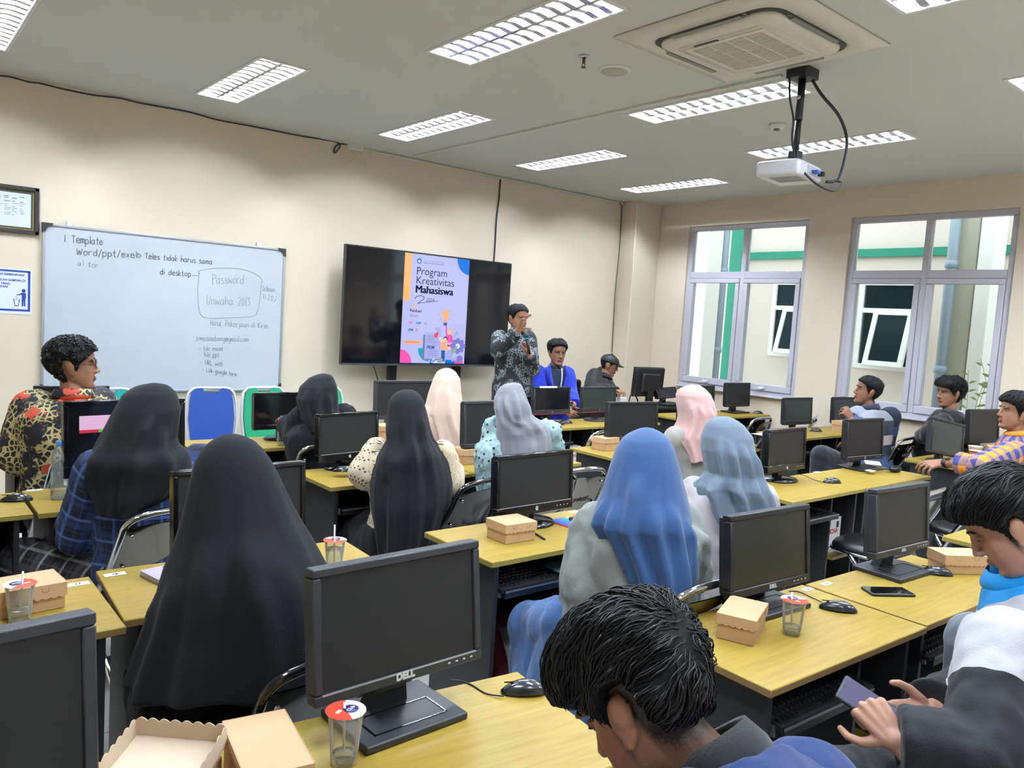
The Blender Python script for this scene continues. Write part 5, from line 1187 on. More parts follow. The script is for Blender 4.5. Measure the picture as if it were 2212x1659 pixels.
def bone_coords(me, bones):
    """lengthwise / round-the-limb cloth coordinates, so checks and stripes follow each sleeve"""
    v = verts_np(me).astype(np.float64); best = np.full(len(v), 1e9); U = np.zeros((len(v), 3))
    for k, (a, b, r, up) in enumerate(bones):
        a = np.array(a); b = np.array(b); t = b-a; L = np.linalg.norm(t); t = t/L
        x = np.cross(np.array(up), t); x = x/np.linalg.norm(x); y = np.cross(t, x)
        q = v-a; s = q@t; sc = np.clip(s, 0, L); rad = q-sc[:, None]*t
        d = np.linalg.norm(rad, axis=1)-r
        ang = np.arctan2(q@y, q@x)
        m = d < best; best[m] = d[m]
        U[m] = np.stack([ang*r, s, np.full(len(v), k*.1)], 1)[m]
    at_ = me.attributes.new('puv', 'FLOAT_VECTOR', 'POINT'); at_.data.foreach_set('vector', U.astype(np.float32).ravel())
def regions(me, fn):
    """material slot per face from the face centre"""
    c = np.empty(len(me.polygons)*3, np.float32); me.polygons.foreach_get('center', c); c = c.reshape(-1, 3)
    me.polygons.foreach_set('material_index', np.array([fn(p) for p in c], np.int32))
def mask(me, name, fn):
    """signed distance kept per vertex, so a colour border stays crisp"""
    me.attributes.new(name, 'FLOAT', 'POINT').data.foreach_set('value', np.array([fn(v.co) for v in me.vertices], np.float32))
def two_tone(m, steps):
    """colour m by masks: where the named mask is positive its colour wins"""
    nt, b = nodes(m); last = None
    for an, col in steps:
        at_ = N(nt, 'Attribute', attribute_name=an); gt = N(nt, 'Math', operation='GREATER_THAN'); gt.inputs[1].default_value = 0; mx = N(nt, 'Mix', data_type='RGBA'); nt.links.new(at_.outputs['Fac'], gt.inputs[0]); nt.links.new(gt.outputs[0], mx.inputs[0])
        if last: nt.links.new(last, mx.inputs[6])
        else: mx.inputs[6].default_value = b.inputs['Base Color'].default_value
        mx.inputs[7].default_value = (*lin(col), 1); last = mx.outputs[2]
    nt.links.new(last, b.inputs['Base Color']); return m
def finish(me, name, mats, parent):
    for m in (mats if isinstance(mats, (list, tuple)) else [mats]): me.materials.append(m)
    me.polygons.foreach_set('use_smooth', [True]*len(me.polygons)); me.name = name; me.update()
    return link(name, me, parent, True)
# --- head: levels from chin to crown (z, front, back, half width)
HEADP = [(-.118, .052, .0, .022), (-.112, .072, .012, .034), (-.098, .083, .0, .046), (-.082, .080, -.022, .054), (-.068, .084, -.046, .060), (-.050, .086, -.062, .0655), (-.030, .083, -.078, .069), (-.008, .081, -.090, .0715),
         (.012, .082, -.098, .0735), (.032, .090, -.102, .0755), (.052, .089, -.101, .0755), (.074, .080, -.094, .071), (.092, .064, -.080, .061), (.106, .043, -.058, .045), (.115, .02, -.032, .026), (.119, .002, -.01, .01)]
def head_ring(z, n=40, grow=None):
    zs = [p[0] for p in HEADP]; f = np.interp(z, zs, [p[1] for p in HEADP]); bk = np.interp(z, zs, [p[2] for p in HEADP]); w_ = np.interp(z, zs, [p[3] for p in HEADP])
    cy = (f*.42+bk*.58); out = []
    for j in range(n):
        th = 2*pi*j/n          # 0 = front, growing to the person's left
        c, s = cos(th), sin(th); ry = (f-cy) if c > 0 else (cy-bk)
        e = .92
        x = w_*abs(s)**e*(1 if s > 0 else -1)*-1; y = cy+ry*abs(c)**e*(1 if c > 0 else -1)
        if grow:
            g = grow(th, z); l = sqrt((x/w_)**2+((y-cy)/max(ry, .001))**2) or 1
            d = Vector((x/w_, (y-cy)/max(ry, .001))); d = d/(d.length or 1); x += d.x*g; y += d.y*g
        out.append((x, y, z))
    return out
def head_prims(mb, C, R, s=1, open_mouth=0, female=False):
    T = Matrix.Translation(C) @ R.to_4x4() @ Matrix.Scale(s, 4)
    zz = list(np.linspace(-.118, .119, 40))
    def skin(th, z):
        a = th if th < pi else th-2*pi; a = abs(a)
        g = 0
        g -= .0075*exp(-((a-.42)/.17)**2-((z-.010)/.013)**2)      # eye sockets
        g += .004*exp(-((a-.75)/.2)**2-((z+.022)/.02)**2)       # cheek bones
        g -= .003*exp(-((a-.55)/.2)**2-((z+.055)/.02)**2)
        return g
    mb.loft([head_ring(z, 48, skin) for z in zz], M=T)
    def P(x, y, z): return T @ Vector((x, y, z))
    capsule(mb, P(0, .081, .022), .0075*s, P(0, .099, -.024), .0105*s); ellipsoid(mb, P(0, .101, -.028), .012*s, .0115*s, .0095*s, R)
    for sx in (-1, 1):
        ellipsoid(mb, P(sx*.0125, .092, -.032), .0085*s, .010*s, .0075*s, R)
        ellipsoid(mb, P(sx*.03, .0815, .027), .022*s, .009*s, .0065*s, R)
        R2 = R @ Matrix.Rotation(sx*radians(-20), 3, 'Z')
        ellipsoid(mb, P(sx*.0765, -.012, -.006), .0085*s, .019*s, .031*s, R2)
        ellipsoid(mb, P(sx*.082, -.018, .004), .0065*s, .017*s, .022*s, R2)
        ellipsoid(mb, P(sx*.076, -.004, -.034), .007*s, .009*s, .010*s, R2)
    ellipsoid(mb, P(0, .0865, -.0575), .0215*s, .0085*s, .0052*s, R); ellipsoid(mb, P(0, .0855, -.0665), .0185*s, .0085*s, .006*s, R)
    ellipsoid(mb, P(0, .074, -.098), .021*s, .013*s, .014*s, R)
    return T
def lips_region(T, s):
    Ti = T.inverted()
    def fn(p):
        q = Ti @ Vector(p)
        return 1 if (q.y > .07 and abs(q.x) < .024-.35*abs(q.z+.0615) and -.0735 < q.z < -.0515) else 0
    return fn
m_eyew = mat('eye_white', (150, 142, 136), .25); m_eyed = mat('eye_dark', (30, 20, 16), .15); m_brow = mat('brow_hair', (24, 20, 20), .7); m_hair = mat('black_hair', (9, 9, 11), .42, spec=.35, bump=(90, .4)); m_under = mat('hair_underlayer', (8, 8, 9), .75, spec=.2, bump=(140, .6)); m_hairs = mat('short_hair_fade', (34, 27, 25), .7)
def closed_eyes(T, parent, sk):
    e = MB(); b_ = MB()
    for sx in (-1, 1):
        e.sphere((sx*.031, .070, .0095), .0135, .0105, .0075, 14, 8, 0, T)
        b_.tube([T @ Vector(p) for p in ((sx*.018, .0775, .006), (sx*.031, .081, .0035), (sx*.045, .073, .006))], .0012, 5)
        b_.tube([T @ Vector(p) for p in ((sx*.014, .0895, .027), (sx*.03, .089, .0325), (sx*.045, .079, .030), (sx*.052, .07, .025))], [.0028, .0035, .003, .0012], 6)
    e.build('eyelids', sk[0], parent, True); b_.build('eyebrows', m_brow, parent, True)
def face_bits(T, parent, s=1, glance=0, lids=.6):
    e = MB(); b_ = MB()
    for sx in (-1, 1):
        e.sphere((sx*.031, .0695, .0095), .0125, .0105, .0052*1.1, 14, 8, 0, T)
        e.sphere((sx*.031+glance*.004, .0765, .0095), .0052, .0042, .0048, 12, 6, 1, T)
        b_.tube([T @ Vector(p) for p in ((sx*.014, .0895, .027), (sx*.03, .089, .0325), (sx*.045, .079, .030), (sx*.052, .07, .025))], [.0028*s, .0035*s, .003*s, .0012*s], 6)
        b_.tube([T @ Vector(p) for p in ((sx*.018, .0785, .0125), (sx*.031, .0815, .0158), (sx*.044, .0745, .0125))], .0011*s, 5)
    eo = e.build('eyes', [m_eyew, m_eyed], parent, True); b_.build('eyebrows', m_brow, parent, True); return eo
def hair_shell(parent, T, line, thick, m=None, locks=0, lock=(.05, .005), flow=None, seed=1, rough=.004, lump=16, name='hair', lift=0):
    """cap of hair: line(a) = hairline height at angle a from the front, thick(a, z) = depth of the hair"""
    rnd = random.Random(seed); zs = np.linspace(-.1, .119, 56); n = 96
    def grow(th, z):
        a = abs(th if th < pi else th-2*pi); d = z-line(a)
        k = max(0, min(1, (d+.004)/.014)); k = k*k*(3-2*k)
        t = thick(a, z)+rough*noise.noise(Vector((cos(th)*lump*.09, sin(th)*lump*.09, z*lump))*1.0+Vector((seed*3.1, 0, 0)))*1.6
        return -.009+(t+.009)*k
    mb = MB(); rings = []
    for z in zs:
        rings.append([Vector(p) for p in head_ring(z, n, grow)])
    top = thick(pi/2, .12)
    for i, z in enumerate(zs):              # lift the crown
        k = max(0, (z-.06)/.06)
        for p in rings[i]: p.z += top*k
    mb.loft(rings, M=T, m=1); shell = MB().loft(rings)
    if locks:
        from mathutils.bvhtree import BVHTree
        bv = BVHTree.FromPolygons([Vector(v) for v in shell.v], shell.f); top_z = .119+top
        def edge(p):
            a = abs(atan2(p.x, p.y+.008)); return p.z-line(a)
        made = 0; tries = 0
        while made < locks and tries < locks*6:
            tries += 1
            u = Vector((rnd.gauss(0, 1), rnd.gauss(0, 1), rnd.gauss(.5, 1))); hit = bv.find_nearest(Vector((0, -.008, .02))+u.normalized()*.16)
            p = hit[0]
            if edge(p) < .004: continue
            made += 1; L = lock[0]*rnd.uniform(.6, 1.3); r = lock[1]*rnd.uniform(.7, 1.3); pts = []; sway = rnd.uniform(-.1, .1); st = 6; hi = lift*rnd.random()**2
            for q in range(st+1):
                hit = bv.find_nearest(p); P0 = hit[0]; nn = (P0-Vector((0, -.01, .01))).normalized()
                pts.append(P0+nn*(r*(.35 if 0 < q < st else -.6)+hi*sin(pi*q/st)))
                d = flow(P0, nn, rnd) if flow else Vector((0, 1, -.4)); d = d-nn*d.dot(nn)
                if d.length < 1e-4: break
                d.normalize(); d = (d+nn.cross(d)*(sway+.9*noise.noise(P0*26+Vector((seed, 0, 0))))).normalized(); p = P0+d*(L/st)
                if edge(p) < -.004: break
            if len(pts) < 3: continue
            k = len(pts); pts2 = smooth_path(pts, 2); kk = len(pts2)
            mb.tube([T @ x for x in pts2], [r*max(.15, min(1, sin(pi*(.12+.86*i/(kk-1)))*1.3)) for i in range(kk)], 5, flat=.7)
    return mb.build(name, [m or m_hair, m_under if m is None else m], parent, True, fix=False)
# --- hands
def hand(mb, W, d, nrm, side=1, curl=(20, 25, 30, 35), spread=6, thumb=(40, 10), s=1.0):
    """W wrist, d finger direction, nrm back-of-hand direction, side +1: thumb on +x (right-hand rule x = d x nrm)"""
    d = Vector(d).normalized(); n = Vector(nrm); n = (n-d*n.dot(d)).normalized(); x = d.cross(n)*side
    P = lambda a, b, c: Vector(W)+(x*a+d*b+n*c)*s
    kn = [(.030, .088, 0), (.010, .093, .003), (-.011, .089, .001), (-.030, .079, -.003)]
    for a, b, c in kn: capsule(mb, P(a*.55, .008, 0), .0135*s, P(a, b, c), .0105*s, 10)
    capsule(mb, P(.012, .03, -.004), .016*s, P(.014, .07, -.004), .013*s, 10); capsule(mb, P(-.012, .03, -.004), .016*s, P(-.014, .065, -.004), .012*s, 10)
    ellipsoid(mb, P(0, .052, -.003), .037*s, .046*s, .0145*s, Matrix((x, d, n)).transposed())
    capsule(mb, P(0, -.03, 0), .023*s, P(0, .012, 0), .02*s, 12)
    for k, ((a, b, c), L) in enumerate(zip(kn, (.072, .080, .075, .060))):
        cu = curl[k]; cu = cu if isinstance(cu, (tuple, list)) else (cu, cu*1.1, cu*.7)
        ang = 0; p = P(a, b, c); sp = radians((1.5-k)*spread)
        r = .0088*s
        for q, fr in enumerate((.45, .31, .24)):
            ang += radians(cu[q]); dd = (d*cos(ang)-n*sin(ang)); dd = (dd*cos(sp)+x*sin(sp)).normalized()
            p2 = p+dd*L*fr*s; capsule(mb, p, r, p2, r*.92, 10); p = p2; r *= .92
    t0 = P(.024, .018, -.006); a = radians(thumb[0])
    dd = (x*sin(a)+d*cos(a)-n*.25).normalized(); p1 = t0+dd*.042*s; capsule(mb, t0, .0145*s, p1, .0112*s, 10)
    a2 = radians(thumb[0]-thumb[1]); d2 = (x*sin(a2)+d*cos(a2)-n*.35).normalized(); p2 = p1+d2*.032*s; capsule(mb, p1, .011*s, p2, .0095*s, 10)
    a3 = radians(thumb[0]-2*thumb[1]); d3 = (x*sin(a3)+d*cos(a3)-n*.4).normalized(); capsule(mb, p2, .0095*s, p2+d3*.025*s, .0075*s, 10)
# --- torso
TORSO = [(0, .165, .125, .0), (.12, .168, .13, .0), (.3, .152, .118, .0), (.5, .16, .122, .005), (.7, .176, .122, .0), (.84, .17, .105, -.008), (.93, .125, .085, -.012), (1, .07, .066, -.008)]
def torso(mb, J, grow=0, t0=0, t1=1, scale=1, prof=None, n=28):
    prof = prof or TORSO; a = J['pel']; c = J['neck']; f0 = J['fwd']; sh = (J['shr']-J['shl']); rings = []
    bend = J.get('bend', Vector((0, 0, 0)))
    for t in np.linspace(t0, t1, 22):
        rx = np.interp(t, [p[0] for p in prof], [p[1] for p in prof])*scale+grow; ry = np.interp(t, [p[0] for p in prof], [p[2] for p in prof])*scale+grow; off = np.interp(t, [p[0] for p in prof], [p[3] for p in prof])
        x0 = J['right0']; x1 = sh.normalized(); x = (x0*(1-t)+x1*t).normalized()
        ax = (c-a).normalized(); f = ax.cross(x).normalized()*-1
        if f.dot(f0) < 0: f = -f
        ctr = a+(c-a)*t+bend*sin(pi*t)+f*off
        rings.append([ctr+x*(rx*abs(cos(q))**.85*(1 if cos(q) > 0 else -1))+f*(ry*abs(sin(q))**.9*(1 if sin(q) > 0 else -1)) for q in np.linspace(0, 2*pi, n+1)[:-1]])
    mb.loft(rings)
def pose(x, y, a, top, lean=6, seat=.47, build=1.0, headpitch=0, heada=None, headroll=0, hs=1.0, side=0, hp=None, **ov):
    """joints of a seated figure; a = heading of the body, top = crown height"""
    f = facing(a); r = f.cross(Z); B = Vector((x, y, 0)); J = {'fwd': f, 'right0': r, 'base': B, 'hs': hs}
    pel = B+Z*(seat+.07); up = (Z*cos(radians(lean))+f*sin(radians(lean))+r*sin(radians(side))).normalized()
    R = frame_from(facing(heada if heada is not None else a), headpitch, headroll)
    hc = .119*hs; nk = top-hc*2.18
    neck = pel+up*((nk-pel.z)/up.z)
    J.update(pel=pel, neck=neck, up=up, R=R)
    J['head'] = neck+up*.05+Z*(.075*hs)+f*.025; J['head'].z = top-hc*(cos(radians(headpitch))*.25+.75)
    sh = neck-up*.055
    J['shl'] = sh-r*.175*build; J['shr'] = sh+r*.175*build
    for k, s in (('l', -1), ('r', 1)):
        J['el'+k] = J['sh'+k]+r*s*.05-Z*.26+f*.09; J['wr'+k] = J['el'+k]+f*.22-r*s*.03+Z*.03
        J['hip'+k] = pel+r*s*.09-Z*.03; J['kn'+k] = J['hip'+k]+f*.42+r*s*.03-Z*.01; J['an'+k] = Vector((J['kn'+k].x, J['kn'+k].y, .09))-f*.02
    if hp is not None:                       # bring the whole figure to a known head position
        d = Vector((hp.x-J['head'].x, hp.y-J['head'].y, 0)); dz = hp.z-J['head'].z
        for k in ('pel', 'base', 'neck', 'head', 'shl', 'shr', 'ell', 'elr', 'wrl', 'wrr', 'hipl', 'hipr', 'knl', 'knr', 'anl', 'anr'):
            J[k] = J[k]+d
            if k in ('neck', 'head', 'shl', 'shr'): J[k].z += dz
            if k in ('ell', 'elr', 'wrl', 'wrr'): J[k].z += dz*.6
    for k, v in ov.items(): J[k] = Vector(v) if isinstance(v, (tuple, list, Vector)) else v
    return J
def body_mesh(J, voxel=.008, hands=None, smooth=3, female=False, shoes=True):
    mb = MB(); b = .92 if female else 1.0
    torso(mb, J, -.012, 0, 1, b)
    capsule(mb, J['neck']-J['up']*.03, .055*b, J['head']-J['R'].col[2]*.05-J['R'].col[1]*.012, .05*b, 16)
    T = head_prims(mb, J['head'], J['R'], J['hs'], female=female)
    for k in 'lr':
        capsule(mb, J['sh'+k], .052*b, J['el'+k], .04*b, 14); capsule(mb, J['el'+k], .04*b, J['wr'+k], .026*b, 14)
        capsule(mb, J['hip'+k], .08*b, J['kn'+k], .056*b, 14); capsule(mb, J['kn'+k], .054*b, J['an'+k], .036*b, 14)
        capsule(mb, J['an'+k]-Z*.03, .032, J['an'+k]+J['fwd']*.13-Z*.06, .028, 12)
        d = (J['wr'+k]-J['el'+k]).normalized(); h = (hands or {}).get(k, {})
        hand(mb, J['wr'+k], h.get('d', d), h.get('n', Z), h.get('side', 1 if k == 'l' else -1), h.get('curl', (25, 28, 30, 34)), h.get('spread', 5), h.get('thumb', (42, 12)), h.get('s', .98))
    return remesh(mb, voxel, smooth), T
m_skin = {}
def stubbled(m):
    nt, b = nodes(m); l = b.inputs['Base Color'].links[0].from_socket; at_ = N(nt, 'Attribute', attribute_name='stubble'); mx = N(nt, 'Mix', data_type='RGBA'); nz = N(nt, 'TexNoise', Scale=420.0); tc = N(nt, 'TexCoord'); mu = N(nt, 'Math', operation='MULTIPLY'); ad = N(nt, 'Math', operation='ADD'); ad.inputs[1].default_value = .5
    nt.links.new(tc.outputs['Object'], nz.inputs['Vector']); nt.links.new(nz.outputs['Fac'], ad.inputs[0]); nt.links.new(at_.outputs['Fac'], mu.inputs[0]); nt.links.new(ad.outputs[0], mu.inputs[1]); mu.use_clamp = True
    nt.links.new(mu.outputs[0], mx.inputs[0]); nt.links.new(l, mx.inputs[6]); mx.inputs[7].default_value = (*lin((20, 16, 16)), 1); nt.links.new(mx.outputs[2], b.inputs['Base Color']); return m
def skin(n, col): m_skin[n] = [stubbled(mat('skin_'+n, col, .45, spec=.35, bump=(220, .06), var=(9, .05))), mat('lips_'+n, tuple(int(c*k) for c, k in zip(col, (.88, .74, .74))), .4)]; return m_skin[n]
SK_A = skin('tan', (150, 106, 84)); SK_B = skin('brown', (132, 90, 70)); SK_C = skin('light', (176, 132, 110))
def person(label, J, sk, voxel=.008, hands=None, female=False, face=True, glance=0, stub=None):
    r = thing('person', label, 'person', J['base'])
    me, T = body_mesh(J, voxel, hands, 3, female)
    regions(me, lips_region(T, J['hs']))
    if stub:                                  # cropped hair fading into the skin of nape and temples
        Ti = T.inverted(); out = np.zeros(len(me.vertices), np.float32)
        for i, v in enumerate(me.vertices):
            q = Ti @ v.co
            if q.length < .17 and abs(q.x) < .0775:
                a = abs(atan2(q.x, q.y+.008)); l = stub(a)
                if a > 1.15: out[i] = max(0, min(1, (q.z-l+.052)/.052))*min(1, (a-1.15)/.15)
        me.attributes.new('stubble', 'FLOAT', 'POINT').data.foreach_set('value', out)
    bd = finish(me, 'body', sk, r)
    if face == 'closed': closed_eyes(T, bd, sk)
    elif face: face_bits(T, bd, J['hs'], glance)
    return r, T
def sleeves(mb, J, grow=.014, to=1.0, which='lr', full=(.058, .05, .036), cuff=0):
    for k in which:
        capsule(mb, J['sh'+k], full[0]+grow, J['el'+k], full[1]+grow, 14)
        w_ = J['el'+k]+(J['wr'+k]-J['el'+k])*to
        capsule(mb, J['el'+k], full[1]+grow, w_, full[1]+(full[2]-full[1])*to+grow+cuff, 14, ends=(True, False))
def bones(J, tr=.17, ar=.06):
    o = [(J['pel'], J['neck'], tr, J['fwd'])]
    for k in 'lr': o += [(J['sh'+k], J['el'+k], ar, Z+J['right0']*.01), (J['el'+k], J['wr'+k], ar*.85, Z+J['right0']*.01)]
    return o
def shirt(r, J, m, grow=.016, voxel=.009, to=1.0, wr=(.006, 22), prof=None, scale=1, name='shirt', full=(.058, .05, .036), cuff=0, t0=-.05, t1=.985, puv=False, reg=None, extra=None, seed=0, masks=()):
    mb = MB(); torso(mb, J, grow, t0, t1, scale, prof); sleeves(mb, J, grow, to, 'lr', full, cuff)
    if extra: extra(mb)
    me = remesh(mb, voxel, 4)
    if wr: wrinkle(me, wr[0], wr[1], seed)
    if puv: bone_coords(me, bones(J))
    if reg: regions(me, reg)
    for an, fn in masks: mask(me, an, fn)
    return finish(me, name, m, r)
def trousers(r, J, m, grow=.016, voxel=.011, wr=(.006, 18), name='trousers', rad=(.085, .066, .06, .05), extra=None, to=.95):
    mb = MB(); torso(mb, J, grow-.004, -.06, .16)
    for k in 'lr':
        capsule(mb, J['hip'+k], rad[0]+grow, J['kn'+k], rad[1]+grow, 16); capsule(mb, J['kn'+k], rad[2]+grow, J['kn'+k]+(J['an'+k]-J['kn'+k])*to, rad[3]+grow, 16, ends=(True, False))
    if extra: extra(mb)
    me = remesh(mb, voxel, 4)
    if wr: wrinkle(me, wr[0], wr[1], 5)
    return finish(me, name, m, r)
m_shoe = mat('shoe_black', (26, 26, 28), .5)
def shoes(r, J):
    for k in 'lr':
        mb = MB(); a = J['an'+k]; capsule(mb, Vector((a.x, a.y, .05)), .045, Vector((a.x, a.y, .038))+J['fwd']*.15, .036, 12)
        me = remesh(mb, .012, 2); v = verts_np(me); v[:, 2] = np.maximum(v[:, 2], .002); set_verts(me, v); finish(me, 'shoe', m_shoe, r)
def collar(r, J, m, rad=.072, h=.045, name='collar', tilt=.25, flare=.012, open_=.5):
    """folded shirt collar standing round the neck"""
    up = (J['up']+Z*.4).normalized(); f = J['fwd']; x = f.cross(up).normalized(); f = up.cross(x); c = J['neck']+up*.0
    mb = MB(); n = 30; ra = []
    for k in range(n+1):
        a = -pi/2+open_*.4+(2*pi-open_*.8)*k/n-pi
        a = pi/2+open_*.4+(2*pi-open_*.8)*k/n
        d = x*cos(a)+f*sin(a); back = (1-sin(a))/2
        ra.append((d, back))
    rows = []
    for rr, hh in ((rad, -.02), (rad*.93, h*.6), (rad*.9, h), (rad*.96, h+.004), (rad+flare, h*.35), (rad+flare*1.3, -.004)):
        rows.append([c+d*rr*(1 if True else 1)+up*(hh*(.55+.45*b)+tilt*.03*b) for d, b in ra])
    mb.loft(rows+[rows[0]], 0, True, (False, False), False)
    return mb.build(name, m, r, True)
# --- draped headscarves: sections from crown to hem
def drape(rows, D, depthf, folds=(), amp=.012, freq=3.2, seed=0, n=72, steps=60, thick=.004, back=0, hemwave=.006, yshift=0, vcol=None):
    """rows: (height sample px row, left, right) at distance D, giving real widths there; depthf(t) = front-back half depth"""
    R_ = []
    for py, xl, xr in rows:
        a = atD(xl, py, D); b = atD(xr, py, D); R_.append(((a+b)/2, (b-a)/2))
    zs = np.array([c.z for c, _ in R_]); out = []; P = [np.array([c[0], c[1], c[2], h[0], h[1], h[2]]) for c, h in R_]
    # monotone resample by height
    key = np.linspace(0, 1, len(P)); acc = np.concatenate([[0], np.cumsum([np.linalg.norm(P[i+1][:3]-P[i][:3])+.3*abs(np.linalg.norm(P[i+1][3:])-np.linalg.norm(P[i][3:])) for i in range(len(P)-1)])]); acc /= acc[-1]
    V = [Vector(p[:3]) for p in P]; U = [Vector(p[3:]) for p in P]
    def sample(L, t):
        i = min(int(np.searchsorted(acc, t, 'right'))-1, len(L)-2); i = max(i, 0); u = (t-acc[i])/max(acc[i+1]-acc[i], 1e-6)
        a = L[max(i-1, 0)]; b = L[i]; c = L[i+1]; d = L[min(i+2, len(L)-1)]
        return b+(c-b)*u*1.0 if i == 0 else b+(c-b)*(u*u*(3-2*u)*.35+u*.65)
    rin = []
    first = V[0].z
    for s in range(steps+1):
        t = s/steps; c = sample(V, t); u = sample(U, t); hw = u.length; ud = u.normalized()
        drop = first-c.z; dv = depthf(drop, hw)
        ring = []; inner = []
        for j in range(n):
            ph = 2*pi*j/n; q = (ph/(2*pi)*360)        # 0 right, 90 far, 180 left, 270 near
            d = ud*(hw*cos(ph))+FH*(dv*sin(ph)+back*min(1, drop/.5)); dn = (ud*cos(ph)*dv+FH*sin(ph)*hw).normalized()
            k = min(1, max(0, (drop-.06)/.25)); g = amp*k*(noise.noise(Vector((cos(ph)*freq, sin(ph)*freq, t*1.1+seed)))+.6*noise.noise(Vector((cos(ph)*freq*2.3, sin(ph)*freq*2.3, t*1.5+seed+7))))*1.5
            for a0, slope, am, wd, d0, d1 in folds:   # ridges running down: angle, drift, height, width, from, to (drop)
                if d0 < drop < d1:
                    e = (q-(a0+slope*(drop-d0))+180) % 360-180; fade = min(1, (drop-d0)/.05, (d1-drop)/.05); g += 2.1*am*fade*exp(-(e/(wd*.8))**2)
            p = c+d+dn*g
            if s > steps-4: p = p+Z*(hemwave*sin(5*ph+seed)*(s-steps+4)/4)
            ring.append(p); inner.append(p-dn*thick)
        out.append(ring); rin.append(inner)
    top = out[0]; ctr = sum(top, Vector())/n
    rings = [[ctr+(p-ctr)*.35+Z*.003 for p in top]]+out+rin[::-1]+[[ctr+(p-ctr)*.35-Z*.004 for p in rin[0]]]
    return MB().loft(rings)
def scarf(r, mb, m, name='headscarf'):
    return mb.build(name, m, r, True)
def fabric(name, col, rough=.85, sheen=.25, bump=(260, .25)): return mat(name, col, rough, sheen=sheen, bump=bump, spec=.25)
# ------------------------------------------------------------------ women in headscarves (seen from behind)
hood = lambda k1=1.12, k2=.72: (lambda drop, hw: max(.03, hw*k1) if drop < .16 else max(hw*k2, .105))
def hd(a=1.1, b=.12, lo=.16, hi=.32):       # round over the head, flatter over the shoulders
    def f(drop, hw):
        k = max(0, min(1, (drop-lo)/(hi-lo))); k = k*k*(3-2*k)
        return hw*a*(1-k)+(b+.02*drop)*k
    return f
def hand_on(p, a): return p
m_fblk = fabric('black_cloth', (15, 16, 21), .95, .03); m_fdark = fabric('dark_cloth', (17, 18, 22), .95, .04)
# 3: the large black veil, nearest
B = atD(520, 1300, 1.98); J = pose(.80, 1.90, 118, 1.24, lean=3, heada=75, hs=.86, build=.72, hp=atD(508, 1078, 1.97))
for k, s_ in (('l', -1), ('r', 1)): J['sh'+k] = J['sh'+k]-Z*.06; J['el'+k] = J['sh'+k]+J['fwd']*.1-Z*.2-J['right0']*s_*.02; J['wr'+k] = J['el'+k]+J['fwd']*.16-J['right0']*s_*.1

r, T = person('person in a very long plain black veil, seated nearest on the left, seen from behind', J, SK_A, .012, None, True, False)
scarf(r, drape([(940, 478, 516), (946, 466, 532), (955, 452, 548), (974, 437, 567), (1001, 424, 584), (1035, 417, 601), (1068, 412, 616), (1101, 405, 632), (1135, 397, 651), (1168, 386, 671), (1202, 372, 689), (1238, 360, 708), (1305, 343, 724), (1372, 318, 733), (1415, 302, 738), (1440, 296, 738)], 1.97, hd(1.0, .17, .2, .45),
      [(262, -8, .012, 13, .22, .9), (238, -30, .010, 11, .3, .9), (292, 14, .012, 14, .2, .9), (318, 22, .009, 10, .25, .9), (215, -24, .009, 10, .35, .9)], .010, 2.2, 3, hemwave=.008, back=-.02), m_fblk, 'veil')
trousers(r, J, m_fblk, .05, .014, name='skirt'); shirt(r, J, m_fblk, .0, .012, name='dress', full=(.045, .04, .035)); shoes(r, J)
# 2: black headscarf over a navy plaid shirt
m_np = mat('navy_plaid', (24, 30, 50), .85)
def plaid(m, base, l1, l2, w1=.06, w2=.014, soft=(30, 38, 70)):
    nt, b = nodes(m); at_ = N(nt, 'Attribute', attribute_name='puv'); sx = N(nt, 'SeparateXYZ'); nt.links.new(at_.outputs['Vector'], sx.inputs[0])
    last = None
    for ax in (0, 1):
        for wv, th, col, off in ((w1, .72, l2, 0), (w1, .93, l1, .02), (w1*.5, .95, l2, .01)):
            ad = N(nt, 'Math', operation='MULTIPLY_ADD'); ad.inputs[1].default_value = 2*pi/wv; ad.inputs[2].default_value = off*100
            sn = N(nt, 'Math', operation='SINE'); gt = N(nt, 'Math', operation='GREATER_THAN'); gt.inputs[1].default_value = th
            mu = N(nt, 'Math', operation='MULTIPLY'); mu.inputs[1].default_value = .55
            mx = N(nt, 'Mix', data_type='RGBA')
            nt.links.new(sx.outputs[ax], ad.inputs[0]); nt.links.new(ad.outputs[0], sn.inputs[0]); nt.links.new(sn.outputs[0], gt.inputs[0]); nt.links.new(gt.outputs[0], mu.inputs[0]); nt.links.new(mu.outputs[0], mx.inputs[0])
            if last: nt.links.new(last, mx.inputs[6])
            else: mx.inputs[6].default_value = (*lin(base), 1)
            mx.inputs[7].default_value = (*lin(col), 1); last = mx.outputs[2]
    nt.links.new(last, b.inputs['Base Color'])
plaid(m_np, (20, 24, 38), (84, 118, 190), (40, 58, 110), .085)
m_gp = mat('grey_plaid', (30, 31, 36), .85); plaid(m_gp, (26, 27, 34), (168, 166, 170), (74, 72, 78), .11)
J = pose(.85, 3.16, 128, 1.26, lean=2, heada=60, hs=.88, hp=atD(324, 908, 2.97))
J['knl'] = at(52, 1222, .50)+Z*.02; J['anl'] = Vector((J['knl'].x-.02, J['knl'].y+.06, .09)); J['hipl'] = J['hipl']-Z*.02
r, T = person('person in a black headscarf and navy plaid shirt, seated in front of the lit monitor', J, SK_A, .012, None, True, False)
shirt(r, J, m_np, .03, .01, puv=True, wr=(.008, 18), name='blouse')
me_ = trousers(r, J, m_gp, .03, .012, name='skirt'); bone_coords(me_.data, [(J['hip'+k]-J['base'], J['kn'+k]-J['base'], .1, (0, 0, 1)) for k in 'lr'])
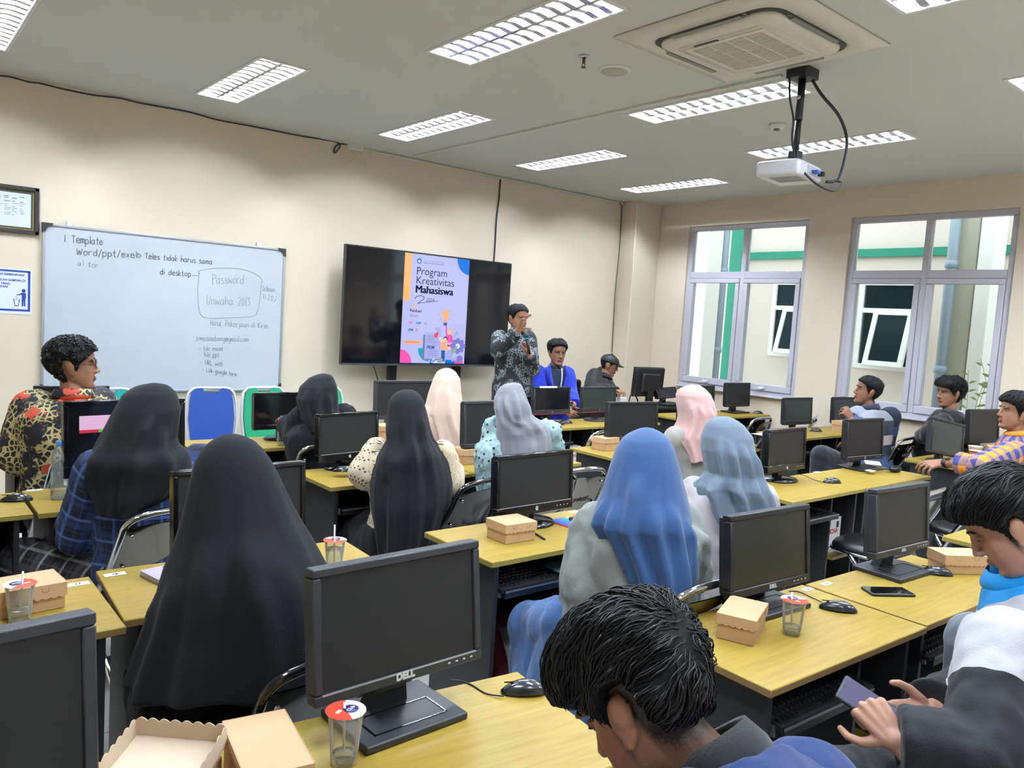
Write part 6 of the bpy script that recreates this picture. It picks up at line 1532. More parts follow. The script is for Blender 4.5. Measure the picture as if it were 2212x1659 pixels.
scarf(r, drape([(829, 316, 346), (832, 300, 358), (838, 288, 366), (850, 273, 378), (884, 257, 390), (917, 244, 388), (945, 232, 386), (960, 226, 392), (972, 219, 408), (984, 213, 418), (1001, 202, 424), (1018, 194, 424), (1035, 205, 418), (1060, 235, 395), (1088, 270, 355)], 2.97, hd(1.05, .13, .2, .36),
      [(235, 20, .012, 12, .2, .5), (300, -60, .016, 10, .1, .45), (330, -30, .012, 10, .15, .45), (262, 0, .008, 10, .25, .7)], .012, 2.4, 11, back=-.09), m_fdark)
shoes(r, J)
# 5: black headscarf with cream crochet sleeves
m_cro = mat('crochet', (206, 190, 160), .85)
nt, b = nodes(m_cro); at_ = N(nt, 'Attribute', attribute_name='puv'); mp = N(nt, 'Mapping'); mp.inputs['Scale'].default_value = (60, 60, 1); mp.inputs['Rotation'].default_value = (0, 0, .78)
ck = N(nt, 'TexVoronoi'); ck.inputs['Scale'].default_value = 1; ck.inputs['Randomness'].default_value = .08; rp = ramp(nt, [(.22, (52, 44, 40)), (.34, (206, 190, 160))]); wv = N(nt, 'TexWave'); wv.bands_direction = 'Y'; wv.inputs['Scale'].default_value = 7; rp2 = ramp(nt, [(.45, (0, 0, 0)), (.55, (255, 255, 255))])
mx = N(nt, 'Mix', data_type='RGBA'); mx.inputs[7].default_value = (*lin((204, 188, 158)), 1)
nt.links.new(at_.outputs['Vector'], mp.inputs[0]); nt.links.new(mp.outputs[0], ck.inputs['Vector']); nt.links.new(ck.outputs['Distance'], rp.inputs[0]); nt.links.new(at_.outputs['Vector'], wv.inputs['Vector']); nt.links.new(wv.outputs['Color'], rp2.inputs[0]); nt.links.new(rp2.outputs[0], mx.inputs[0]); nt.links.new(rp.outputs[0], mx.inputs[6]); nt.links.new(mx.outputs[2], b.inputs['Base Color'])
J = pose(2.02, 3.12, 118, 1.255, lean=4, heada=125, hs=.85, build=.85, hp=atD(882, 910, 3.7))
J['shl'] = atD(815, 975, 3.72); J['ell'] = atD(787, 1022, 3.66); J['wrl'] = atD(838, 1040, 3.95); J['shr'] = atD(955, 980, 3.7); J['elr'] = atD(968, 1040, 3.72); J['wrr'] = J['elr']+FH*.2
r, T = person('person in a long black headscarf with cream crochet sleeves, on the black folding chair', J, SK_A, .012, None, True, False)
shirt(r, J, m_cro, .022, .009, puv=True, name='crochet_blouse', full=(.046, .056, .046))
def flare(mb):
    capsule(mb, J['pel'], .16, atD(800, 1200, 3.72), .11); capsule(mb, J['pel'], .18, J['pel']-Z*.12, .2); capsule(mb, J['hipl'], .12, atD(775, 1160, 3.85), .07); capsule(mb, atD(930, 1120, 3.75), .13, atD(950, 1180, 3.8), .11)
trousers(r, J, m_fblk, .045, .014, name='skirt', extra=flare)
scarf(r, drape([(843, 866, 892), (847, 855, 901), (855, 847, 909), (867, 841, 917), (901, 838, 925), (925, 839, 930), (945, 842, 936), (960, 834, 948), (975, 826, 958), (1001, 816, 968), (1035, 812, 975), (1068, 814, 974), (1101, 818, 966), (1135, 824, 955), (1170, 832, 938), (1195, 845, 915)], 3.7, hd(1.08, .12, .2, .36),
      [(285, 10, .016, 12, .18, 1.1), (255, -15, .014, 10, .25, 1.1), (310, 8, .012, 9, .3, 1.1), (230, 40, .014, 10, .12, .4), (320, -60, .012, 10, .1, .35)], .014, 2.6, 5, back=-.14), m_fdark)
shoes(r, J)
# 13: bright blue headscarf, grey blouse, blue skirt
m_fblue = fabric('blue_cloth', (46, 78, 122)); m_fgrey = fabric('pale_grey_linen', (138, 140, 136), .85, .1, (300, .4)); m_fdenim = fabric('denim_blue', (74, 108, 160))
J = pose(2.02, 1.80, 126, 1.225, lean=3, heada=95, hs=.88, hp=atD(1392, 1024, 2.54))
J['shl'] = atD(1282, 1130, 2.55); J['ell'] = atD(1228, 1250, 2.5); J['wrl'] = atD(1262, 1180, 2.9); J['shr'] = atD(1462, 1135, 2.62); J['elr'] = atD(1480, 1230, 2.72); J['wrr'] = J['elr']+Vector((-.02, .25, .03))
J['shl'] = atD(1290, 1140, 2.58); J['ell'] = atD(1266, 1270, 2.53); J['wrl'] = J['ell']+FH*.22+RH*.04+Z*.05
r, T = person('person in a bright blue headscarf and pale grey blouse, on the nearest chrome chair', J, SK_A, .012, None, True, False)
def gb(mb):
     capsule(mb, atD(1300, 1200, 2.58), .12, atD(1280, 1380, 2.55), .13); capsule(mb, atD(1280, 1370, 2.55), .12, atD(1235, 1385, 2.6), .08); capsule(mb, atD(1420, 1250, 2.65), .13, atD(1430, 1330, 2.7), .15)
shirt(r, J, m_fgrey, .03, .01, wr=(.011, 15), full=(.058, .06, .045), extra=gb, name='blouse')
def sk(mb):
    capsule(mb, atD(1230, 1345, 2.6), .10, atD(1165, 1345, 2.75), .075); capsule(mb, atD(1165, 1345, 2.75), .075, atD(1160, 1480, 2.75), .085); capsule(mb, atD(1230, 1380, 2.6), .1, atD(1200, 1490, 2.65), .1)
    capsule(mb, atD(1270, 1420, 2.58), .11, atD(1255, 1560, 2.6), .11)
trousers(r, J, m_fdenim, .03, .012, name='skirt', extra=sk, wr=(.010, 14))
scarf(r, drape([(926, 1382, 1412), (931, 1370, 1424), (938, 1356, 1434), (948, 1343, 1445), (968, 1330, 1455), (1001, 1317, 1464), (1035, 1305, 1470), (1068, 1293, 1478), (1095, 1282, 1485), (1115, 1276, 1489), (1140, 1292, 1488), (1168, 1309, 1486), (1202, 1330, 1482), (1230, 1346, 1474)], 2.54, hd(1.08, .15, .2, .4),
      [(250, -25, .014, 11, .12, .8), (275, 0, .012, 10, .2, .8), (298, 8, .014, 9, .2, .8), (318, 12, .016, 8, .25, .8), (228, -35, .012, 10, .2, .8), (205, -40, .01, 9, .2, .6)], .012, 2.6, 17, back=-.07), m_fblue)
shoes(r, J)
# 12: grey-blue headscarf, pale pinkish blouse
m_fgb = fabric('grey_blue_cloth', (96, 110, 124)); m_fpp = fabric('pale_mauve', (178, 170, 172), .85, .1)
J = pose(2.72, 1.92, 122, 1.25, lean=3, heada=110, hs=.86, hp=atD(1570, 980, 3.08))
J['shl'] = atD(1508, 1075, 3.08); J['ell'] = atD(1490, 1170, 3.1); J['wrl'] = J['ell']+FH*.2; J['shr'] = atD(1635, 1085, 3.12); J['elr'] = atD(1650, 1180, 3.25)
r, T = person('person in a grey-blue headscarf and pale mauve blouse, right of the bright blue headscarf', J, SK_A, .012, None, True, False)
def pb(mb): capsule(mb, atD(1560, 1130, 3.1), .15, atD(1545, 1260, 3.12), .17)
shirt(r, J, m_fpp, .026, .01, wr=(.010, 15), extra=pb, name='blouse', full=(.06, .06, .045))
trousers(r, J, fabric('light_grey_cloth', (178, 176, 172)), .03, .013, name='skirt')
scarf(r, drape([(901, 1548, 1576), (904, 1537, 1584), (910, 1529, 1595), (917, 1523, 1604), (941, 1514, 1622), (968, 1513, 1626), (1001, 1518, 1629), (1015, 1522, 1629), (1028, 1508, 1634), (1040, 1496, 1640), (1051, 1496, 1647), (1068, 1500, 1652), (1090, 1504, 1655), (1108, 1512, 1654), (1125, 1524, 1640)], 3.08, hd(1.08, .125, .2, .34),
      [(262, 30, .022, 9, .07, .36), (285, 40, .02, 9, .08, .40), (240, 10, .014, 10, .06, .26), (310, 20, .016, 9, .1, .5), (225, 60, .014, 9, .2, .5), (250, 90, -.014, 12, .22, .34)], .012, 2.8, 23, back=-.09)
      .loft([[atD(x, y, 3.02)+FH*dz for x, y, dz in q] for q in (((1497, 1042, 0), (1526, 1020, -.02), (1552, 1022, -.02), (1548, 1030, .02)), ((1501, 1075, 0), (1520, 1070, -.03), (1547, 1068, -.02), (1540, 1072, .02)), ((1508, 1115, .0), (1524, 1112, -.025), (1546, 1105, -.015), (1535, 1112, .02)), ((1528, 1148, .01), (1535, 1148, -.01), (1545, 1142, -.005), (1537, 1148, .015)), ((1534, 1157, .01), (1536, 1158, 0), (1540, 1155, .005), (1537, 1157, .012)))]), m_fgb)
shoes(r, J)
# 7: grey headscarf, polka dot blouse with frilled sleeves
m_dot2 = mat('polka_dot', (150, 178, 182), .85)
nt, b = nodes(m_dot2); tcn = N(nt, 'TexCoord'); vo = N(nt, 'TexVoronoi'); vo.inputs['Scale'].default_value = 30; vo.inputs['Randomness'].default_value = .35; rp = ramp(nt, [(.2, (32, 40, 46)), (.26, (150, 178, 182))]); nt.links.new(tcn.outputs['Object'], vo.inputs['Vector']); nt.links.new(vo.outputs['Distance'], rp.inputs[0]); nt.links.new(rp.outputs[0], b.inputs['Base Color'])
m_fg2 = fabric('grey_cloth', (120, 120, 128))
J = pose(2.66, 3.12, 124, 1.255, lean=3, heada=100, hs=.84, build=.9, hp=atD(1104, 885, 4.12))
J['shl'] = atD(1072, 930, 4.12); J['ell'] = atD(1062, 985, 4.1); J['shr'] = atD(1184, 934, 4.18); J['elr'] = atD(1196, 990, 4.25)
for k in 'lr': J['wr'+k] = J['el'+k]+FH*.18-Z*.06
r, T = person('person in a knotted grey headscarf and blue polka dot blouse', J, SK_A, .012, None, True, False)
def fr(mb):
    for a_, b__, d in (((1068, 908), (1056, 936), 4.08), ((1056, 914), (1066, 950), 4.08), ((1186, 924), (1198, 946), 4.2), ((1196, 934), (1190, 962), 4.2)):
        capsule(mb, atD(*a_, d), .026, atD(*b__, d), .024)
    capsule(mb, atD(1110, 950, 4.15), .15, atD(1130, 1020, 4.15), .17)
shirt(r, J, m_dot2, .026, .009, wr=(.012, 34), extra=fr, name='blouse', full=(.05, .044, .04)); trousers(r, J, m_fblk, .02, .013, name='skirt')
scarf(r, drape([(828, 1098, 1120), (831, 1088, 1126), (836, 1080, 1129), (843, 1074, 1132), (861, 1067, 1139), (879, 1067, 1147), (893, 1070, 1150), (901, 1071, 1158), (907, 1071, 1168), (916, 1071, 1179), (934, 1070, 1187), (950, 1071, 1189), (965, 1074, 1187), (980, 1080, 1180)], 4.12, hd(1.1, .12, .17, .28),
      [(255, 60, .018, 10, .05, .2), (290, -70, .02, 12, .03, .2), (315, -50, .016, 10, .05, .24), (230, 20, .012, 9, .06, .22), (262, 0, -.016, 14, .18, .24), (285, 10, .014, 10, .25, .5)], .010, 3, 31, back=-.12)
      .loft([[atD(x, y, 4.0)+FH*dz for x, y, dz in q] for q in (((1080, 898, .03), (1105, 895, 0), (1140, 893, .02), (1110, 900, .06)), ((1086, 912, .03), (1108, 915, 0), (1140, 908, .02), (1110, 912, .06)), ((1100, 930, .03), (1114, 932, .01), (1130, 928, .02), (1114, 930, .05)), ((1116, 945, .035), (1118, 947, .03), (1121, 945, .03), (1118, 945, .045)))]), m_fg2)
shoes(r, J)
# 6: cream headscarf
m_fcr = fabric('cream_cloth', (204, 180, 162))
J = pose(2.90, 4.22, 120, 1.25, lean=3, heada=100, hs=.74, build=.85, hp=atD(963, 845, 4.97))
r, T = person('person in a cream headscarf, fourth row in front of the television', J, SK_A, .012, None, True, False)
shirt(r, J, m_fcr, .02, .012, name='blouse'); trousers(r, J, m_fblk, .02, .014)
scarf(r, drape([(796, 956, 972), (799, 949, 979), (804, 943, 985), (818, 936, 994), (847, 927, 997), (876, 921, 1002), (890, 919, 1005), (905, 923, 1007), (920, 933, 1009), (938, 940, 1011), (960, 944, 1012)], 4.97, hd(1.15, .13, .2, .36), [(250, -20, .012, 10, .1, .5), (290, 10, .012, 10, .1, .5), (225, -50, .016, 9, .22, .5), (315, 10, .01, 9, .15, .5)], .012, 2.6, 41, back=-.07), m_fcr)
shoes(r, J)
# 11: pink headscarf
m_fpk = fabric('pink_cloth', (190, 154, 150)); m_fgl = fabric('grey_linen', (150, 146, 140))
J = pose(4.06, 3.14, 122, 1.24, lean=4, heada=110, hs=.88, hp=atD(1502, 884, 4.88))
r, T = person('person in a dusty pink headscarf, on a chrome chair in the third row', J, SK_A, .012, None, True, False)
shirt(r, J, m_fgl, .024, .012, name='blouse'); trousers(r, J, m_fblk, .02, .014)
scarf(r, drape([(832, 1488, 1508), (834, 1482, 1514), (838, 1472, 1520), (843, 1464, 1526), (852, 1460, 1534), (870, 1460, 1541), (888, 1463, 1544), (899, 1463, 1544), (912, 1460, 1540), (925, 1453, 1536), (938, 1444, 1534), (950, 1450, 1532), (965, 1462, 1528), (986, 1473, 1518)], 4.88, hd(1.12, .13, .2, .36), [(245, 30, .018, 10, .08, .5), (270, 40, .018, 9, .1, .5), (300, 50, .016, 10, .12, .6), (230, 60, .014, 9, .25, .5)], .012, 2.6, 47, back=-.07), m_fpk)
shoes(r, J)
# 4: far black headscarf, dark jacket
J = pose(2.06, 4.2, 132, 1.225, lean=8, heada=70, hs=.86, hp=atD(689, 864, 4.47))
J['shl'] = atD(652, 908, 4.48); J['ell'] = atD(642, 945, 4.5); J['wrl'] = J['ell']+Vector((.03, .22, .05)); J['shr'] = atD(742, 903, 4.55); J['elr'] = J['shr']+Vector((.05, .03, -.25)); J['wrr'] = J['elr']+Vector((-.05, .22, .05))
r, T = person('person in a black headscarf and black jacket, far left beside the glossy monitor', J, SK_A, .012, None, True, False)
shirt(r, J, m_fblk, .03, .012, name='jacket'); trousers(r, J, fabric('beige_cloth', (170, 158, 142)), .03, .014)
scarf(r, drape([(808, 688, 708), (811, 679, 716), (816, 668, 720), (834, 650, 728), (860, 643, 730), (878, 646, 730), (890, 653, 734), (900, 655, 745), (912, 662, 752), (925, 675, 748)], 4.47, hd(1.0, .12, .17, .3), [(250, 20, .012, 10, .08, .4), (290, -60, .016, 9, .05, .3), (320, -40, .014, 9, .1, .35)], .012, 2.8, 53, back=-.08), m_fdark)
shoes(r, J)
# ------------------------------------------------------------------ men and boys
def HL(front=.068, temple=.045, burn=-.018, over=.026, behind=-.03, nape=-.062):
    xs = [0, .55, .95, 1.18, 1.34, 1.5, 1.78, 1.95, 2.3, pi]; ys = [front, front-.004, temple, .0, burn, over, over, behind, nape, nape]
    return lambda a: float(np.interp(a, xs, ys))
def TH(top=.018, side=.008, back=.010, nape=.003, front=None):
    front = top if front is None else front
    def f(a, z):
        k = max(0, min(1, (z-.0)/.09)); b = side+(back-side)*max(0, min(1, (a-1.2)/1.2)); b = nape+(b-nape)*max(0, min(1, (z+.07)/.08))
        t = front+(top-front)*min(1, a/1.3)
        return b*(1-k)+t*k
    return f
def crown_flow(fwd=.0, side=0, down=.2):
    def f(b, n, rnd):
        d = Vector((b.x*1.4+side, (b.y+.03)*1.2+fwd, -down)); return d+Vector((rnd.uniform(-.03, .03), rnd.uniform(-.03, .03), 0))
    return f
def curl_flow(b, n, rnd): return Vector((rnd.uniform(-1, 1), rnd.uniform(-1, 1), rnd.uniform(-1, .6)))
# 1: batik shirt, curly hair, glasses
def batik(name, base, lines, spots, sc=1.0, big=None):
    m = mat(name, base, .75); nt, b = nodes(m); tcn = N(nt, 'TexCoord')
    mp = N(nt, 'Mapping'); mp.inputs['Scale'].default_value = (sc, sc, sc); nt.links.new(tcn.outputs['Object'], mp.inputs[0])
    n0 = N(nt, 'TexNoise', Scale=9.0, Detail=2); nt.links.new(mp.outputs[0], n0.inputs['Vector'])
    wv = N(nt, 'TexVoronoi'); wv.feature = 'DISTANCE_TO_EDGE'; wv.inputs['Scale'].default_value = 30; nt.links.new(mp.outputs[0], wv.inputs['Vector'])
    r1 = ramp(nt, [(.10, (255, 255, 255)), (.14, (0, 0, 0))]); nt.links.new(wv.outputs['Distance'], r1.inputs[0])
    r0 = ramp(nt, [(.48, (0, 0, 0)), (.52, (255, 255, 255))]); nt.links.new(n0.outputs['Fac'], r0.inputs[0])
    ml = N(nt, 'Math', operation='MULTIPLY'); nt.links.new(r1.outputs[0], ml.inputs[0]); nt.links.new(r0.outputs[0], ml.inputs[1])
    v2 = N(nt, 'TexVoronoi'); v2.inputs['Scale'].default_value = 42; nt.links.new(mp.outputs[0], v2.inputs['Vector']); r2 = ramp(nt, [(.24, (255, 255, 255)), (.3, (0, 0, 0))]); nt.links.new(v2.outputs['Distance'], r2.inputs[0])
    m1 = N(nt, 'Mix', data_type='RGBA'); m1.inputs[6].default_value = (*lin(base), 1); m1.inputs[7].default_value = (*lin(spots), 1); nt.links.new(r2.outputs[0], m1.inputs[0])
    m2 = N(nt, 'Mix', data_type='RGBA'); m2.inputs[7].default_value = (*lin(lines), 1); nt.links.new(ml.outputs[0], m2.inputs[0]); nt.links.new(m1.outputs[2], m2.inputs[6]); out = m2.outputs[2]
    if big:
        v3 = N(nt, 'TexVoronoi'); v3.inputs['Scale'].default_value = 6.5; mp3 = N(nt, 'Mapping'); mp3.inputs['Scale'].default_value = (.8, .8, 1.9); nt.links.new(tcn.outputs['Object'], mp3.inputs[0])
        ad = N(nt, 'Mix', data_type='RGBA'); ad.inputs[0].default_value = .10; nz = N(nt, 'TexNoise', Scale=24.0); nt.links.new(tcn.outputs['Object'], nz.inputs['Vector']); nt.links.new(mp3.outputs[0], ad.inputs[6]); nt.links.new(nz.outputs['Color'], ad.inputs[7]); nt.links.new(ad.outputs[2], v3.inputs['Vector'])
        r3 = ramp(nt, [(.26, (255, 255, 255)), (.28, (0, 0, 0))]); nt.links.new(v3.outputs['Distance'], r3.inputs[0])
        m3 = N(nt, 'Mix', data_type='RGBA'); m3.inputs[7].default_value = (*lin(big), 1); nt.links.new(r3.outputs[0], m3.inputs[0]); nt.links.new(out, m3.inputs[6]); out = m3.outputs[2]
    nt.links.new(out, b.inputs['Base Color']); return m
m_bat1 = batik('batik_colourful', (20, 20, 32), (186, 172, 118), (100, 72, 56), 1.25, (196, 76, 52))
m_bat2 = batik('batik_black', (26, 29, 33), (136, 142, 145), (60, 67, 72), 1.5)
m_tdark = fabric('dark_trousers', (22, 24, 30)); m_tbeige = fabric('beige_cloth', (170, 158, 142)); m_tgrey = fabric('grey_trousers', (98, 104, 112))
J = pose(.9, 4.3, 122, 1.36, lean=2, heada=30, hs=1.06, headpitch=-3, hp=atD(158, 790, 3.85), build=1.25)
J['shl'] = atD(75, 885, 3.82); J['ell'] = atD(38, 985, 3.78); J['wrl'] = J['ell']+Vector((.08, .24, .02)); J['shr'] = atD(208, 878, 4.0); J['elr'] = J['shr']+Vector((.1, .06, -.25)); J['wrr'] = J['elr']+Vector((-.1, .2, .02))
r, T = person('person with curly black hair and glasses in a colourful batik shirt, far left', J, SK_A, .0055, None)
shirt(r, J, m_bat1, .03, .01, 1.0, (.008, 14), scale=1.22, full=(.075, .066, .05)); collar(r, J, m_bat1, .085, .035); trousers(r, J, m_tdark, .03); shoes(r, J)
hair_shell(r, T, HL(.062, .035, -.03, .03, -.045, -.085), TH(.022, .014, .018, .008), None, 700, (.022, .0042), curl_flow, 3, .006, 40)
g = MB()
for sx in (-1, 1):
    g.tube([T @ Vector((sx*.034+.025*cos(a), .098-.006*abs(cos(a)), .006+.019*sin(a))) for a in np.linspace(0, 2*pi, 20)[:-1]], .0016, 6, closed=True)
    g.tube([T @ Vector(p) for p in ((sx*.058, .094, .01), (sx*.076, .05, .012), (sx*.078, -.01, .01))], .0016, 6)
g.tube([T @ Vector(p) for p in ((-.009, .098, .01), (0, .101, .013), (.009, .098, .01))], .0014, 6); g.build('glasses', m_phc, r, True)
# 8: the presenter
hp = atD(1119, 689, 7.0); J = pose(4.5, 5.4, -60, 1.72, lean=0, heada=-48, hs=1.0, headpitch=2, hp=hp, seat=.86)
B = J['base']; f = J['fwd']; rt = J['right0']
J['pel'] = Vector((hp.x, hp.y, .93))-f*.02; J['neck'] = hp-Z*.135-f*.02; J['shr'] = atD(1080, 731, 6.98); J['shl'] = atD(1140, 731, 7.05)
J['elr'] = atD(1076, 757, 6.78); J['wrr'] = atD(1121, 713, 6.66); J['ell'] = atD(1150, 797, 6.98); J['wrl'] = atD(1143, 764, 6.84)
for k, s_ in (('l', -1), ('r', 1)): J['hip'+k] = J['pel']+rt*.09*s_-Z*.05; J['kn'+k] = J['hip'+k]-Z*.40+f*.02; J['an'+k] = J['hip'+k]-Z*.79
r, T = person('person presenting in a black and white batik shirt, standing with raised hand before the television', J, SK_A, .0048, {'r': dict(d=(UP*.9+RIGHT*.35-FH*.2), n=(-RIGHT*.8+FH*.5), side=-1, curl=((10, 20, 20), (15, 25, 20), (20, 30, 20), (30, 35, 20)), spread=10, thumb=(75, -5), s=1.02),
     'l': dict(d=(UP*.75-RIGHT*.1+FH*.1), n=(RIGHT*.8-FH*.5), side=-1, curl=((60, 70, 40), (62, 70, 40), (64, 70, 40), (66, 70, 40)), thumb=(50, 30))})
shirt(r, J, m_bat2, .022, .009, .92, (.007, 16), t0=-.22); collar(r, J, m_bat2, .068, .03); trousers(r, J, m_tdark, .012, .012); shoes(r, J)
hair_shell(r, T, HL(.072, .055, -.012, .03, -.02, -.05), TH(.016, .004, .007, .002), None, 500, (.03, .0019), crown_flow(.02), 8, .003, lift=.003)
q = atD(1141, 748, 6.80); mc_ = thing('microphone', 'black microphone with blue band held by the presenter', 'microphone', q)
d = (UP-RIGHT*.18).normalized(); a0 = q-d*.05-q; 
MB().tube([-d*.07, d*.07], [.012, .016], 14).build('handle', m_phc, mc_); MB().sphere(tuple(d*.09), .024, .024, .028).build('grille_head', mat('mic_mesh', (60, 62, 68), .5, .4), mc_); MB().tube([d*.062, d*.072], .021, 14).build('band', mat('mic_blue', (40, 130, 170), .4), mc_)
# 9: blue blazer
m_blz = fabric('blazer_blue', (26, 48, 176), .8, .15); m_dkb = fabric('dark_blue_shirt', (34, 44, 66)); m_tie = mat('lanyard_white', (210, 214, 222), .6)
hp = atD(1204, 763, 7.5); J = pose(5.1, 5.7, -78, 1.42, lean=2, heada=-70, hs=.98, headpitch=3, hp=hp)
J['shr'] = atD(1163, 806, 7.5); J['shl'] = atD(1224, 808, 7.55); J['elr'] = atD(1163, 850, 7.35); J['ell'] = atD(1232, 850, 7.45); J['wrr'] = atD(1222, 886, 7.1); J['wrl'] = atD(1240, 873, 7.2)
r, T = person('person in a bright blue blazer looking at the room, holding a phone', J, SK_A, .0048, {'r': dict(n=-FH, curl=(30, 40, 45, 50)), 'l': dict(n=Z*.3+RIGHT, curl=(45, 50, 50, 50))})
def vneck(J, w0=.018, w1=.075):
    B0 = J['base']; c = J['neck']-B0; f = J['fwd']; rr = J['right0']; ax = (J['pel']-J['neck']).normalized()
    def fn(p):
        q = Vector(p)-c; s = q.dot(ax); x = q.dot(rr); return 1 if q.dot(f) > .02 and -.05 < s < .40 and abs(x) < w1*(1-s/.40)+w0*.3 else 0
    return fn
J0 = J
def world_reg(fn, J): return lambda p: fn(Vector(p)-J['base'])
shirt(r, J, [m_blz, m_dkb], .022, .009, 1.0, (.007, 18), reg=world_reg(vneck(J), J), name='blazer'); collar(r, J, m_dkb, .062, .028)
fpts = lambda x, s: J['neck']+(J['pel']-J['neck']).normalized()*s+J['fwd']*(.115+.03*min(1, s/.12))+J['right0']*x
for sx in (-1, 1):
    lp_ = MB(); lp_.loft([[fpts(sx*x, s)+J['fwd']*dz for x, s, dz in q] for q in (((.07, -.035, -.05), (.10, -.01, -.04), (.085, -.0, -.03)), ((.072, .06, .01), (.125, .07, -.0), (.10, .065, .015)), ((.045, .18, .02), (.085, .17, .015), (.065, .175, .026)), ((.012, .33, .012), (.02, .33, .012), (.016, .33, .02)))], 0, True)
    lp_.build('lapel', m_blz, r, True)
MB().tube(smooth_path([fpts(-.035, -.0)-J['fwd']*.02, fpts(-.028, .1)+J['fwd']*.012, fpts(-.01, .25)+J['fwd']*.02, fpts(0, .34)+J['fwd']*.02], 4), .006, 6, flat=.5).build('lanyard', m_tie, r, True)
trousers(r, J, m_tbeige, .02, .012); shoes(r, J)
hair_shell(r, T, HL(.074, .058, -.015, .028, -.03, -.06), TH(.024, .005, .009, .002), None, 700, (.035, .002), crown_flow(.06), 12, .004, lift=.005)
q = atD(1242, 883, 7.08); p_ = phone(q, 30, 'phone held by the person in the blue blazer', m_phc, .07, .145, 35, 15)
# 10: cap and black jacket
m_jck = fabric('black_jacket', (18, 19, 22), .6, .1); m_redc = mat('jacket_red', (170, 38, 50), .7); m_wtee = mat('white_tee', (220, 222, 224), .8)
hp = atD(1316, 789, 8.5); J = pose(6.2, 5.9, 40, 1.36, lean=22, heada=-4, hs=.98, headpitch=14, hp=hp)
J['shl'] = atD(1300, 808, 8.7); J['shr'] = atD(1284, 812, 8.3); J['elr'] = atD(1276, 840, 8.1); J['wrr'] = atD(1322, 843, 8.0); J['ell'] = atD(1318, 843, 8.6); J['wrl'] = atD(1328, 846, 8.3)
r, T = person('person in a black cap and black jacket with red shoulders, at the teacher table', J, SK_A, .0048, None)
def jreg(p):
    q = Vector(p); return 1 if (min((q-J['shr']).length, (q-J['neck']).length) < .075 and q.z > J['shr'].z-.01) else 0
shirt(r, J, [m_jck, m_redc], .026, .009, 1.0, (.008, 18), reg=jreg, name='jacket'); collar(r, J, m_jck, .066, .04)
ft = MB(); capsule(ft, J['neck']+J['fwd']*.055-Z*.03, .045, J['neck']+J['fwd']*.10-Z*.2, .05); ft.build('tee', m_wtee, r, True)
trousers(r, J, m_tdark, .02, .013); shoes(r, J)
hair_shell(r, T, HL(.04, .02, -.02, .02, -.035, -.06), TH(.004, .004, .006, .003), None, 0, seed=4, rough=.002)
cp = MB(); cp.loft([[Vector(p) for p in head_ring(z, 40, lambda th, zz: .012)] for z in np.linspace(.036, .119, 14)]+[[(.01*cos(a)*-1, .01*sin(a)-.01, .135) for a in np.linspace(0, 2*pi, 41)[:-1]]], M=T); 
cap_o = cp.build('cap', m_phc, r, True)
bm2 = MB(); bm2.loft([[T @ Vector((x, .085+.085*(1-(x/.075)**2)*k, .044-.018*k*k-.012*(x/.075)**2)) for x in np.linspace(-.075, .075, 13)]+[T @ Vector((x, .08+.085*(1-(x/.075)**2)*k, .040-.018*k*k-.012*(x/.075)**2)) for x in np.linspace(.075, -.075, 13)] for k in np.linspace(0, 1, 6)])
bm2.build('brim', m_phc, cap_o, True)
# 16: striped polo
m_str = mat('polo_stripes', (60, 66, 84), .85); nt, b = nodes(m_str); at_ = N(nt, 'Attribute', attribute_name='puv'); sx = N(nt, 'SeparateXYZ'); ml = N(nt, 'MapRange'); ml.inputs[1].default_value = 0; ml.inputs[2].default_value = .56
rp = ramp(nt, [(0, (34, 40, 54)), (.10, (62, 84, 122)), (.26, (62, 84, 122)), (.262, (38, 44, 58)), (.42, (38, 44, 58)), (.422, (176, 164, 164)), (.56, (176, 164, 164)), (.562, (36, 42, 56)), (.76, (36, 42, 56)), (.762, (136, 140, 150))], 'CONSTANT')
nt.links.new(at_.outputs['Vector'], sx.inputs[0]); nt.links.new(sx.outputs[1], ml.inputs[0]); nt.links.new(ml.outputs[0], rp.inputs[0]); nt.links.new(rp.outputs[0], b.inputs['Base Color'])
hp = atD(1874, 846, 6.3); J = pose(6.4, 2.98, 130, 1.3, lean=4, heada=172, hs=.96, headpitch=-10, hp=hp, build=1.1)
J['shl'] = atD(1852, 900, 6.25); J['shr'] = atD(1922, 900, 6.5); J['ell'] = atD(1842, 940, 6.2); J['wrl'] = atD(1840, 908, 6.15); J['elr'] = J['shr']+Vector((.06, .05, -.27)); J['wrr'] = J['elr']+Vector((-.05, .22, 0))
J['knl'] = atD(1775, 985, 6.1); J['anl'] = Vector((J['knl'].x, J['knl'].y, .09))
r, T = person('person in a wide-striped polo shirt with one hand raised to the chin, looking left', J, SK_B, .0048, {'l': dict(d=UP*.8-RIGHT*.5, n=(RIGHT*.4-FH*.6), curl=(45, 50, 50, 55), spread=8)}, stub=HL(.066, .05, -.01, .03, -.03, -.06))
shirt(r, J, m_str, .026, .009, .5, (.006, 16), scale=1.12, puv=True, name='polo_shirt', full=(.062, .056, .05)); collar(r, J, fabric('navy_cloth', (36, 38, 58)), .068, .035); trousers(r, J, m_tdark, .022, .012); shoes(r, J)
hair_shell(r, T, HL(.066, .05, -.01, .03, -.03, -.06), TH(.016, .007, .010, .003), None, 600, (.024, .0017), crown_flow(.04), 16, .003, lift=.004)
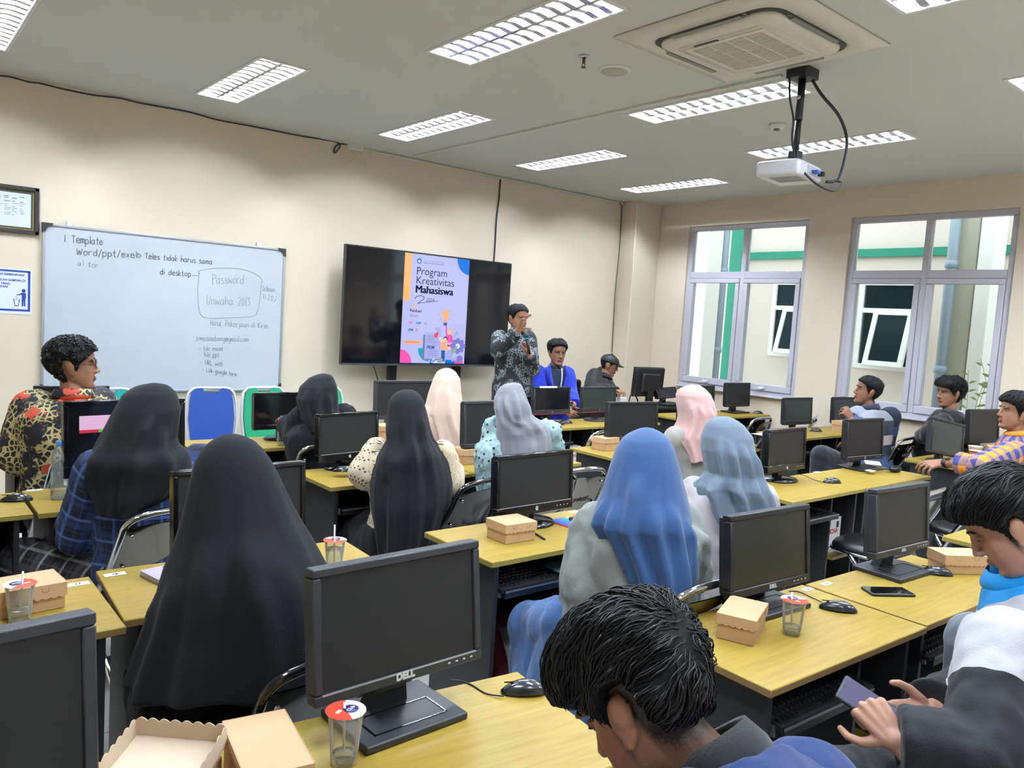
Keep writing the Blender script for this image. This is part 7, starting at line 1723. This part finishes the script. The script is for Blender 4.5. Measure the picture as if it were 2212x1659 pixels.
# 17: boy in black by the window
hp = atD(2051, 850, 6.55); J = pose(7.0, 2.9, 140, 1.3, lean=-8, heada=187, hs=1.0, headpitch=2, hp=hp)
J['shl'] = atD(2036, 914, 6.4); J['shr'] = atD(2076, 918, 6.7); J['ell'] = atD(2010, 935, 6.2); J['wrl'] = atD(1992, 945, 6.35); J['elr'] = atD(2085, 950, 6.8); J['wrr'] = J['elr']+Vector((-.05, .22, 0))
r, T = person('person with wavy hair in black clothes by the right window, looking left', J, SK_A, .0048, None)
def bex(mb): capsule(mb, atD(2048, 920, 6.5), .15, atD(2015, 975, 6.45), .16)
shirt(r, J, fabric('black_shirt', (13, 13, 16)), .028, .009, 1.0, (.010, 15), extra=bex); trousers(r, J, m_tdark, .022, .013); shoes(r, J)
hair_shell(r, T, HL(.058, .04, -.015, .028, -.045, -.085), TH(.028, .012, .022, .012, .034), None, 1100, (.05, .0021), lambda b, n, rnd: Vector((b.x*1.2+rnd.uniform(-.06, .06), (b.y+.02)+rnd.uniform(-.05, .05), -.05)), 17, .006, lift=.014)
# 18: orange and blue checks
m_chk = mat('orange_check', (200, 140, 70), .85); nt, b = nodes(m_chk); at_ = N(nt, 'Attribute', attribute_name='puv'); sx = N(nt, 'SeparateXYZ'); nt.links.new(at_.outputs['Vector'], sx.inputs[0]); st_ = []
for ax in (0, 1):
    ad = N(nt, 'Math', operation='MULTIPLY'); ad.inputs[1].default_value = 2*pi/.092; sn = N(nt, 'Math', operation='SINE'); gt = N(nt, 'Math', operation='GREATER_THAN'); gt.inputs[1].default_value = 0
    nt.links.new(sx.outputs[ax], ad.inputs[0]); nt.links.new(ad.outputs[0], sn.inputs[0]); nt.links.new(sn.outputs[0], gt.inputs[0]); st_.append(gt)
sm = N(nt, 'Math', operation='ADD'); nt.links.new(st_[0].outputs[0], sm.inputs[0]); nt.links.new(st_[1].outputs[0], sm.inputs[1]); dv = N(nt, 'Math', operation='MULTIPLY'); dv.inputs[1].default_value = .5; nt.links.new(sm.outputs[0], dv.inputs[0])
rp = ramp(nt, [(0, (226, 142, 48)), (.3, (142, 112, 108)), (.7, (58, 60, 126))], 'CONSTANT'); nt.links.new(dv.outputs[0], rp.inputs[0]); nt.links.new(rp.outputs[0], b.inputs['Base Color'])
hp = atD(2193, 892, 5.15); J = pose(6.0, 1.8, 150, 1.3, lean=4, heada=176, hs=1.0, headpitch=-6, hp=hp)
J['shl'] = atD(2188, 978, 4.95); J['shr'] = atD(2230, 965, 5.35); J['ell'] = atD(2118, 1008, 4.72); J['wrl'] = atD(2036, 999, 4.95); J['elr'] = J['shr']+Vector((.08, .1, -.25)); J['wrr'] = J['elr']+Vector((-.05, .22, .03))
r, T = person('person in an orange and blue checked shirt resting a watched arm on the desk', J, SK_A, .0042, {'l': dict(d=(-RIGHT*.95-Z*.15), n=(Z*.9-FH*.4), side=1, curl=((20, 30, 30), (28, 40, 30), (34, 45, 30), (42, 45, 30)), spread=5, thumb=(30, 10), s=1.05)}, stub=HL(.06, .045, -.012, .028, -.02, -.05))
def oex(mb): capsule(mb, atD(2200, 980, 5.15), .15, atD(2230, 1060, 5.2), .17)
shirt(r, J, m_chk, .022, .008, .55, (.007, 18), puv=True, full=(.062, .054, .045), extra=oex, cuff=.004); collar(r, J, m_chk, .068, .03); trousers(r, J, m_tdark, .022, .013); shoes(r, J)
hair_shell(r, T, HL(.06, .045, -.012, .028, -.02, -.05), TH(.026, .008, .014, .003), None, 1100, (.042, .0019), crown_flow(.08), 18, .005, lift=.008)
wp_ = J['wrl']+(J['ell']-J['wrl']).normalized()*.025; wd = (J['ell']-J['wrl']).normalized(); wq = MB().tube([wp_-wd*.012, wp_+wd*.012], .034, 20); wo = wq.build('wristwatch', m_phc, r, True)
wn = (Z*.75-FH*.5).normalized(); wx_ = wd.cross(wn).normalized()
wt = Matrix((wd, wx_, wn)).transposed().to_4x4(); wt.translation = wp_+wn*.034
MB().rbox(-.019, .019, -.017, .017, -.004, .008, .004, 2, M=wt).build('dial', m_ph, wo, True); MB().box(-.021, -.017, -.014, .014, -.002, .0085, M=wt).box(.017, .021, -.014, .014, -.002, .0085, M=wt).build('dial_rim', m_sil, wo, True)
# 15: white and black jacket, bowed over a phone
m_jw = fabric('jacket_white', (178, 176, 180), .7, .1); m_jb = fabric('jacket_black', (17, 18, 23), .7, .1); m_jbl = fabric('jacket_sky_blue', (18, 138, 206), .7, .1)
hp = atD(2180, 1135, 1.98); J = pose(2.5, .5, 140, 1.27, lean=20, heada=152, hs=1.0, headpitch=38, hp=hp)
J['neck'] = atD(2212, 1255, 2.02); J['pel'] = atD(2330, 1660, 2.05); J['pel'].z = .54; J['base'] = Vector((J['pel'].x, J['pel'].y, 0)); J['up'] = (J['neck']-J['pel']).normalized()
J['shl'] = atD(2165, 1400, 1.78); J['shr'] = atD(2235, 1330, 2.25); J['ell'] = atD(2130, 1640, 1.62); J['wrl'] = atD(1938, 1602, 1.67); J['elr'] = atD(2140, 1500, 2.0); J['wrr'] = atD(2012, 1535, 1.86)
J['hipl'] = J['pel']-J['right0']*.09-Z*.03; J['hipr'] = J['pel']+J['right0']*.09-Z*.03; J['knl'] = atD(1800, 1700, 1.72); J['knr'] = atD(1990, 1660, 2.0)
for k in 'lr': J['an'+k] = Vector((J['kn'+k].x+.03, J['kn'+k].y-.03, .09))
ph = atD(1882, 1530, 1.745)
r, T = person('person bowed over a phone in a white, black and sky blue jacket, right edge', J, SK_C, .0034, {'l': dict(d=(-RIGHT*.42+UP*.55+FH*.55), n=(-FH*.8-RIGHT*.25+UP*.45), side=-1, curl=((78, 80, 50), (80, 84, 50), (82, 86, 50), (84, 86, 50)), spread=2, thumb=(62, 30), s=.98),
     'r': dict(d=(-RIGHT*.95-UP*.12-FH*.1), n=(FH*.85-UP*.45), side=-1, curl=((16, 20, 15), (18, 22, 15), (20, 24, 15), (22, 24, 15)), spread=3, thumb=(52, 20), s=.98)}, face='closed', stub=HL(.062, .042, -.03, .03, -.03, -.06))
def jw(p):
    s_ = p-J['shl']; ax = (J['ell']-J['shl']).normalized(); t_ = s_.dot(ax); rad = (s_-ax*t_).length
    arm = .115-t_; body = p.z-(J['shl'].z-.085)
    return arm if rad < .11 else (body if rad > .16 else arm+(body-arm)*(rad-.11)/.05)
two_tone(m_jb, (('white_part', (178, 176, 180)), ('blue_part', (18, 138, 206))))
shirt(r, J, m_jb, .030, .008, .97, (.008, 15), masks=(('white_part', jw), ('blue_part', lambda p: min(.135-(p-J['neck']).length, p.z-J['shl'].z+.02))), name='jacket', full=(.064, .058, .042), cuff=.004); collar(r, J, m_jbl, .085, .06, tilt=.3)
MB().tube([J['wrl']+(J['ell']-J['wrl'])*.1+Vector((0, 0, 0)), J['wrl']+(J['ell']-J['wrl'])*.2], [.047, .052], 18).tube([J['wrr']+(J['elr']-J['wrr'])*.08, J['wrr']+(J['elr']-J['wrr'])*.18], [.045, .05], 18).build('cuffs', m_jb, r, True)
trousers(r, J, m_tdark, .02, .011); shoes(r, J)
def sweep(b, n, rnd): return Vector((b.x*.5+rnd.uniform(-.02, .02), .09+rnd.uniform(-.02, .03), -.03+(-.06 if b.y > .05 else 0)))
hair_shell(r, T, HL(.062, .042, -.03, .03, -.03, -.06), TH(.030, .008, .014, .003, .036), None, 3000, (.095, .0014), sweep, 15, .007, 22, lift=.010)
pq = phone(ph, 0, 'black phone held in both hands of the bowed person', m_phc, .072, .15, scr=mat('phone_dim', (60, 57, 78), .25, emit=(84, 80, 110), estr=.5))
pl_n = (UP*.72-FH*.55+RIGHT*.1).normalized(); pl_y = (-RIGHT*.78+UP*.42+FH*.45); pl_y = (pl_y-pl_n*pl_y.dot(pl_n)).normalized(); pl_x = pl_y.cross(pl_n)
pq.rotation_euler = Matrix((pl_x, pl_y, pl_n)).transposed().to_euler()
# neighbour of the bowed person: only a grey trouser leg comes into the picture
J = pose(3.0, .46, 138, 1.27, lean=4, hs=1.0); J['knl'] = atD(2108, 1385, 2.34); J['anl'] = atD(2070, 1560, 2.42); J['anl'].z = .09
r, T = person('person in grey trousers beyond the bowed person, only one knee showing', J, SK_A, .010, None, face=False)
shirt(r, J, m_fgrey, .02, .012); trousers(r, J, m_tgrey, .02, .011); shoes(r, J); hair_shell(r, T, HL(), TH(), None, 0, seed=2)
# 14: navy shirt, bowed head in the foreground
m_nav = fabric('navy_shirt', (34, 54, 100), .85, .15, (400, .35)); m_colb = fabric('collar_black', (18, 19, 23))
hp = atD(1392, 1520, 1.10); J = pose(.8, .5, 148, 1.26, lean=26, heada=142, hs=1.0, headpitch=42, headroll=4, hp=hp)
J['neck'] = atD(1535, 1668, 1.08); J['pel'] = Vector((.95, .12, .54)); J['base'] = Vector((J['pel'].x, J['pel'].y, 0)); J['up'] = (J['neck']-J['pel']).normalized()
J['shl'] = atD(1500, 1830, .95); J['shr'] = atD(1740, 1720, 1.18); J['ell'] = J['shl']+Vector((-.04, .14, -.22)); J['elr'] = J['shr']+Vector((.06, .10, -.24)); J['wrl'] = J['ell']+Vector((.02, .2, -.04)); J['wrr'] = J['elr']+Vector((-.08, .2, -.04))
J['hipl'] = J['pel']-J['right0']*.09; J['hipr'] = J['pel']+J['right0']*.09
for k in 'lr': J['kn'+k] = J['hip'+k]+Vector((-.02, .42, -.02)); J['an'+k] = Vector((J['kn'+k].x, J['kn'+k].y, .09))
r, T = person('person with bowed head in a navy blue shirt with black collar, nearest in the foreground', J, SK_A, .0034, None, face='closed', stub=HL(.05, .03, -.02, .030, -.03, -.055))
shirt(r, J, m_nav, .022, .008, .5, (.005, 15), full=(.066, .056, .05)); collar(r, J, m_colb, .078, .042, tilt=.2, flare=.014)
trousers(r, J, m_tdark, .02, .012); shoes(r, J)
def sweep2(b, n, rnd): return Vector((b.x*.6+rnd.uniform(-.04, .04), .08+rnd.uniform(-.03, .03), -.02+(-.1 if b.y > .05 else -.02)))
hair_shell(r, T, HL(.05, .03, -.02, .034, -.02, -.048), TH(.028, .009, .016, .001, .046), None, 4200, (.075, .0013), sweep2, 14, .006, 22, lift=.012)
